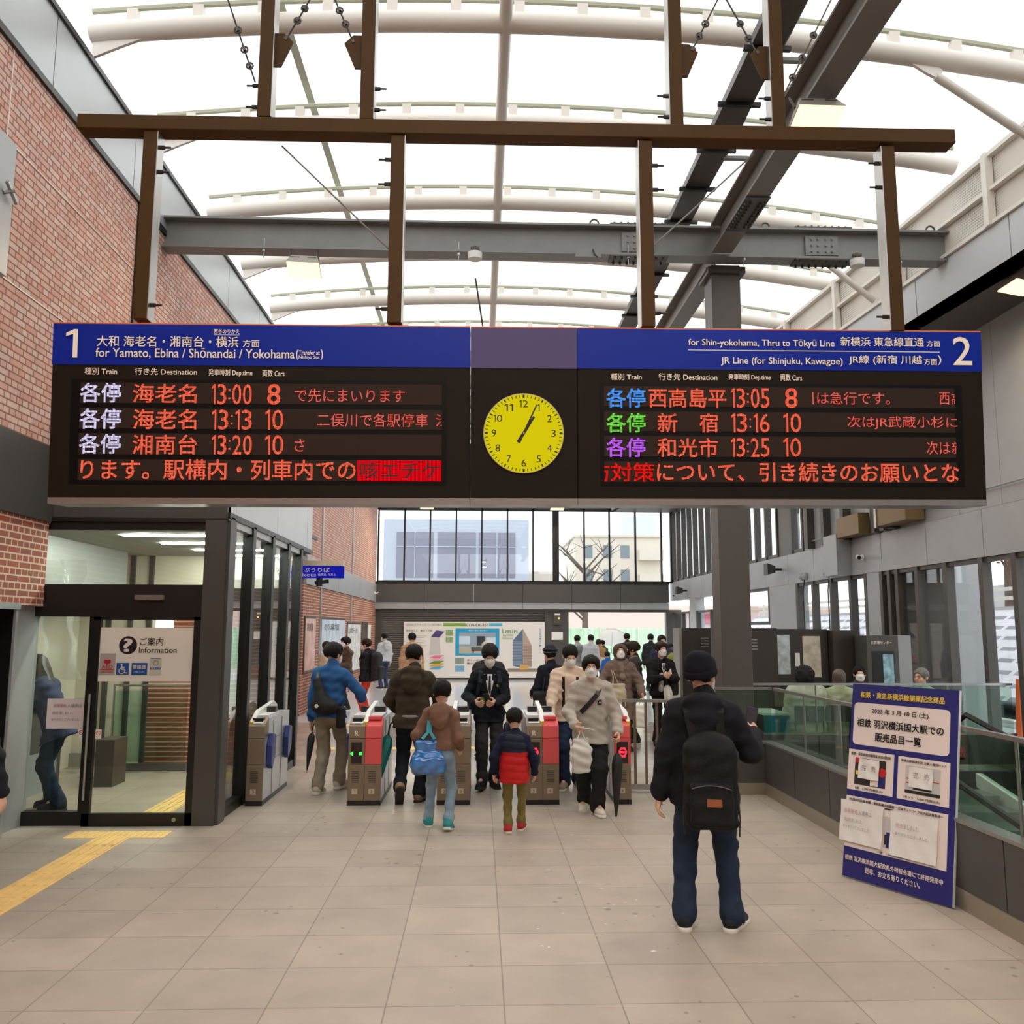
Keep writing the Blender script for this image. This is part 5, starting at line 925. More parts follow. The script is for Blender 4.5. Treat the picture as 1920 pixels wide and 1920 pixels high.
# ------------------------------------------------------------------ people: smooth bodies grown from blended round shapes
V3 = lambda *a: np.array(a, float)
def nrm(v): v = np.asarray(v, float); return v / max(np.linalg.norm(v), 1e-9)
class Fld:
    def __init__(s): s.p = []
    def cap(s, a, b, ra, rb=None, k=.02, op='u'):
        a = V3(*a); b = V3(*b); rb = ra if rb is None else rb; r = max(ra, rb)
        s.p.append(('c', a, b, ra, rb, k, op, np.minimum(a, b) - r, np.maximum(a, b) + r)); return s
    def ell(s, c, r, Rm=None, k=.02, op='u'):
        c = V3(*c); r = V3(*r); Rm = np.eye(3) if Rm is None else Rm; e = np.sqrt((Rm ** 2) @ (r ** 2))
        s.p.append(('e', c, r, Rm, None, k, op, c - e, c + e)); return s
    def box(s, c, hs, rd=.01, Rm=None, k=.01, op='u'):
        c = V3(*c); hs = V3(*hs); Rm = np.eye(3) if Rm is None else Rm; e = np.abs(Rm) @ hs
        s.p.append(('b', c, hs, Rm, rd, k, op, c - e, c + e)); return s
    def half(s, pt, n):                                  # keep the side n points away from
        s.p.append(('h', V3(*pt), nrm(n), None, None, 0, 'i', None, None)); return s
    def arrays(s, h):
        us = [q for q in s.p if q[6] == 'u']; lo = np.min([q[7] for q in us], 0) - 3 * h; hi = np.max([q[8] for q in us], 0) + 3 * h
        n = np.ceil((hi - lo) / h).astype(int) + 1; D = np.full(n, .5, np.float32); ax = [(lo[i] + h * np.arange(n[i])).astype(np.float32) for i in range(3)]
        for ty, A, B, C, E, k, op, l, u in s.p:
            if ty == 'h':
                D = np.maximum(D, (ax[0][:, None, None] - A[0]) * B[0] + (ax[1][None, :, None] - A[1]) * B[1] + (ax[2][None, None, :] - A[2]) * B[2]).astype(np.float32); continue
            m = k + 3 * h; i0 = np.clip(np.floor((l - m - lo) / h).astype(int), 0, n - 1); i1 = np.clip(np.ceil((u + m - lo) / h).astype(int) + 1, 1, n)
            if np.any(i1 <= i0): continue
            X = ax[0][i0[0]:i1[0], None, None] - A[0]; Y = ax[1][None, i0[1]:i1[1], None] - A[1]; Z = ax[2][None, None, i0[2]:i1[2]] - A[2]
            if ty == 'c':
                ba = B - A; L2 = max(ba @ ba, 1e-9); t = np.clip((X * ba[0] + Y * ba[1] + Z * ba[2]) / L2, 0, 1)
                d = np.sqrt((X - t * ba[0]) ** 2 + (Y - t * ba[1]) ** 2 + (Z - t * ba[2]) ** 2) - (C + (E - C) * t)
            else:
                P = [X * C[0, i] + Y * C[1, i] + Z * C[2, i] for i in range(3)]
                if ty == 'e':
                    k0 = np.sqrt(sum((P[i] / B[i]) ** 2 for i in range(3))); k1 = np.sqrt(sum((P[i] / B[i] ** 2) ** 2 for i in range(3))); d = k0 * (k0 - 1) / np.maximum(k1, 1e-6)
                else:
                    Q = [np.abs(P[i]) - (B[i] - E) for i in range(3)]; d = np.sqrt(sum(np.maximum(q, 0) ** 2 for q in Q)) + np.minimum(np.maximum(np.maximum(Q[0], Q[1]), Q[2]), 0) - E
            sl = tuple(slice(i0[i], i1[i]) for i in range(3)); cur = D[sl]
            if op == 'u': hh = np.maximum(k - np.abs(cur - d), 0) / max(k, 1e-6); D[sl] = np.minimum(cur, d) - hh * hh * k * .25
            elif op == 's': d = -d; hh = np.maximum(k - np.abs(cur - d), 0) / max(k, 1e-6); D[sl] = np.maximum(cur, d) + hh * hh * k * .25
        return surf(D, lo, h)
def surf(D, lo, h):                                      # surface nets
    s = D < 0; n = D.shape; c = np.zeros([q - 1 for q in n], np.uint8); offs = [(i, j, k) for i in (0, 1) for j in (0, 1) for k in (0, 1)]
    for i, j, k in offs: c += s[i:n[0] - 1 + i, j:n[1] - 1 + j, k:n[2] - 1 + k]
    act = (c > 0) & (c < 8); I = np.argwhere(act); idx = np.full(c.shape, -1, np.int32); idx[act] = np.arange(len(I))
    P = np.zeros((len(I), 3)); W = np.zeros(len(I)); cv = {o: D[I[:, 0] + o[0], I[:, 1] + o[1], I[:, 2] + o[2]] for o in offs}
    for o in offs:
        for a in range(3):
            if o[a] == 0:
                q = list(o); q[a] = 1; d0, d1 = cv[o], cv[tuple(q)]; x = (d0 < 0) != (d1 < 0); t = np.where(x, d0 / np.where(x, d0 - d1, 1), 0); e = np.array(o, float)[None] * np.ones((len(I), 1)); e[:, a] += t; P[x] += e[x]; W[x] += 1
    V = lo + (I + P / np.maximum(W, 1)[:, None]) * h; F = []
    for a in range(3):
        b, g = (a + 1) % 3, (a + 2) % 3; s0 = np.take(s, range(n[a] - 1), a); s1 = np.take(s, range(1, n[a]), a)
        E = np.argwhere(s0 != s1); E = E[(E[:, b] > 0) & (E[:, g] > 0) & (E[:, b] < n[b] - 1) & (E[:, g] < n[g] - 1)]; ins = s0[E[:, 0], E[:, 1], E[:, 2]]; q = []
        for db, dg in ((1, 1), (0, 1), (0, 0), (1, 0)):
            w_ = E.copy(); w_[:, b] -= db; w_[:, g] -= dg; q.append(idx[w_[:, 0], w_[:, 1], w_[:, 2]])
        q = np.stack(q, 1); q[~ins] = q[~ins][:, ::-1]; F.append(q)
    return V, np.concatenate(F)
_NK = [(nrm(rng.randn(3) * V3(.6, .6, 1)) * f, rng.rand() * 6.28) for f in (26, 34, 47, 60, 83)]
def wrinkle(V, F, amp, quilt=0, sp=.075, hair=0):
    N = np.zeros_like(V); fn = np.cross(V[F[:, 2]] - V[F[:, 0]], V[F[:, 3]] - V[F[:, 1]])
    for i in range(4): np.add.at(N, F[:, i], fn)
    N /= np.maximum(np.linalg.norm(N, axis=1), 1e-9)[:, None]; d = np.zeros(len(V))
    if amp: d += amp * sum(np.sin(V @ k + p) for k, p in _NK) / 2.2
    if quilt: d += quilt * (np.sqrt(np.abs(np.sin(np.pi * V[:, 2] / sp + .5 * np.sin(V[:, 0] * 9)))) - .6)
    if hair: d += hair * (np.sin(V[:, 0] * 190 + V[:, 2] * 60) + np.sin(V[:, 1] * 170 - V[:, 0] * 110) + np.sin(V[:, 0] * 90 + V[:, 1] * 120))
    return V + N * d[:, None]
def fmesh(nm, V, F, m, parent):
    me = bpy.data.meshes.new(nm); me.vertices.add(len(V)); me.vertices.foreach_set('co', V.astype(np.float32).ravel()); me.loops.add(F.size); me.loops.foreach_set('vertex_index', F.astype(np.int32).ravel()); me.polygons.add(len(F))
    me.polygons.foreach_set('loop_start', np.arange(0, F.size, 4, dtype=np.int32)); me.polygons.foreach_set('use_smooth', np.ones(len(F), bool)); me.update(calc_edges=True); me.materials.append(m)
    o = bpy.data.objects.new(nm, me); COL.objects.link(o); o.parent = parent; return o
def fbuild(f, nm, m, parent, h, amp=0, **k):
    V, F = f.arrays(h)
    if amp or k: V = wrinkle(V, F, amp, **k)
    return fmesh(nm, V, F, m, parent)
def rotx(a): c, s = math.cos(a), math.sin(a); return np.array([[1, 0, 0], [0, c, -s], [0, s, c]])
def rotz(a): c, s = math.cos(a), math.sin(a); return np.array([[c, -s, 0], [s, c, 0], [0, 0, 1]])
def roty(a): c, s = math.cos(a), math.sin(a); return np.array([[c, 0, s], [0, 1, 0], [-s, 0, c]])
def ik(S, T, a, b, pole):
    d = T - S; Ln = min(max(np.linalg.norm(d), .05), .998 * (a + b)); u = nrm(d); x = (a * a - b * b + Ln * Ln) / (2 * Ln); h = math.sqrt(max(a * a - x * x, 0)); p = np.asarray(pole, float); p = nrm(p - u * (p @ u)); return S + u * x + p * h, S + u * Ln
def cloth(n, c, rough=.85, noise=.12, bump=.35, bs=120): return mat('cloth_' + n, c, rough, noise=noise, nscale=14, bump=bump, bscale=bs, spec=.25)
SKIN = mat('skin', (226, 176, 148), .5, noise=.04, nscale=20); HAIRM = mat('hair_black', (22, 17, 15), .6, noise=.3, nscale=60, bump=.5, bscale=150, spec=.2); HAIRB = mat('hair_brown', (50, 35, 27), .6, noise=.3, nscale=60, bump=.5, bscale=150, spec=.2); HAIRG = mat('hair_grey', (120, 116, 112), .5, noise=.3, nscale=60, bump=.5, bscale=150, spec=.2)
MASKM = mat('mask_white', (242, 238, 234), .7); EYEW = mat('eye_white', (236, 232, 226), .3); EYED = mat('eye_dark', (28, 20, 18), .2); SOLEW = mat('sole_white', (228, 222, 210), .6); SOLED = mat('sole_dark', (40, 36, 34), .7)
_SH = {}
def shoe(parent, A, d, up, um, sm, S, side=0, stripes=None):                   # A ankle, d toe direction
    if 'u' not in _SH:
        f = Fld().cap((0, -.03, .055), (0, .07, .05), .042, .04, .03).cap((0, .06, .045), (0, .155, .036), .042, .036, .03).cap((0, -.015, .06), (0, -.012, .11), .043, .045, .03).half((0, 0, .018), (0, 0, -1)).half((0, -.01, .115), (0, .1, 1)); _SH['u'] = f.arrays(.006)
        f = Fld().cap((0, -.035, .014), (0, .06, .014), .043, .04, .02).cap((0, .06, .014), (0, .155, .014), .044, .042, .02).half((0, 0, .0), (0, 0, -1)).half((0, 0, .03), (0, 0, 1)); _SH['s'] = f.arrays(.006)
    y = nrm(d); x = nrm(np.cross(y, up)); z = np.cross(x, y); M = np.stack([x, y, z], 1) * S * 1.1; o = A - M @ V3(0, 0, .085); V, F = _SH['u']
    s = fmesh('shoe', V @ M.T + o, F, um, parent); V, F = _SH['s']; fmesh('sole', V @ M.T + o, F, sm, s)
    if stripes:
        b = MB()
        for k in range(3): b.bar(o + M @ V3(side * .043, .045 + .024 * k, .032), o + M @ V3(side * .036, .02 + .024 * k, .078), .012, .008, up=tuple(M @ V3(side, 0, 0)))
        b.build('white_stripes', stripes, s)
def hand_pts(f, W, d, a, pn, curl, S, k=.012, grip=None):
    d = nrm(d); a = nrm(a - d * (a @ d)); P = lambda u, v, w_: W + S * (d * u + a * v + pn * w_)
    for v in (-.02, 0, .02): f.cap(P(.0, v * .6, 0), P(.082, v * 1.1, .002), .0165 * S, .014 * S, .02)
    for v, l in ((.031, .074), (.0105, .084), (-.0105, .078), (-.031, .06)):
        p0 = P(.085, v, 0); g1 = curl * 1.2; g2 = curl * 2.5; l *= S
        d1 = d * math.cos(g1) + pn * math.sin(g1) + a * v * 2; d2 = d * math.cos(g2) + pn * math.sin(g2); p1 = p0 + d1 * l * .52; p2 = p1 + d2 * l * .5; f.cap(p0, p1, .0098 * S, .0092 * S, .006); f.cap(p1, p2, .0092 * S, .0078 * S, .006)
    t0 = P(.025, .03, .004); td = nrm(d * .62 + a * .7 + pn * (.15 + .5 * curl)); t1 = t0 + td * .04 * S; td2 = nrm(d * .8 + a * .25 + pn * (.2 + .7 * curl)); f.cap(P(.012, .015, 0), t0, .016 * S, .014 * S, .015); f.cap(t0, t1, .0135 * S, .0115 * S, .01); f.cap(t1, t1 + td2 * .034 * S, .0112 * S, .009 * S, .006)
    return P(.09, 0, .03)
NP = 0
def person(label, xy, rz, H, fl=(-.06, 0), fr=(.06, 0), hl=None, hr=None, lean=0., twist=0., hyaw=0., hpit=0., heel=(0, 0), toes=(.08, .08), el=(-.35, -.85, -.3), er=(.35, -.85, -.3), curl=(.35, .35), lift=(0, 0), sit=None,
           jacket=None, trousers=None, shoes=((60, 60, 62), 'w'), hair='short', hairm=None, face=False, mask=True, glasses=False, h=.009, hood=False, collar=True, extra=None, fat=1., z0=0., group=None, cap=None, hemflare=0., twf=1.):
    t = thing('person', label, 'person', group, (xy[0], xy[1], z0), rz=R(rz)); S = H / 1.7; info = {}
    hs = 1.1 * S * (1 + .8 * max(0, (1.6 - H) / 1.6)); hh = .222 * hs; shz = H - hh - .075 * S - .02; hipz = (.515 if H > 1.5 else .495) * H
    if sit: hipz = sit
    pc = V3(0, 0, hipz); Rt = rotx(-lean) @ rotz(twist)
    B = lambda x, y, z: pc + Rt @ V3(x, y, z - hipz if not sit else z)
    dz = (shz - .515 * H) if sit else (shz - hipz)
    T = lambda x, y, q: pc + Rt @ V3(x * S, y * S, q * dz)         # q: 0 hips .. 1 shoulders
    sw = .165 if H > 1.5 else .15
    ftop = T(0, -.0, 1.16); hc = T(0, .02, 1.0) + (Rt @ V3(0, .01 * S, .095 * S)) + rotx(-lean * .6) @ rotz(hyaw * .2) @ V3(0, .012 * hs, hh * .52)
    Rh = rotz(hyaw) @ rotx(-lean * .35 + hpit); HP = lambda *p: hc + Rh @ (V3(*p) * hs)
    sk = Fld(); skw = h
    # head
    sk.ell(HP(0, -.012, .028), V3(.074, .092, .082) * hs, Rh, .03).ell(HP(0, .03, -.035), V3(.056, .06, .074) * hs, Rh, .03).ell(HP(0, .052, -.083), V3(.032, .028, .026) * hs, Rh, .025)
    for x in (-1, 1): sk.ell(HP(.075 * x, -.012, -.01), V3(.012, .02, .032) * hs, Rh @ rotz(.35 * x), .008).ell(HP(.036 * x, .066, -.03), V3(.02, .016, .022) * hs, Rh, .02)
    sk.cap(HP(0, .088, .01), HP(0, .106, -.026), .009 * hs, .0135 * hs, .012)
    for x in (-1, 1): sk.ell(HP(.031 * x, .097, .006), V3(.019, .016, .0115) * hs, Rh, .012, 's')
    sk.cap(HP(-.03, .084, .024), HP(.03, .084, .024), .009 * hs, k=.012); sk.ell(HP(0, .083, -.058), V3(.023, .011, .008) * hs, Rh, .008)
    nb = T(0, -.005, 1.02); sk.cap(nb, HP(0, -.015, -.06), .05 * S, .048 * S, .03)
    # torso core and legs (under the clothes)
    sk.cap(T(-.06, 0, .95), T(.06, 0, .95), .05 * S, k=.05).cap(T(0, 0, .95), T(0, 0, .0), .075 * S, .075 * S, .05)
    legs = []
    for s_, ft, hk, lf, i in ((-1, fl, heel[0], lift[0], 0), (1, fr, heel[1], lift[1], 1)):
        hp = T(.088 * s_ * S / S, 0, -.02); A = V3(ft[0] * H, ft[1] * H, .085 * S + lf); kn, an = ik(hp, A, .245 * H, .245 * H, (s_ * .08, 1, 0))
        legs.append((hp, kn, an)); sk.cap(hp, kn, .055 * S, .04 * S, .03).cap(kn, an, .038 * S, .03 * S, .02)
        dd = V3(s_ * toes[i] * 3, 1, 0); dd = nrm(dd); dv = dd * math.cos(hk) + V3(0, 0, -math.sin(hk)); uv = V3(0, 0, math.cos(hk)) + dd * math.sin(hk)
        sk.cap(an, an + dv * .1 * S, .03 * S, .025 * S, .02); sm = shoes[1]; shoe(t, an + (V3(0, 0, .0)), dv, uv, cloth('shoe_%d_%d_%d' % tuple(shoes[0]), shoes[0], .6, bump=.1), SOLEW if sm == 'w' else SOLED, S, s_, M_offw if len(shoes) > 2 else None)
    arms = []
    for s_, hd, pl, cu in ((-1, hl, el, curl[0]), (1, hr, er, curl[1])):
        sh = T(sw * s_, -.005, .95); tg = V3(*hd) * V3(H, H, H) if hd is not None else sh + V3(.07 * s_ * S, .05 * S, -.52 * S)
        e, w_ = ik(sh, tg, .165 * H, .148 * H, pl); arms.append((sh, e, w_)); sk.cap(sh, e, .042 * S, .034 * S, .03).cap(e, w_, .034 * S, .024 * S, .02)
        d = nrm(w_ - e); a = V3(0, .75, .66); a = a - d * (a @ d); a = nrm(a); pn = np.cross(d, a); pn = pn if pn[0] * s_ < 0 else -pn
        info['hand' + 'LR'[s_ > 0]] = hand_pts(sk, w_, d, a, pn, cu, S * 1.02)
    body = fbuild(sk, 'body', SKIN, t, skw)
    # ---- clothes
    if trousers:
        col, th, nm = trousers; f = Fld(); f.cap(T(-.05, -.005, .0), T(.05, -.005, .0), (.098 + th) * S * fat, k=.04).cap(T(-.045, 0, .22), T(.045, 0, .22), (.085 + th) * S * fat, k=.05)
        for s_, (hp, kn, an) in zip((-1, 1), legs):
            u = nrm(an - kn); f.cap(hp, kn, (.078 + th) * S * fat, (.054 + th) * S * twf, .035).cap(kn, an - u * .05 * S, (.054 + th) * S * twf, (.044 + th) * S * twf, .03)
            f.cap(an - u * .06 * S, an - u * .0, (.05 + th) * S * twf, (.05 + th) * S * twf, .02)
        fbuild(f, 'trousers', cloth(nm, col), t, h, .0045 * S); info['tr'] = f
    if jacket:
        col, th, hem, nm = jacket[:4]; op = jacket[4] if len(jacket) > 4 else {}; f = Fld(); q0 = (hem * H - hipz) / dz if not sit else hem
        for x in (-.068, 0, .068):
            f.cap(T(x, .012, .78), T(x * (.8 + hemflare), .008, .35), (.092 + th) * S * fat, (.088 + th + .25 * max(0, fat - 1) * .1) * S * fat, .05)
            f.cap(T(x * (.8 + hemflare), .008, .35), T(x * (.85 + hemflare), .0, q0 - .05), (.088 + th) * S * fat, (.107 + th + hemflare * .05) * S * fat, .05)
        f.cap(T(-sw * .8, -.01, .93), T(sw * .8, -.01, .93), (.05 + th) * S, k=.06).cap(T(-.04, -.01, 1.0), T(.04, -.01, 1.0), (.055 + th) * S, k=.05)
        for hp, kn, an in legs: f.cap(hp, hp + (kn - hp) * (.55 if hem > .4 else 1.), (.09 + th) * S * fat, (.082 + th) * S * fat, .05)
        _ = None if sit else f.half(T(0, 0, q0), Rt @ V3(0, 0, -1))
        f2 = Fld(); f2.p = list(f.p)
        for sh, e, w_ in arms: 
            if op.get('sleeve', 1): f2.cap(sh, e, (.05 + th) * S * fat, (.042 + th) * S, .04).cap(e, e + (w_ - e) * .95, (.042 + th) * S, (.034 + th * .8) * S, .03)
        for s_ in (-1, 1): f2.cap(T(.03 * s_, -.015, 1.1), T(sw * .85 * s_, -.01, .955), (.036 + th * .6) * S, (.045 + th) * S, .05)
        if collar: f2.cap(T(-.012, -.012, 1.02), T(.012, .004, 1.19), .066 * S + th * .5, .063 * S + th * .4, .02)
        if hood: f2.ell(T(0, -.1, 1.06), V3(.14, .08, .1) * S, Rt @ rotx(.5), .02).ell(T(0, -.15, .86), V3(.115, .055, .12) * S, Rt, .03)
        if hood and not collar:
            ring = [T(.085 * math.cos(g), -.01 + .075 * math.sin(g), 1.07 - .05 * math.sin(g)) for g in np.linspace(0, 6.283, 11)]
            for r0, r1 in zip(ring[:-1], ring[1:]): f2.cap(r0, r1, .026 * S, k=.02)
        jm = cloth(nm, col, rough=op.get('rough', .85)); j = fbuild(f2, 'jacket', jm, t, h, .0062 * S, quilt=op.get('quilt', 0), sp=.085); info['jk'] = f
        def front(c2, wid, z1, z2, ex, nm2):               # what shows in the open front of the jacket
            g = Fld()
            for x in (-.045, 0, .045): g.cap(T(x, .02, .8), T(x * .9, .018, .3), (.092 + th + ex) * S * fat, (.09 + th + ex) * S * fat, .05); g.cap(T(x * .9, .018, .3), T(x, .01, -.1), (.09 + th + ex) * S * fat, (.1 + th + ex) * S * fat, .05)
            g.cap(T(-.02, .0, 1.0), T(.02, .0, 1.0), (.054 + th + ex) * S, k=.05); sl = -wid * S / ((1.02 - z1) * dz) if z1 > .3 else 0; x0 = 0 if z1 > .3 else wid
            g.half(T(x0, 0, z1), Rt @ nrm(V3(1, 0, sl))).half(T(-x0, 0, z1), Rt @ nrm(V3(-1, 0, sl))).half(T(0, .03, 0), Rt @ V3(0, -1, 0)).half(T(0, 0, z1), Rt @ V3(0, 0, -1)).half(T(0, 0, z2), Rt @ V3(0, 0, 1))
            fbuild(g, nm2, cloth('front_%d_%d' % (c2[0], c2[2]), c2), t, h * .8)
        if op.get('lining'): front(op['lining'], op['front'][1] + .035, op['front'][2] - .04, op['front'][3] - .03, .004, 'lining')
        if op.get('front'): front(*op['front'], .007, 'shirt')
        if op.get('tie'):
            for sx in (-1, 1):
                Y = lambda x, q, o: tuple(T(x * sx, .02, q) + Rt @ V3(0, (.1 + th + o - 1.4 * x * x) * S * fat, 0)); z1 = op['front'][2]
                P = [(.032, 1.02), (.1, .97), (.118, .82), (.085, .77), (.008, z1 + .02)]; MB().add([Y(x, q, .012) for x, q in P] + [Y(x, q, .006) for x, q in P], [(0, 1, 2, 3, 4) if sx < 0 else (4, 3, 2, 1, 0)] + [(i, (i + 1) % 5, 5 + (i + 1) % 5, 5 + i) for i in range(5)]).build('lapel', jm, j)
            MB().poly([tuple(T(x, .02, q) + Rt @ V3(0, (.1 + th + .012) * S * fat, 0)) for x, q in ((-.01, .97), (.01, .97), (.016, op['front'][2] + .2), (0, op['front'][2] + .08), (-.016, op['front'][2] + .2))], (0, .006, 0)).build('tie', cloth('tie', op['tie']), t)
    # ---- hair, mask, glasses, eyes
    hm = hairm or HAIRM
    if hair and hair != 'none':
        f = Fld().ell(HP(0, -.016, .036), V3(.088, .106, .092) * hs, Rh, .02)
        if hair == 'bob': f.ell(HP(0, -.03, -.03), V3(.09, .085, .1) * hs, Rh, .03)
        if hair == 'long': f.ell(HP(0, -.04, -.04), V3(.088, .08, .11) * hs, Rh, .03).cap(HP(0, -.07, -.08), HP(0, -.09, -.26), .055 * hs, .035 * hs, .03)
        if hair == 'tail': f.cap(HP(0, -.09, -.02), HP(0, -.12, -.2), .032 * hs, .02 * hs, .02)
        if hair == 'mop': f.ell(HP(0, -.02, .03), V3(.092, .108, .095) * hs, Rh, .02).ell(HP(0, .034, .06), V3(.08, .064, .048) * hs, Rh, .02)
        zf = .056 if hair != 'mop' else .05
        f.ell(HP(0, .125, zf - .075), V3(.07, .088, .082) * hs, Rh, .01, 's')
        if hair in ('short', 'mop', 'tail'): f.half(HP(0, 0, -.055), Rh @ nrm(V3(0, -.35, -1)))
        fbuild(f, 'hair', hm, t, min(h, .009), .0, hair=.0014 * hs)
    if mask:
        f = Fld().ell(HP(0, .034, -.04), V3(.064, .07, .073) * hs, Rh, .02).cap(HP(0, .084, -.0), HP(0, .103, -.03), .015 * hs, .02 * hs, .03).ell(HP(0, .058, -.083), V3(.04, .038, .033) * hs, Rh, .03)
        f.half(HP(0, .025, 0), Rh @ V3(0, -1, 0)).half(HP(0, 0, -.008), Rh @ nrm(V3(0, -.15, 1))).half(HP(0, 0, -.1), Rh @ V3(0, 0, -1)); mk = fbuild(f, 'mask', MASKM, t, min(h, .008))
        MB().tube([HP(.062, .03, -.03), HP(.075, .005, -.005), HP(.078, -.02, .01)], .0018 * hs, 5).tube([HP(-.062, .03, -.03), HP(-.075, .005, -.005), HP(-.078, -.02, .01)], .0018 * hs, 5).build('ear_loops', MASKM, mk)
    if face:
        for x in (-1, 1):
            c = HP(.031 * x, .079, .005); e = MB().sph(c, .0105 * hs, EYEW, 10).sph(HP(.031 * x, .0865, .005), .0055 * hs, EYED, 8).build('eye', None, t, smooth=True)
            MB().tube([HP(.015 * x, .096, .022), HP(.031 * x, .094, .027), HP(.048 * x, .082, .022)], .002 * hs, 5).build('eyebrow', hm, t)
        if not mask: MB().tube([HP(-.02, .0925, -.058), HP(0, .096, -.0575), HP(.02, .0925, -.058)], .0028 * hs, 6).build('mouth', mat('lips', (176, 104, 92), .5), t)
    if glasses:
        g = MB()
        for x in (-1, 1): g.tube([HP(x * .033 + .022 * math.cos(q), .106 - .25 * abs(.022 * math.cos(q) + .0) * (1 if x * math.cos(q) > 0 else 0), .003 + .016 * math.sin(q)) for q in np.linspace(0, 6.283, 12, False)], .0014 * hs, 5, closed=True).tube([HP(x * .055, .1, .006), HP(x * .078, .02, .01), HP(x * .079, -.02, .002)], .0014 * hs, 5)
        g.tube([HP(-.011, .108, .006), HP(.011, .108, .006)], .0014 * hs, 5).build('glasses', M_black, t)
    if cap:
        kind, m = cap
        if kind == 'beanie':
            f = Fld().ell(HP(0, -.016, .042), V3(.096, .114, .1) * hs, Rh, .02).ell(HP(0, -.05, .075), V3(.08, .08, .075) * hs, Rh, .03).half(HP(0, 0, .005), Rh @ nrm(V3(0, .25, -1))); b = fbuild(f, 'beanie', m, t, h, .003)
            f = Fld().ell(HP(0, -.018, .02), V3(.1, .118, .09) * hs, Rh, .02).half(HP(0, 0, .0), Rh @ nrm(V3(0, .25, -1))).half(HP(0, 0, .05), Rh @ nrm(V3(0, -.25, 1))); fbuild(f, 'brim_fold', m, b, h)
        if kind == 'cap':
            f = Fld().ell(HP(0, -.012, .05), V3(.1, .12, .092) * hs, Rh, .02).half(HP(0, 0, .022), Rh @ nrm(V3(0, .12, -1))); b = fbuild(f, 'cap', m, t, h); MB().disc(HP(0, .085, .032), Rh @ V3(1, 0, 0), Rh @ V3(0, .8, -.25), .07 * hs, n=20).build('peak', m, b)
        if kind == 'uniform':
            f = Fld().ell(HP(0, -.012, .078), V3(.118, .125, .03) * hs, Rh, .02).cap(HP(0, -.01, .035), HP(0, -.01, .07), .09 * hs, .095 * hs, .02).half(HP(0, 0, .03), Rh @ V3(0, 0, -1)); b = fbuild(f, 'uniform_cap', m, t, h); MB().disc(HP(0, .1, .035), Rh @ V3(1, 0, 0), Rh @ V3(0, .8, -.3), .06 * hs, n=20).build('peak', M_black, b)
            MB().tube([HP(.101 * math.cos(q), -.01 + .105 * math.sin(q), .045) for q in np.linspace(0, 6.283, 24, False)], .007 * hs, 6, closed=True).build('band', M_grey, b)
        if kind == 'furhood':
            f = Fld().ell(HP(0, -.03, .02), V3(.13, .135, .14) * hs, Rh, .02).ell(HP(0, .09, -.02), V3(.075, .1, .1) * hs, Rh, .02, 's').half(HP(0, 0, -.11), Rh @ V3(0, 0, -1)); fbuild(f, 'fur_hood', m, t, h, hair=.004)
        if kind == 'hood':
            f = Fld().ell(HP(0, -.02, .02), V3(.108, .12, .115) * hs, Rh, .02).cap(HP(0, -.03, -.06), HP(0, -.02, -.1), .09 * hs, .085 * hs, .03).ell(HP(0, .12, -.02), V3(.066, .1, .088) * hs, Rh, .02, 's').half(HP(0, 0, -.12), Rh @ V3(0, 0, -1)); fbuild(f, 'hood', m, t, h, .003)
    info.update(T=T, HP=HP, legs=legs, arms=arms, S=S, Rt=Rt, t=t, M=Matrix.Translation((xy[0], xy[1], z0)) @ Matrix.Rotation(R(rz), 4, 'Z'), B=B, Rh=Rh, hs=hs)
    return info
def held(info, name, label, cat, group=None):            # a thing of its own, built in the carrier's local frame
    return thing(name, label, cat, group, mtx=info['M'])
def strap(mb, pts, w_=.035, th=.008):                     # flat band through points (pos, normal)
    P = [V3(*p) for p, n in pts]; N = [nrm(n) for p, n in pts]; vs = []
    for i, p in enumerate(P):
        d = nrm(P[min(i + 1, len(P) - 1)] - P[max(i - 1, 0)]); b = nrm(np.cross(d, N[i])); vs += [p - b * w_ / 2, p + b * w_ / 2, p + b * w_ / 2 + N[i] * th, p - b * w_ / 2 + N[i] * th]
    n = len(P); mb.add(vs, [(4 * i + k, 4 * i + (k + 1) % 4, 4 * i + 4 + (k + 1) % 4, 4 * i + 4 + k) for i in range(n - 1) for k in range(4)] + [(3, 2, 1, 0), tuple(4 * (n - 1) + k for k in range(4))]); return mb
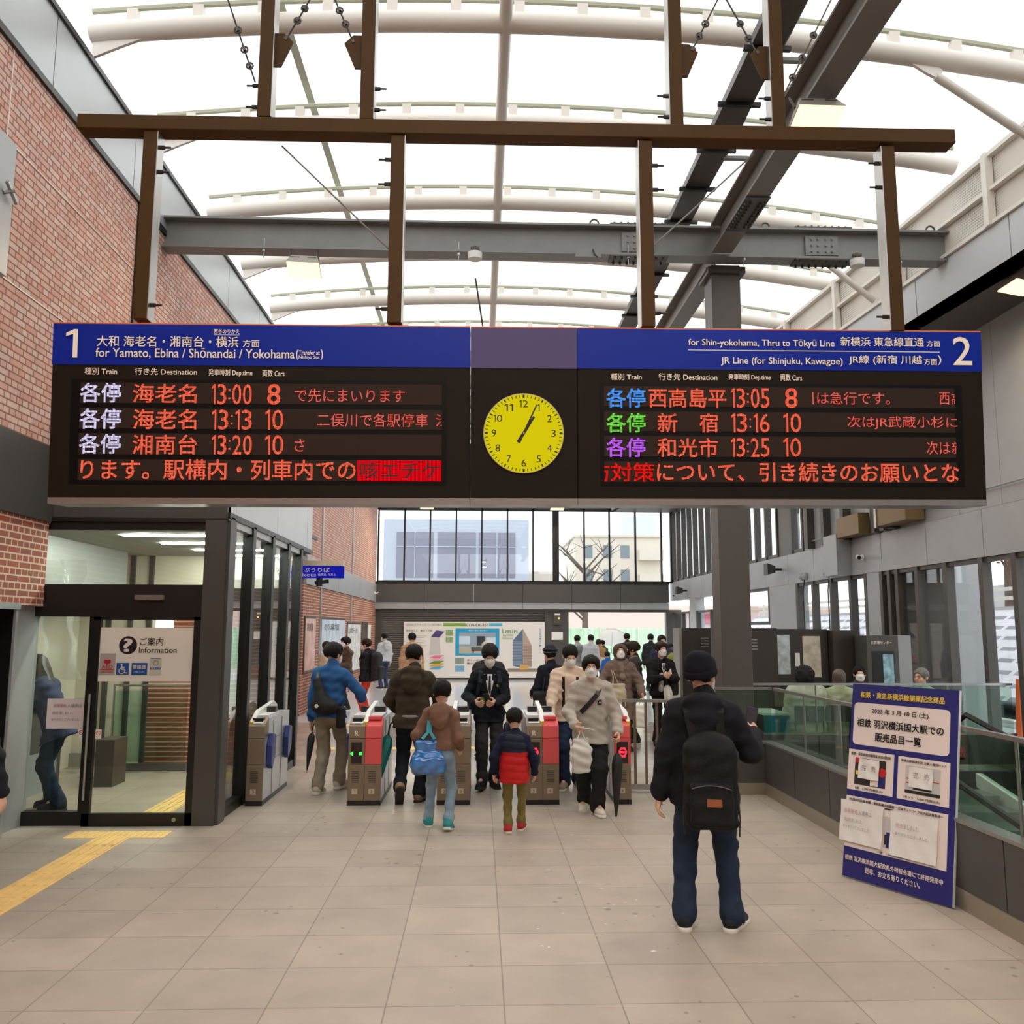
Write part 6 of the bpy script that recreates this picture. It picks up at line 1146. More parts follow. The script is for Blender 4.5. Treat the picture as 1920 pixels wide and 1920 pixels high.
def backpack(info, label, col, w_=.3, hgt=.44, dep=.16, q=.55, dx=0., h=.009, tag_=None, nm='bp', bo=0.):
    T, S, Rt = info['T'], info['S'], info['Rt']; o = held(info, 'backpack', label, 'backpack'); m = cloth(nm, col, .7); c = T(dx, -.13, q) + Rt @ V3(0, -dep / 2, 0)
    f = Fld().box(c, (w_ / 2, dep / 2, hgt / 2), .06, Rt, .02).ell(c + Rt @ V3(0, 0, hgt * .42), (w_ * .36, dep * .45, .1), Rt, .06); fbuild(f, 'main_bag', m, o, h, .004)
    f = Fld().box(c + Rt @ V3(0, -dep * .5, -hgt * .2), (w_ * .4, dep * .25, hgt * .25), .035, Rt, .01); p = fbuild(f, 'front_pocket', m, o, h, .003)
    b = MB(); zc = c + Rt @ V3(0, -dep * .76, hgt * .02); b.tube([zc + Rt @ V3(x, 0, -.004 * (x * 20) ** 2) for x in np.linspace(-w_ * .36, w_ * .36, 9)], .004, 5).build('zip', M_dsteel, p)
    for s_ in (-1, 1):
        k = MB(); strap(k, [(T(.075 * s_ + dx, -.16 - bo, q + .3), Rt @ V3(0, -1, 0)), (T(.1 * s_, -.13 - bo, .98), Rt @ V3(0, -1, .6)), (T(.105 * s_, -.03, 1.12), Rt @ V3(0, 0, 1)), (T(.11 * s_, .08, 1.02), Rt @ V3(0, .7, .7)), (T(.12 * s_, .138, .8), Rt @ V3(0, 1, 0)), (T(.145 * s_, .1, .5), Rt @ V3(s_, .5, 0)), (T(.15 * s_, -.08, .36), Rt @ V3(s_, 0, 0))], .05, .014).build('shoulder_strap', m, o)
        MB().tube([c + Rt @ V3(s_ * w_ * .5, 0, -hgt * .1), c + Rt @ V3(s_ * w_ * .52, -.02, -hgt * .36), c + Rt @ V3(s_ * w_ * .5, -.03, -hgt * .56)], .005, 5).build('hanging_strap', M_black, o)
    if tag_: MB().bar(c + Rt @ V3(-.03, -dep * .78, -hgt * .17), c + Rt @ V3(.06, -dep * .78, -hgt * .17), .006, .045, m=mat('leather_tag', tag_, .6)).build('leather_label', None, o)
    return o
def umbrella(M, label, a, b, col, r=.035, nm='umb', hook=True):     # furled: a handle end, b tip
    o = thing('umbrella', label, 'umbrella', None, mtx=M); a = V3(*a); b = V3(*b); d = nrm(b - a); Ln = np.linalg.norm(b - a); n = 14; u = nrm(np.cross(d, (0, 1, .2))); v = np.cross(d, u); vs = []; prof = ((.16, .3), (.2, .75), (.3, 1.), (.45, .9), (.7, .6), (.9, .25), (.95, .12))
    for t_, q in prof:
        for k in range(n): g = 2 * math.pi * k / n + t_ * 1.2; rr = r * q * (1 + .28 * (k % 2)); vs.append(a + d * Ln * t_ + (u * math.cos(g) + v * math.sin(g)) * rr)
    fs = [(i * n + k, i * n + (k + 1) % n, (i + 1) * n + (k + 1) % n, (i + 1) * n + k) for i in range(len(prof) - 1) for k in range(n)]
    MB().add(vs, fs).build('canopy', mat('umbrella_' + nm, col, .5, noise=.15), o, smooth=True); MB().cyl(a + d * Ln * .1, b, .005, n=8).build('shaft', M_alu, o)
    if hook: MB().tube([a + d * Ln * .16, a + d * .01, a + u * .012 - d * .02, a + u * .035 - d * .022, a + u * .045 + d * .015], .009, 8).build('handle', M_black, o, smooth=True)
    return o
def bag(M, label, top, w_, hgt, dep, m, handle, nm='shopping_bag', cat='bag', hx=.05, amp=.006, dirx=(1, 0, 0), taper=.85, group=None, h=.01):
    o = thing(nm, label, cat, group, mtx=M); top = V3(*top); X = nrm(dirx); Yd = nrm(np.cross((0, 0, 1), X)); Rm = np.stack([X, Yd, V3(0, 0, 1)], 1); c = top - V3(0, 0, hgt / 2)
    f = Fld().box(c - V3(0, 0, hgt * .12), (w_ / 2, dep / 2, hgt * .38), .03, Rm, .03).box(c + V3(0, 0, hgt * .2), (w_ / 2 * taper, dep * .32, hgt * .3), .02, Rm, .06); fbuild(f, 'bag_body', m, o, h, amp)
    hd = V3(*handle)
    for s_ in (-1, 1): MB().tube([top + X * hx + Yd * s_ * dep * .25 - V3(0, 0, .03), (top + X * hx * .6 + hd) / 2 + Yd * .01 * s_, hd + X * .012, hd - X * .012, (top - X * hx * .6 + hd) / 2 + Yd * .01 * s_, top - X * hx + Yd * s_ * dep * .25 - V3(0, 0, .03)], .006, 6).build('handle', m, o)
    return o
def phone(info, label, W, d, n, col=(30, 30, 34)):
    o = held(info, 'phone', label, 'phone', None); d = nrm(d); n = nrm(n); W = V3(*W); MB().bar(W - d * .03, W + d * .115, .072, .009, up=n).build('case', mat('phone_case_%d' % col[0], col, .35), o, bevel=.003); MB().bar(W - d * .024 + n * .005, W + d * .109 + n * .005, .064, .001, up=n).build('screen', mat('phone_screen', (66, 70, 78), .15), o)
# 1 man with beanie, seen from behind, phone in his raised right hand
p = person('man in black coat and black beanie seen from behind, holding up a phone', (1.47, 5.84), -12, 1.71, fl=(-.085, 0), fr=(.09, .015), hl=(-.175, .0, .455), hr=(.205, .165, .70), er=(.3, -.5, -1), el=(-.5, -.8, 0), lean=.02, hyaw=-.45, toes=(.0, .16), curl=(.45, .9), jacket=((24, 24, 30), .03, .455, 'black_coat'), trousers=((38, 50, 70), .016, 'dark_denim'), shoes=((34, 36, 44), 'w', 's'), hair='short', mask=True, glasses=True, cap=('beanie', cloth('beanie_black', (22, 20, 30), .95, bs=60)), hood=True, h=.0085, fat=1.05, twf=1.12)
phone(p, 'phone in a dark case in the raised hand of the man in the beanie', p['handR'] + V3(-.005, -.02, .03), (.18, .05, 1), (0, -1, .1)); backpack(p, 'large black backpack with a brown leather label worn by the man in the beanie', (22, 21, 22), .33, .54, .18, .1, .03, h=.009, tag_=(150, 84, 48), nm='bp_black', bo=.045)
# 2 man in blue fleece
p = person('man in blue fleece with a sling bag walking through the first gate', (-1.76, 10.62), -14, 1.71, fl=(-.035, -.075), fr=(.035, .12), lift=(0, .02), heel=(.1, -.05), hr=(.17, .17, .615), er=(.8, -.7, -.3), hl=(-.15, .04, .47), lean=.06, hyaw=-.35, toes=(.02, .1), jacket=((44, 88, 140), .022, .5, 'blue_fleece'), trousers=((150, 136, 116), .012, 'khaki'), shoes=((206, 196, 178), 'w'), hair='mop', mask=True, twf=1.15)
T = p['T']; o = held(p, 'sling_bag', 'black sling bag with a round badge on the back of the man in blue', 'bag'); f = Fld().cap(T(-.1, -.155, .78), T(.0, -.175, .2), .05, .1, .03).cap(T(-.08, -.155, .25), T(.1, -.165, .2), .085, .075, .05); sb = fbuild(f, 'pouch', cloth('sling_black', (40, 38, 38), .7), o, .009, .004)
strap(MB(), [(T(-.1, -.15, .8), (0, -1, 0)), (T(-.13, -.08, 1.0), (0, -.5, 1)), (T(-.1, .05, 1.02), (0, .3, 1)), (T(.05, .15, .6), (0, 1, 0)), (T(.17, .05, .3), (1, 0, 0)), (T(.14, -.12, .22), (.4, -1, 0))], .04).build('strap', M_black, o); MB().cyl(T(-.04, -.275, .22), T(-.04, -.285, .22), .022, n=16).build('badge', M_offw, o)
umbrella(p['M'], 'black furled umbrella hanging beside the man in blue', p['handL'] + V3(0, 0, .02), p['handL'] + V3(-.04, -.05, -.52), (26, 34, 38), .035, 'black')
o = held(p, 'tablet_case', 'small dark pouch at the right hip of the man in blue', 'pouch'); fbuild(Fld().box(T(.17, -.06, -.05), (.04, .06, .12), .02), 'pouch', cloth('sling_black', (40, 38, 38)), o, .01)
# 3 man in olive jacket
p = person('man in dark olive jacket walking away with a teal umbrella', (-.74, 10.02), -4, 1.70, fl=(-.06, -.09), fr=(.05, .02), lift=(.1, 0), heel=(.95, 0), hl=(-.11, .16, .56), hr=(.13, .2, .58), el=(-.7, -.7, -.2), er=(.7, -.7, -.2), lean=.05, hyaw=-.3, hpit=-.15, jacket=((64, 54, 40), .024, .47, 'olive_jacket'), trousers=((26, 30, 38), .014, 'black_denim'), shoes=((150, 120, 92), 'd'), hair='short', mask=True, glasses=True, hood=True, fat=1.08, twf=1.1)
umbrella(p['M'], 'teal furled umbrella held at the left side of the man in olive', (-.25, .02, .83), (-.36, -.12, .12), (14, 108, 104), .055, 'teal')
o = held(p, 'waist_bag', 'dark waist bag with a grey band round the man in olive', 'bag'); T = p['T']; MB().tube([T(.155 * math.cos(g), .135 * math.sin(g), .1) for g in np.linspace(0, 6.283, 24, False)], .018, 6, closed=True).build('belt', M_grey, o)
# 4 boy in brown hoodie
p = person('boy in brown hoodie and pale jeans carrying a turquoise bag', (-.37, 8.72), -6, 1.385, fl=(-.085, .06), fr=(.07, -.06), hl=(-.14, .1, .58), hr=(.13, .1, .53), el=(-.4, -.8, -.4), er=(.2, -.9, -.3), lean=.04, hyaw=.1, heel=(0, .25), lift=(0, .012), toes=(.12, .04), jacket=((132, 98, 80), .02, .53, 'brown_hoodie'), trousers=((138, 158, 172), .01, 'pale_jeans'), shoes=((60, 150, 150), 'w'), hair='mop', mask=True, hood=True, collar=False, fat=.94)
M_holo = mat('bag_blue_film', (30, 120, 200), .15, noise=.6, nscale=9, spec=1.0, coat=.8); M_turq = mat('bag_turquoise', (60, 176, 190), .4)
T = p['T']; o = held(p, 'tote_bag', 'shiny blue and turquoise tote bag on the left shoulder of the boy in brown', 'bag'); c = T(-.13, -.1, -.1); fbuild(Fld().box(c + V3(0, 0, -.05), (.16, .06, .085), .04, rotz(.3), .03).box(c + V3(.01, 0, .08), (.135, .035, .11), .025, rotz(.3), .08), 'bag_body', M_holo, o, .008, .005)
strap(MB(), [(c + V3(-.05, -.04, .2), (0, -1, 0)), (T(-.13, -.13, .55), (0, -1, 0)), (T(-.125, -.07, 1.0), (0, -.6, 1)), (T(-.125, .03, 1.05), (0, .4, 1)), (T(-.13, .1, .6), (0, 1, 0))], .03).build('shoulder_strap', M_turq, o); strap(MB(), [(c + V3(.07, -.05, .2), (0, -1, 0)), (T(-.1, -.125, .55), (0, -1, 0)), (T(-.11, -.07, 1.0), (0, -.6, 1))], .028).build('shoulder_strap', M_turq, o)
# 5 small child in red vest
p = person('small child in red and navy padded vest walking between the gates', (.34, 8.56), -4, 1.135, fl=(-.05, -.03), fr=(.055, .09), heel=(.12, 0), hl=(-.17, .0, .47), hr=(.17, .05, .47), el=(-.6, -.7, 0), er=(.6, -.7, 0), hpit=-.1, jacket=((28, 32, 56), .02, .53, 'navy_pattern'), trousers=((128, 116, 66), .012, 'khaki_green'), shoes=((190, 50, 54), 'w'), hair='short', mask=False)
T = p['T']; g = Fld()
for x in (-.06, 0, .06): g.cap(T(x, .012, .86), T(x, .008, -.3), .132 * p['S'] * 1.1, .142 * p['S'] * 1.1, .05)
g.half(T(0, 0, -.35), (0, 0, -1)); V_, F_2 = g.arrays(.008); V_ = wrinkle(V_, F_2, .003, quilt=.009, sp=.07)
o = fmesh('vest', V_, F_2, cloth('vest_red', (204, 36, 36), .5), p['t']); me = o.data; me.materials.append(cloth('vest_navy', (34, 38, 58), .5)); zc = np.array([V_[f].mean(0)[2] for f in F_2]); me.polygons.foreach_set('material_index', (zc > .735).astype(np.int32))
# 6 student in dark blazer coming, looking down at phone
p = person('student in dark blazer and tie walking towards us, looking down at a phone', (.13, 11.02), 180, 1.69, fl=(-.035, .04), fr=(.05, .16), lift=(0, .02), heel=(0, -.1), hl=(-.035, .17, .6), hr=(.1, .14, .6), el=(-.6, -.7, -.4), er=(.6, -.7, -.4), lean=.08, hpit=-.5, curl=(.8, .8), jacket=((26, 28, 36), .02, .46, 'navy_blazer', dict(front=((232, 226, 220), .075, .42, .99), tie=(40, 44, 60))), trousers=((44, 42, 44), .014, 'charcoal'), shoes=((28, 26, 26), 'd'), hair='mop', mask=True, face=True, collar=False, twf=1.12, fat=.92)
phone(p, 'dark phone in the hand of the student in the blazer', p['handL'] + V3(.01, .0, .02), (.2, .5, .75), (0, -.7, .6)); o = held(p, 'train_card', 'small green card in the other hand of the student in the blazer', 'card'); w_ = p['handR']; MB().bar(w_ + V3(0, 0, 0), w_ + V3(-.02, .02, .07), .05, .003, up=(0, -1, .3)).build('card', mat('card_green', (110, 140, 60), .4), o)
backpack(p, 'dark green backpack hanging behind the student in the blazer', (28, 40, 42), .34, .4, .16, .3, .1, nm='bp_green'); umbrella(p['M'], 'navy furled umbrella beside the student in the blazer', (-.21, .0, .86), (-.24, .02, .2), (34, 36, 66), .04, 'navy')
T = p['T']; MB().cyl(T(-.1, .13, .72), T(-.1, .135, .72), .018, n=12).build('badge', mat('badge_gold', (190, 170, 90), .4), p['t'])
# 7 person in pale cap behind the student
person('person in pale cap and dark jacket, mostly hidden behind the student in the blazer', (.14, 13.2), 8, 1.68, lean=.03, jacket=((52, 48, 46), .024, .48, 'dark_jacket'), trousers=((46, 46, 50), .012, 'charcoal'), hair='short', cap=('cap', cloth('cap_cream', (206, 196, 178))), mask=False, h=.011)
# 8 man in beige
p = person('man in beige jacket and pale shirt walking towards us, looking down', (1.12, 10.96), 176, 1.685, fl=(-.05, .02), fr=(.045, .1), hr=(.15, .17, .5), hl=(-.15, .12, .47), er=(.7, -.7, -.1), hpit=-.42, lean=.07, hyaw=.15, curl=(.5, .8), jacket=((226, 200, 178), .026, .47, 'beige_jacket', dict(front=((216, 190, 170), .07, .0, .98), lining=(38, 33, 31))), trousers=((38, 50, 76), .016, 'navy_jeans'), shoes=((160, 142, 118), 'w'), hair='short', mask=True, face=True, fat=1.08, twf=1.12)
T = p['T']; o = p['t']; 
o = held(p, 'train_card', 'white card in the hand of the man in beige', 'card'); w_ = p['handR']; MB().bar(w_, w_ + V3(-.02, .05, .02), .05, .003, up=(0, 0, 1)).build('card', M_paper, o)
# 9 boy in grey hoodie
p = person('boy in grey hoodie, mask and glasses coming through the right gate', (1.19, 9.46), 176, 1.6, fl=(-.03, .09), fr=(.045, -.07), lift=(0, .03), heel=(-.05, .35), hr=(.11, .17, .57), hl=(-.165, .12, .52), er=(.6, -.7, -.3), el=(-.6, -.7, -.3), curl=(.8, .7), jacket=((186, 176, 164), .028, .44, 'grey_hoodie'), trousers=((34, 33, 34), .02, 'black_track'), shoes=((222, 212, 192), 'w'), hair='mop', mask=True, face=True, glasses=True, hood=True, fat=1.02, twf=1.2, collar=False)
T = p['T']; o = held(p, 'body_strap', 'black strap bag worn across the grey hoodie', 'bag'); strap(MB(), [(T(-.1, .06, 1.02), (0, .5, 1)), (T(-.06, .15, .85), (0, 1, .3)), (T(.04, .165, .62), (0, 1, 0)), (T(.12, .14, .45), (.4, 1, 0))], .05).build('strap', M_black, o)
MB().box(tuple(T(-.11, .138, .62)), tuple(T(-.065, .146, .735))).build('logo_patch', M_black, p['t']); a = T(-.09, .15, .66); MB().face([a + V3(-.012, 0, 0), a + V3(.012, 0, 0), a + V3(0, 0, .022)]).build('white_mark', M_offw, p['t'])
M_poly = mat('plastic_film', (232, 226, 216), .25, bump=.5, bscale=25); M_poly.node_tree.nodes['Principled BSDF'].inputs['Alpha'].default_value = .82
w_ = p['handR']; bag(p['M'], 'thin white plastic bag held by the boy in grey', w_ + V3(.0, .02, -.08), .2, .34, .11, M_poly, w_, 'plastic_bag', amp=.012, h=.008); phone(p, 'white phone held by the boy in grey', w_ + V3(-.03, .01, .0), (-.8, .3, -.1), (0, -.5, .8), (226, 224, 222))
w_ = p['handL']; umbrella(p['M'], 'black furled umbrella hanging from the wrist of the boy in grey', w_ + V3(-.02, -.02, .0), w_ + V3(.01, -.02, -.82), (38, 34, 30), .045, 'dark')
# 10 station officer
p = person('officer in dark uniform and peaked cap with a ponytail seen from behind', (1.1, 13.6), 22, 1.6, hr=(.1, .15, .58), er=(1, -.4, -.2), hl=(-.13, .15, .56), jacket=((30, 32, 44), .022, .46, 'uniform_navy'), trousers=((30, 32, 44), .016, 'uniform_navy'), shoes=((26, 26, 26), 'd'), hair='tail', mask=False, cap=('uniform', cloth('uniform_cap', (40, 42, 54))), h=.011)
o = held(p, 'shoulder_bag', 'large black shoulder bag beside the uniformed officer', 'bag'); T = p['T']; fbuild(Fld().box(T(-.16, -.06, -.02), (.17, .07, .15), .05), 'pouch', cloth('sling_black', (40, 38, 38)), o, .011, .005); strap(MB(), [(T(-.2, -.08, .2), (-1, 0, 0)), (T(-.13, -.06, .98), (-.3, -.3, 1)), (T(-.12, .06, .95), (0, 1, .5)), (T(-.16, .08, .2), (-1, 1, 0))], .035).build('strap', M_black, o)
# 11 woman in brown padded coat
p = person('woman in brown padded coat with scarf, mask and tote bag, coming towards us', (2.24, 14.1), 180, 1.64, hr=(.15, .15, .6), hl=(-.19, .12, .54), er=(.6, -.7, -.3), el=(-.6, -.7, -.2), hpit=.18, jacket=((124, 104, 92), .034, .3, 'brown_puffer', dict(quilt=.008)), trousers=((60, 54, 52), .012, 'charcoal_warm'), shoes=((50, 44, 42), 'd'), hair='bob', hairm=HAIRB, face=True, cap=('hood', cloth('hood_brown', (96, 78, 70))), h=.01)
T = p['T']; f = Fld().cap(T(-.05, .02, 1.1), T(.05, .02, 1.1), .085, k=.03).cap(T(0, .12, 1.02), T(-.02, .17, .6), .045, .04, .03); fbuild(f, 'scarf', cloth('scarf_grey', (134, 118, 108)), p['t'], .01, .008)
bag(p['M'], 'beige canvas tote bag on the arm of the woman in brown', T(.1, .2, .42), .3, .36, .1, cloth('tote_beige', (196, 182, 156)), T(.15, .14, .86), 'tote_bag', taper=.95); w_ = p['handL']; bag(p['M'], 'white paper bag in the hand of the woman in brown', w_ + V3(0, .0, -.1), .18, .34, .1, cloth('bag_white', (238, 230, 220), bump=.1), w_, taper=1.0, amp=.003)
# 12 man in dark padded coat, profile
p = person('person in dark padded coat and dark mask facing left, behind the brown coat', (2.62, 14.9), 78, 1.67, jacket=((62, 52, 50), .034, .42, 'dark_puffer', dict(quilt=.008)), trousers=((40, 40, 44), .012, 'charcoal'), hair='mop', hairm=HAIRB, mask=True, h=.011); 
bpy.data.objects[[c.name for c in p['t'].children if c.name.startswith('mask')][0]].data.materials[0] = cloth('mask_black', (34, 32, 34)); f = Fld().cap(p['T'](-.05, .0, 1.08), p['T'](.05, .02, 1.1), .08, k=.03); fbuild(f, 'scarf', cloth('scarf_pattern', (120, 112, 104), noise=.5), p['t'], .011, .006)
w_ = V3(-.1, .16, .72); bag(p['M'], 'pale translucent shopping bag beside the person in the dark padded coat', (-.12, .1, .72), .3, .46, .12, M_poly, (-.12, .1, .86), 'plastic_bag', amp=.012)
# 13 student with white umbrella
p = person('student in black cardigan and mask clasping his hands by a white umbrella', (3.02, 14.7), 186, 1.67, hr=(.03, .17, .665), hl=(-.03, .18, .67), er=(.7, -.6, -.5), el=(-.7, -.6, -.5), curl=(.9, .9), hyaw=.15, jacket=((32, 28, 30), .024, .48, 'black_cardigan', dict(front=((236, 230, 224), .07, .62, .99), tie=(60, 52, 60))), trousers=((32, 30, 32), .014, 'charcoal_dark'), shoes=((30, 28, 28), 'd'), hair='mop', hairm=HAIRB, mask=True, face=True, collar=False, h=.01)
umbrella(p['M'], 'white furled umbrella held by the student in the black cardigan', (.0, .26, 1.13), (-.1, .22, .22), (226, 222, 214), .06, 'white'); o = held(p, 'shoulder_bag', 'black shoulder bag with a white strap worn by the student in the cardigan', 'bag'); T = p['T']; strap(MB(), [(T(-.11, -.05, 1.05), (0, -.3, 1)), (T(-.12, .06, 1.0), (0, .5, 1)), (T(-.13, .14, .6), (0, 1, 0)), (T(-.17, .08, .3), (-1, .5, 0))], .03).build('strap', M_offw, o); fbuild(Fld().box(T(-.2, .0, .12), (.07, .13, .11), .04), 'pouch', cloth('sling_black', (40, 38, 38)), o, .011)
f = Fld().cap(T(.05, .18, .6), T(.06, .17, .1), .035, .04, .02); fbuild(f, 'striped_scarf', cloth('scarf_stripe', (190, 184, 176), noise=.6), p['t'], .01)
# 14-20 others farther back
person('man in navy jacket and white mask standing beyond the student in the cardigan', (4.05, 19.6), 184, 1.74, jacket=((44, 50, 70), .026, .46, 'navy_jacket'), trousers=((40, 40, 46), .014, 'charcoal'), mask=True, face=True, h=.013)
p = person('person in black jacket and beige trousers walking off with a green backpack', (4.18, 18.6), -38, 1.68, fl=(-.05, -.1), fr=(.05, .12), heel=(.4, 0), lift=(.03, 0), jacket=((44, 40, 40), .024, .5, 'black_jacket'), trousers=((176, 164, 146), .014, 'beige_chino'), mask=False, h=.013); backpack(p, 'yellow green backpack on the person beside the dark partition', (142, 144, 66), .28, .42, .14, .55, nm='bp_olive', h=.012)
person('man in brown leather jacket and mask talking near the far left wall', (-3.1, 20.9), 128, 1.67, hr=(.05, .16, .62), hl=(-.06, .18, .61), jacket=((92, 70, 54), .022, .48, 'brown_leather', dict(rough=.45)), trousers=((44, 42, 46), .014, 'charcoal'), mask=True, face=True, hair='mop', h=.012)
person('woman in long beige coat standing by the far left posters', (-3.4, 20.0), 60, 1.58, hl=(-.05, .17, .62), hr=(.05, .17, .62), jacket=((206, 182, 154), .03, .14, 'long_beige'), trousers=((190, 170, 146), .01, 'beige_leg'), hair='long', hairm=HAIRB, mask=True, h=.012)
p = person('person in black coat and red trousers with a backpack facing left', (-2.4, 19.2), 74, 1.65, jacket=((34, 32, 36), .03, .46, 'black_wool'), trousers=((206, 62, 40), .02, 'red_trousers'), hair='short', hairm=HAIRB, mask=True, face=True, h=.012, hood=True); backpack(p, 'big black backpack on the person in red trousers', (44, 42, 44), .34, .56, .18, .45, nm='bp_black2', h=.012)
person('man in pale grey hoodie and blue jeans near the shutter', (-2.97, 28), 40, 1.72, hl=(-.1, .16, .6), jacket=((196, 196, 198), .024, .5, 'pale_hoodie'), trousers=((52, 60, 92), .012, 'blue_jeans'), mask=True, h=.014, hood=True)
person('person in tan padded jacket looking at the wall poster', (-1.68, 22.2), 0, 1.76, jacket=((206, 164, 122), .045, .46, 'tan_puffer', dict(quilt=.01)), trousers=((50, 48, 50), .012, 'charcoal'), mask=False, h=.013, hood=True)
# 21 the group in the far doorway
grp = 'people near the far doorway'
p = person('person in pale jacket with grey backpack at the left of the far doorway', (2.95, 26.6), 10, 1.68, jacket=((176, 178, 176), .026, .46, 'pale_jacket'), trousers=((60, 60, 66), .012, 'charcoal'), mask=False, h=.015, group=grp); backpack(p, 'grey backpack on the person at the left of the far doorway', (120, 126, 126), .28, .42, .14, .55, nm='bp_grey', h=.014)
person('tall person in pale grey coat at the far doorway beside the grey backpack', (3.3, 26.2), -20, 1.7, jacket=((190, 190, 194), .026, .4, 'pale_coat'), trousers=((60, 60, 66), .012, 'charcoal'), mask=True, h=.015, group=grp)
p = person('short person in tan coat with a cream bag at the far doorway', (3.62, 26.8), 4, 1.56, jacket=((176, 134, 88), .028, .42, 'tan_coat'), trousers=((60, 52, 50), .012, 'charcoal_warm'), mask=False, hairm=HAIRB, h=.015, group=grp); o = held(p, 'cream_bag', 'cream bag on the back of the short person in the tan coat', 'bag'); fbuild(Fld().box(p['T'](.03, -.17, .3), (.13, .05, .1), .04), 'pouch', cloth('cream', (230, 208, 180)), o, .013)
person('person in black coat seen from behind in the middle of the far doorway', (4.55, 27.2), -10, 1.74, jacket=((48, 46, 48), .03, .4, 'black_coat2'), trousers=((44, 44, 48), .012, 'charcoal'), mask=False, h=.015, group=grp, hl=(-.05, .17, .75), hr=(.05, .17, .75))
person('person in black jacket reaching out an arm at the right of the far doorway', (5.2, 26.8), -30, 1.72, jacket=((40, 40, 44), .026, .46, 'black_jacket2'), trousers=((44, 44, 48), .012, 'charcoal'), mask=False, h=.015, group=grp, hr=(.35, .14, .82))
person('person in dark red-brown coat bending near the open white umbrella', (4.45, 30.8), 60, 1.5, lean=.25, jacket=((96, 78, 78), .03, .42, 'plum_coat'), trousers=((44, 44, 48), .012, 'charcoal'), mask=False, h=.015, group=grp)
person('child in bright blue jacket near the far doorway', (3.62, 25.0), 0, 1.25, jacket=((36, 96, 176), .03, .42, 'bright_blue'), trousers=((190, 176, 196), .014, 'pale_lilac'), mask=False, h=.014, group=grp)
t = thing('open_umbrella', 'open white umbrella in front of the green fence beyond the far doorway', 'umbrella', None, (4.6, 30.6, 1.55), rz=0); t.rotation_euler = (R(-35), R(10), 0); a = MB(); n = 8; us = np.linspace(0, 1, 7)
for k in range(n):
    g0, g1 = 2 * math.pi * k / n, 2 * math.pi * (k + 1) / n; vs = []
    for u in us: rr = .5 * math.sin(u * 1.45) / math.sin(1.45); z = .28 * math.cos(u * 1.5); vs += [(rr * math.cos(g0), rr * math.sin(g0), z), (rr * .97 * math.cos((g0 + g1) / 2), rr * .97 * math.sin((g0 + g1) / 2), z), (rr * math.cos(g1), rr * math.sin(g1), z)]
    a.add(vs, [(3 * i + j, 3 * i + j + 1, 3 * i + 4 + j, 3 * i + 3 + j) for i in range(6) for j in (0, 1)])
a.build('canopy', membrane(), t, smooth=True); MB().cyl((0, 0, .32), (0, 0, -.5), .007, n=8).build('shaft', M_alu, t); MB().tube([(0, 0, -.45), (0, 0, -.58), (.03, 0, -.61), (.06, 0, -.58)], .01, 6).build('handle', M_black, t)
# 22 seated people behind the level railing
def chair(lb, x, y, rz):
    t = thing('folding_chair', lb, 'chair', 'folding chairs behind the level railing', (x, y, 0), rz=R(rz)); MB().box((-.2, -.2, .33), (.2, .2, .36)).build('seat', M_dsteel, t); MB().box((-.2, -.22, .6), (.2, -.19, .82)).build('backrest', M_dsteel, t)
    for sx in (-.19, .19): MB().cyl((sx, -.2, .0), (sx, -.2, .82), .011, n=6).build('leg', M_alu, t); MB().cyl((sx, .2, 0), (sx, .17, .34), .011, n=6).build('leg', M_alu, t)
sitkw = dict(sit=.52, fl=(-.06, .24), fr=(.06, .24), hl=(-.08, .2, .45), hr=(.08, .2, .45))
person('grey-haired man with glasses in a pale green jacket, seated at right behind the railing', (6.46, 12.75), 118, 1.66, jacket=((150, 176, 160), .026, -.15, 'pale_green'), trousers=((60, 60, 66), .012, 'charcoal'), hair='short', hairm=HAIRG, mask=False, face=True, glasses=True, h=.01, **sitkw); chair('folding chair under the grey-haired man', 6.46, 12.75, 118)
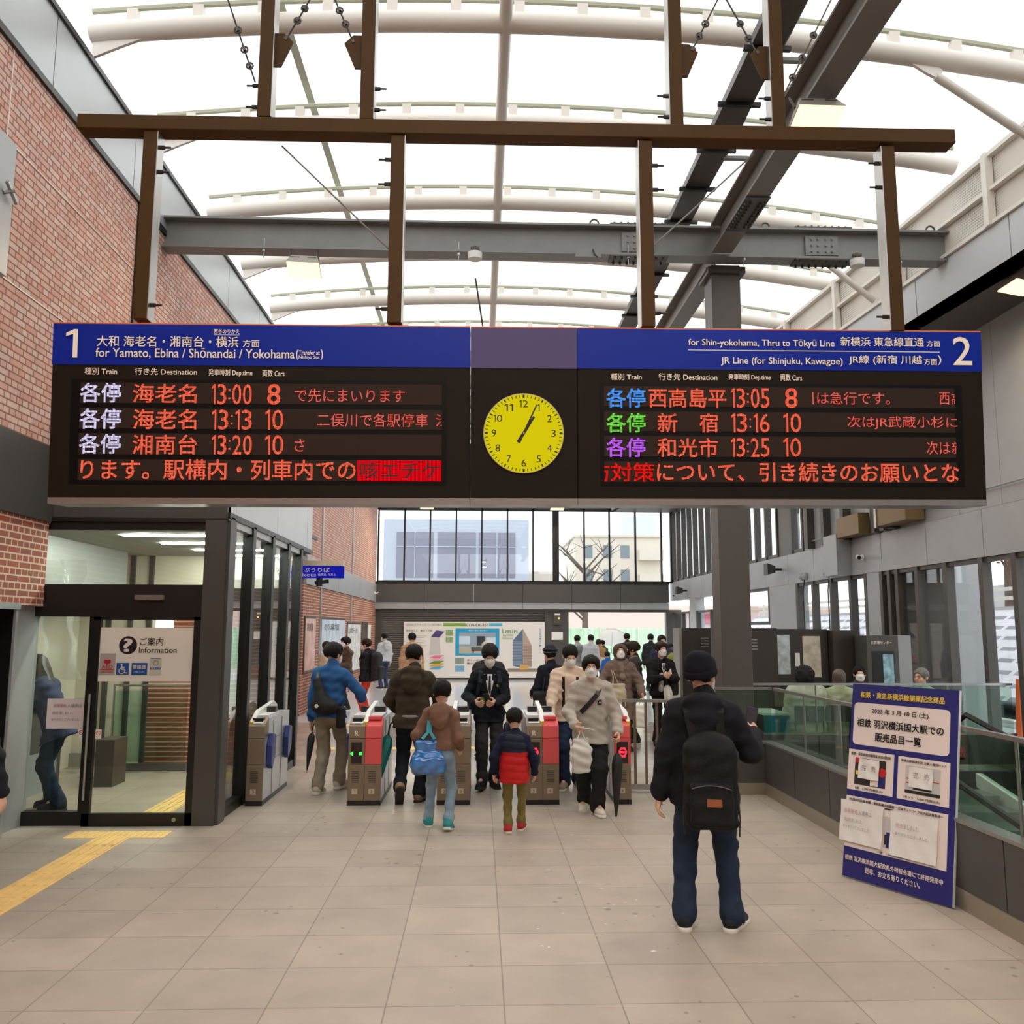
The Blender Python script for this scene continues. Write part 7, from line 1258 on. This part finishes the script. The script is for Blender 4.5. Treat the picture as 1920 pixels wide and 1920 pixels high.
person('person in cream coat with a black fur hood, seated with their back to us', (4.7, 12.7), -10, 1.66, jacket=((222, 208, 190), .06, -.15, 'cream_coat'), trousers=((60, 60, 66), .012, 'charcoal'), hair='short', mask=False, cap=('furhood', cloth('fur_black', (44, 40, 42), .95, bump=.8, bs=60)), h=.01, fat=1.25, **sitkw); chair('folding chair under the person with the fur hood', 4.7, 12.7, -10)
person('person in beige coat with greying brown hair, seated with their back to us', (5.22, 12.75), -25, 1.62, jacket=((206, 192, 160), .035, -.15, 'beige_coat2'), trousers=((60, 60, 66), .012, 'charcoal'), hair='bob', hairm=mat('hair_mix', (88, 76, 66), .5, noise=.3, nscale=60), mask=False, h=.01, **sitkw); chair('folding chair under the person in the beige coat', 5.22, 12.75, -25)
person('dark-haired person half hidden behind the top of the blue board', (5.95, 13.75), 165, 1.64, jacket=((60, 64, 70), .03, -.15, 'slate_jacket'), trousers=((60, 60, 66), .012, 'charcoal'), hair='short', mask=True, h=.011, **sitkw); chair('folding chair under the dark-haired person behind the board', 5.95, 13.75, 165)
t = thing('sales_table', 'folding sales table with a teal front cloth behind the level railing', 'table', None, (4.2, 13.1, 0)); MB().box((4.05, 12.6, .68), (4.42, 13.4, .71)).build('table_top', M_plasticw, t); MB().box((4.05, 12.58, .15), (4.42, 12.6, .68)).build('front_cloth', mat('teal_cloth', (20, 120, 140), .7), t); MB().box((4.38, 12.62, 0), (4.41, 13.38, .68)).build('leg_panel', M_plasticw, t)
# 23 visitor in the information room
p = person('person in denim jacket and jeans bending over the counter inside the information room', (-4.46, 9.72), 94, 1.64, lean=.38, fl=(-.05, -.05), fr=(.05, .03), hl=(-.06, .33, .62), hr=(.1, .33, .62), hpit=-.25, jacket=((62, 66, 96), .03, .44, 'denim_jacket'), trousers=((34, 46, 66), .016, 'dark_jeans'), shoes=((30, 30, 34), 'd'), hair='long', hairm=HAIRB, mask=False, h=.009, twf=1.15)
# 24 passer-by at the left edge
person('passer-by in dark jacket at the left edge of the picture, only a hand in view', (-3.41, 5.95), 10, 1.7, hr=(.185, .05, .43), er=(.6, -.8, 0), jacket=((30, 30, 36), .022, .46, 'dark_jacket2'), trousers=((36, 38, 46), .012, 'charcoal'), mask=True, h=.009)
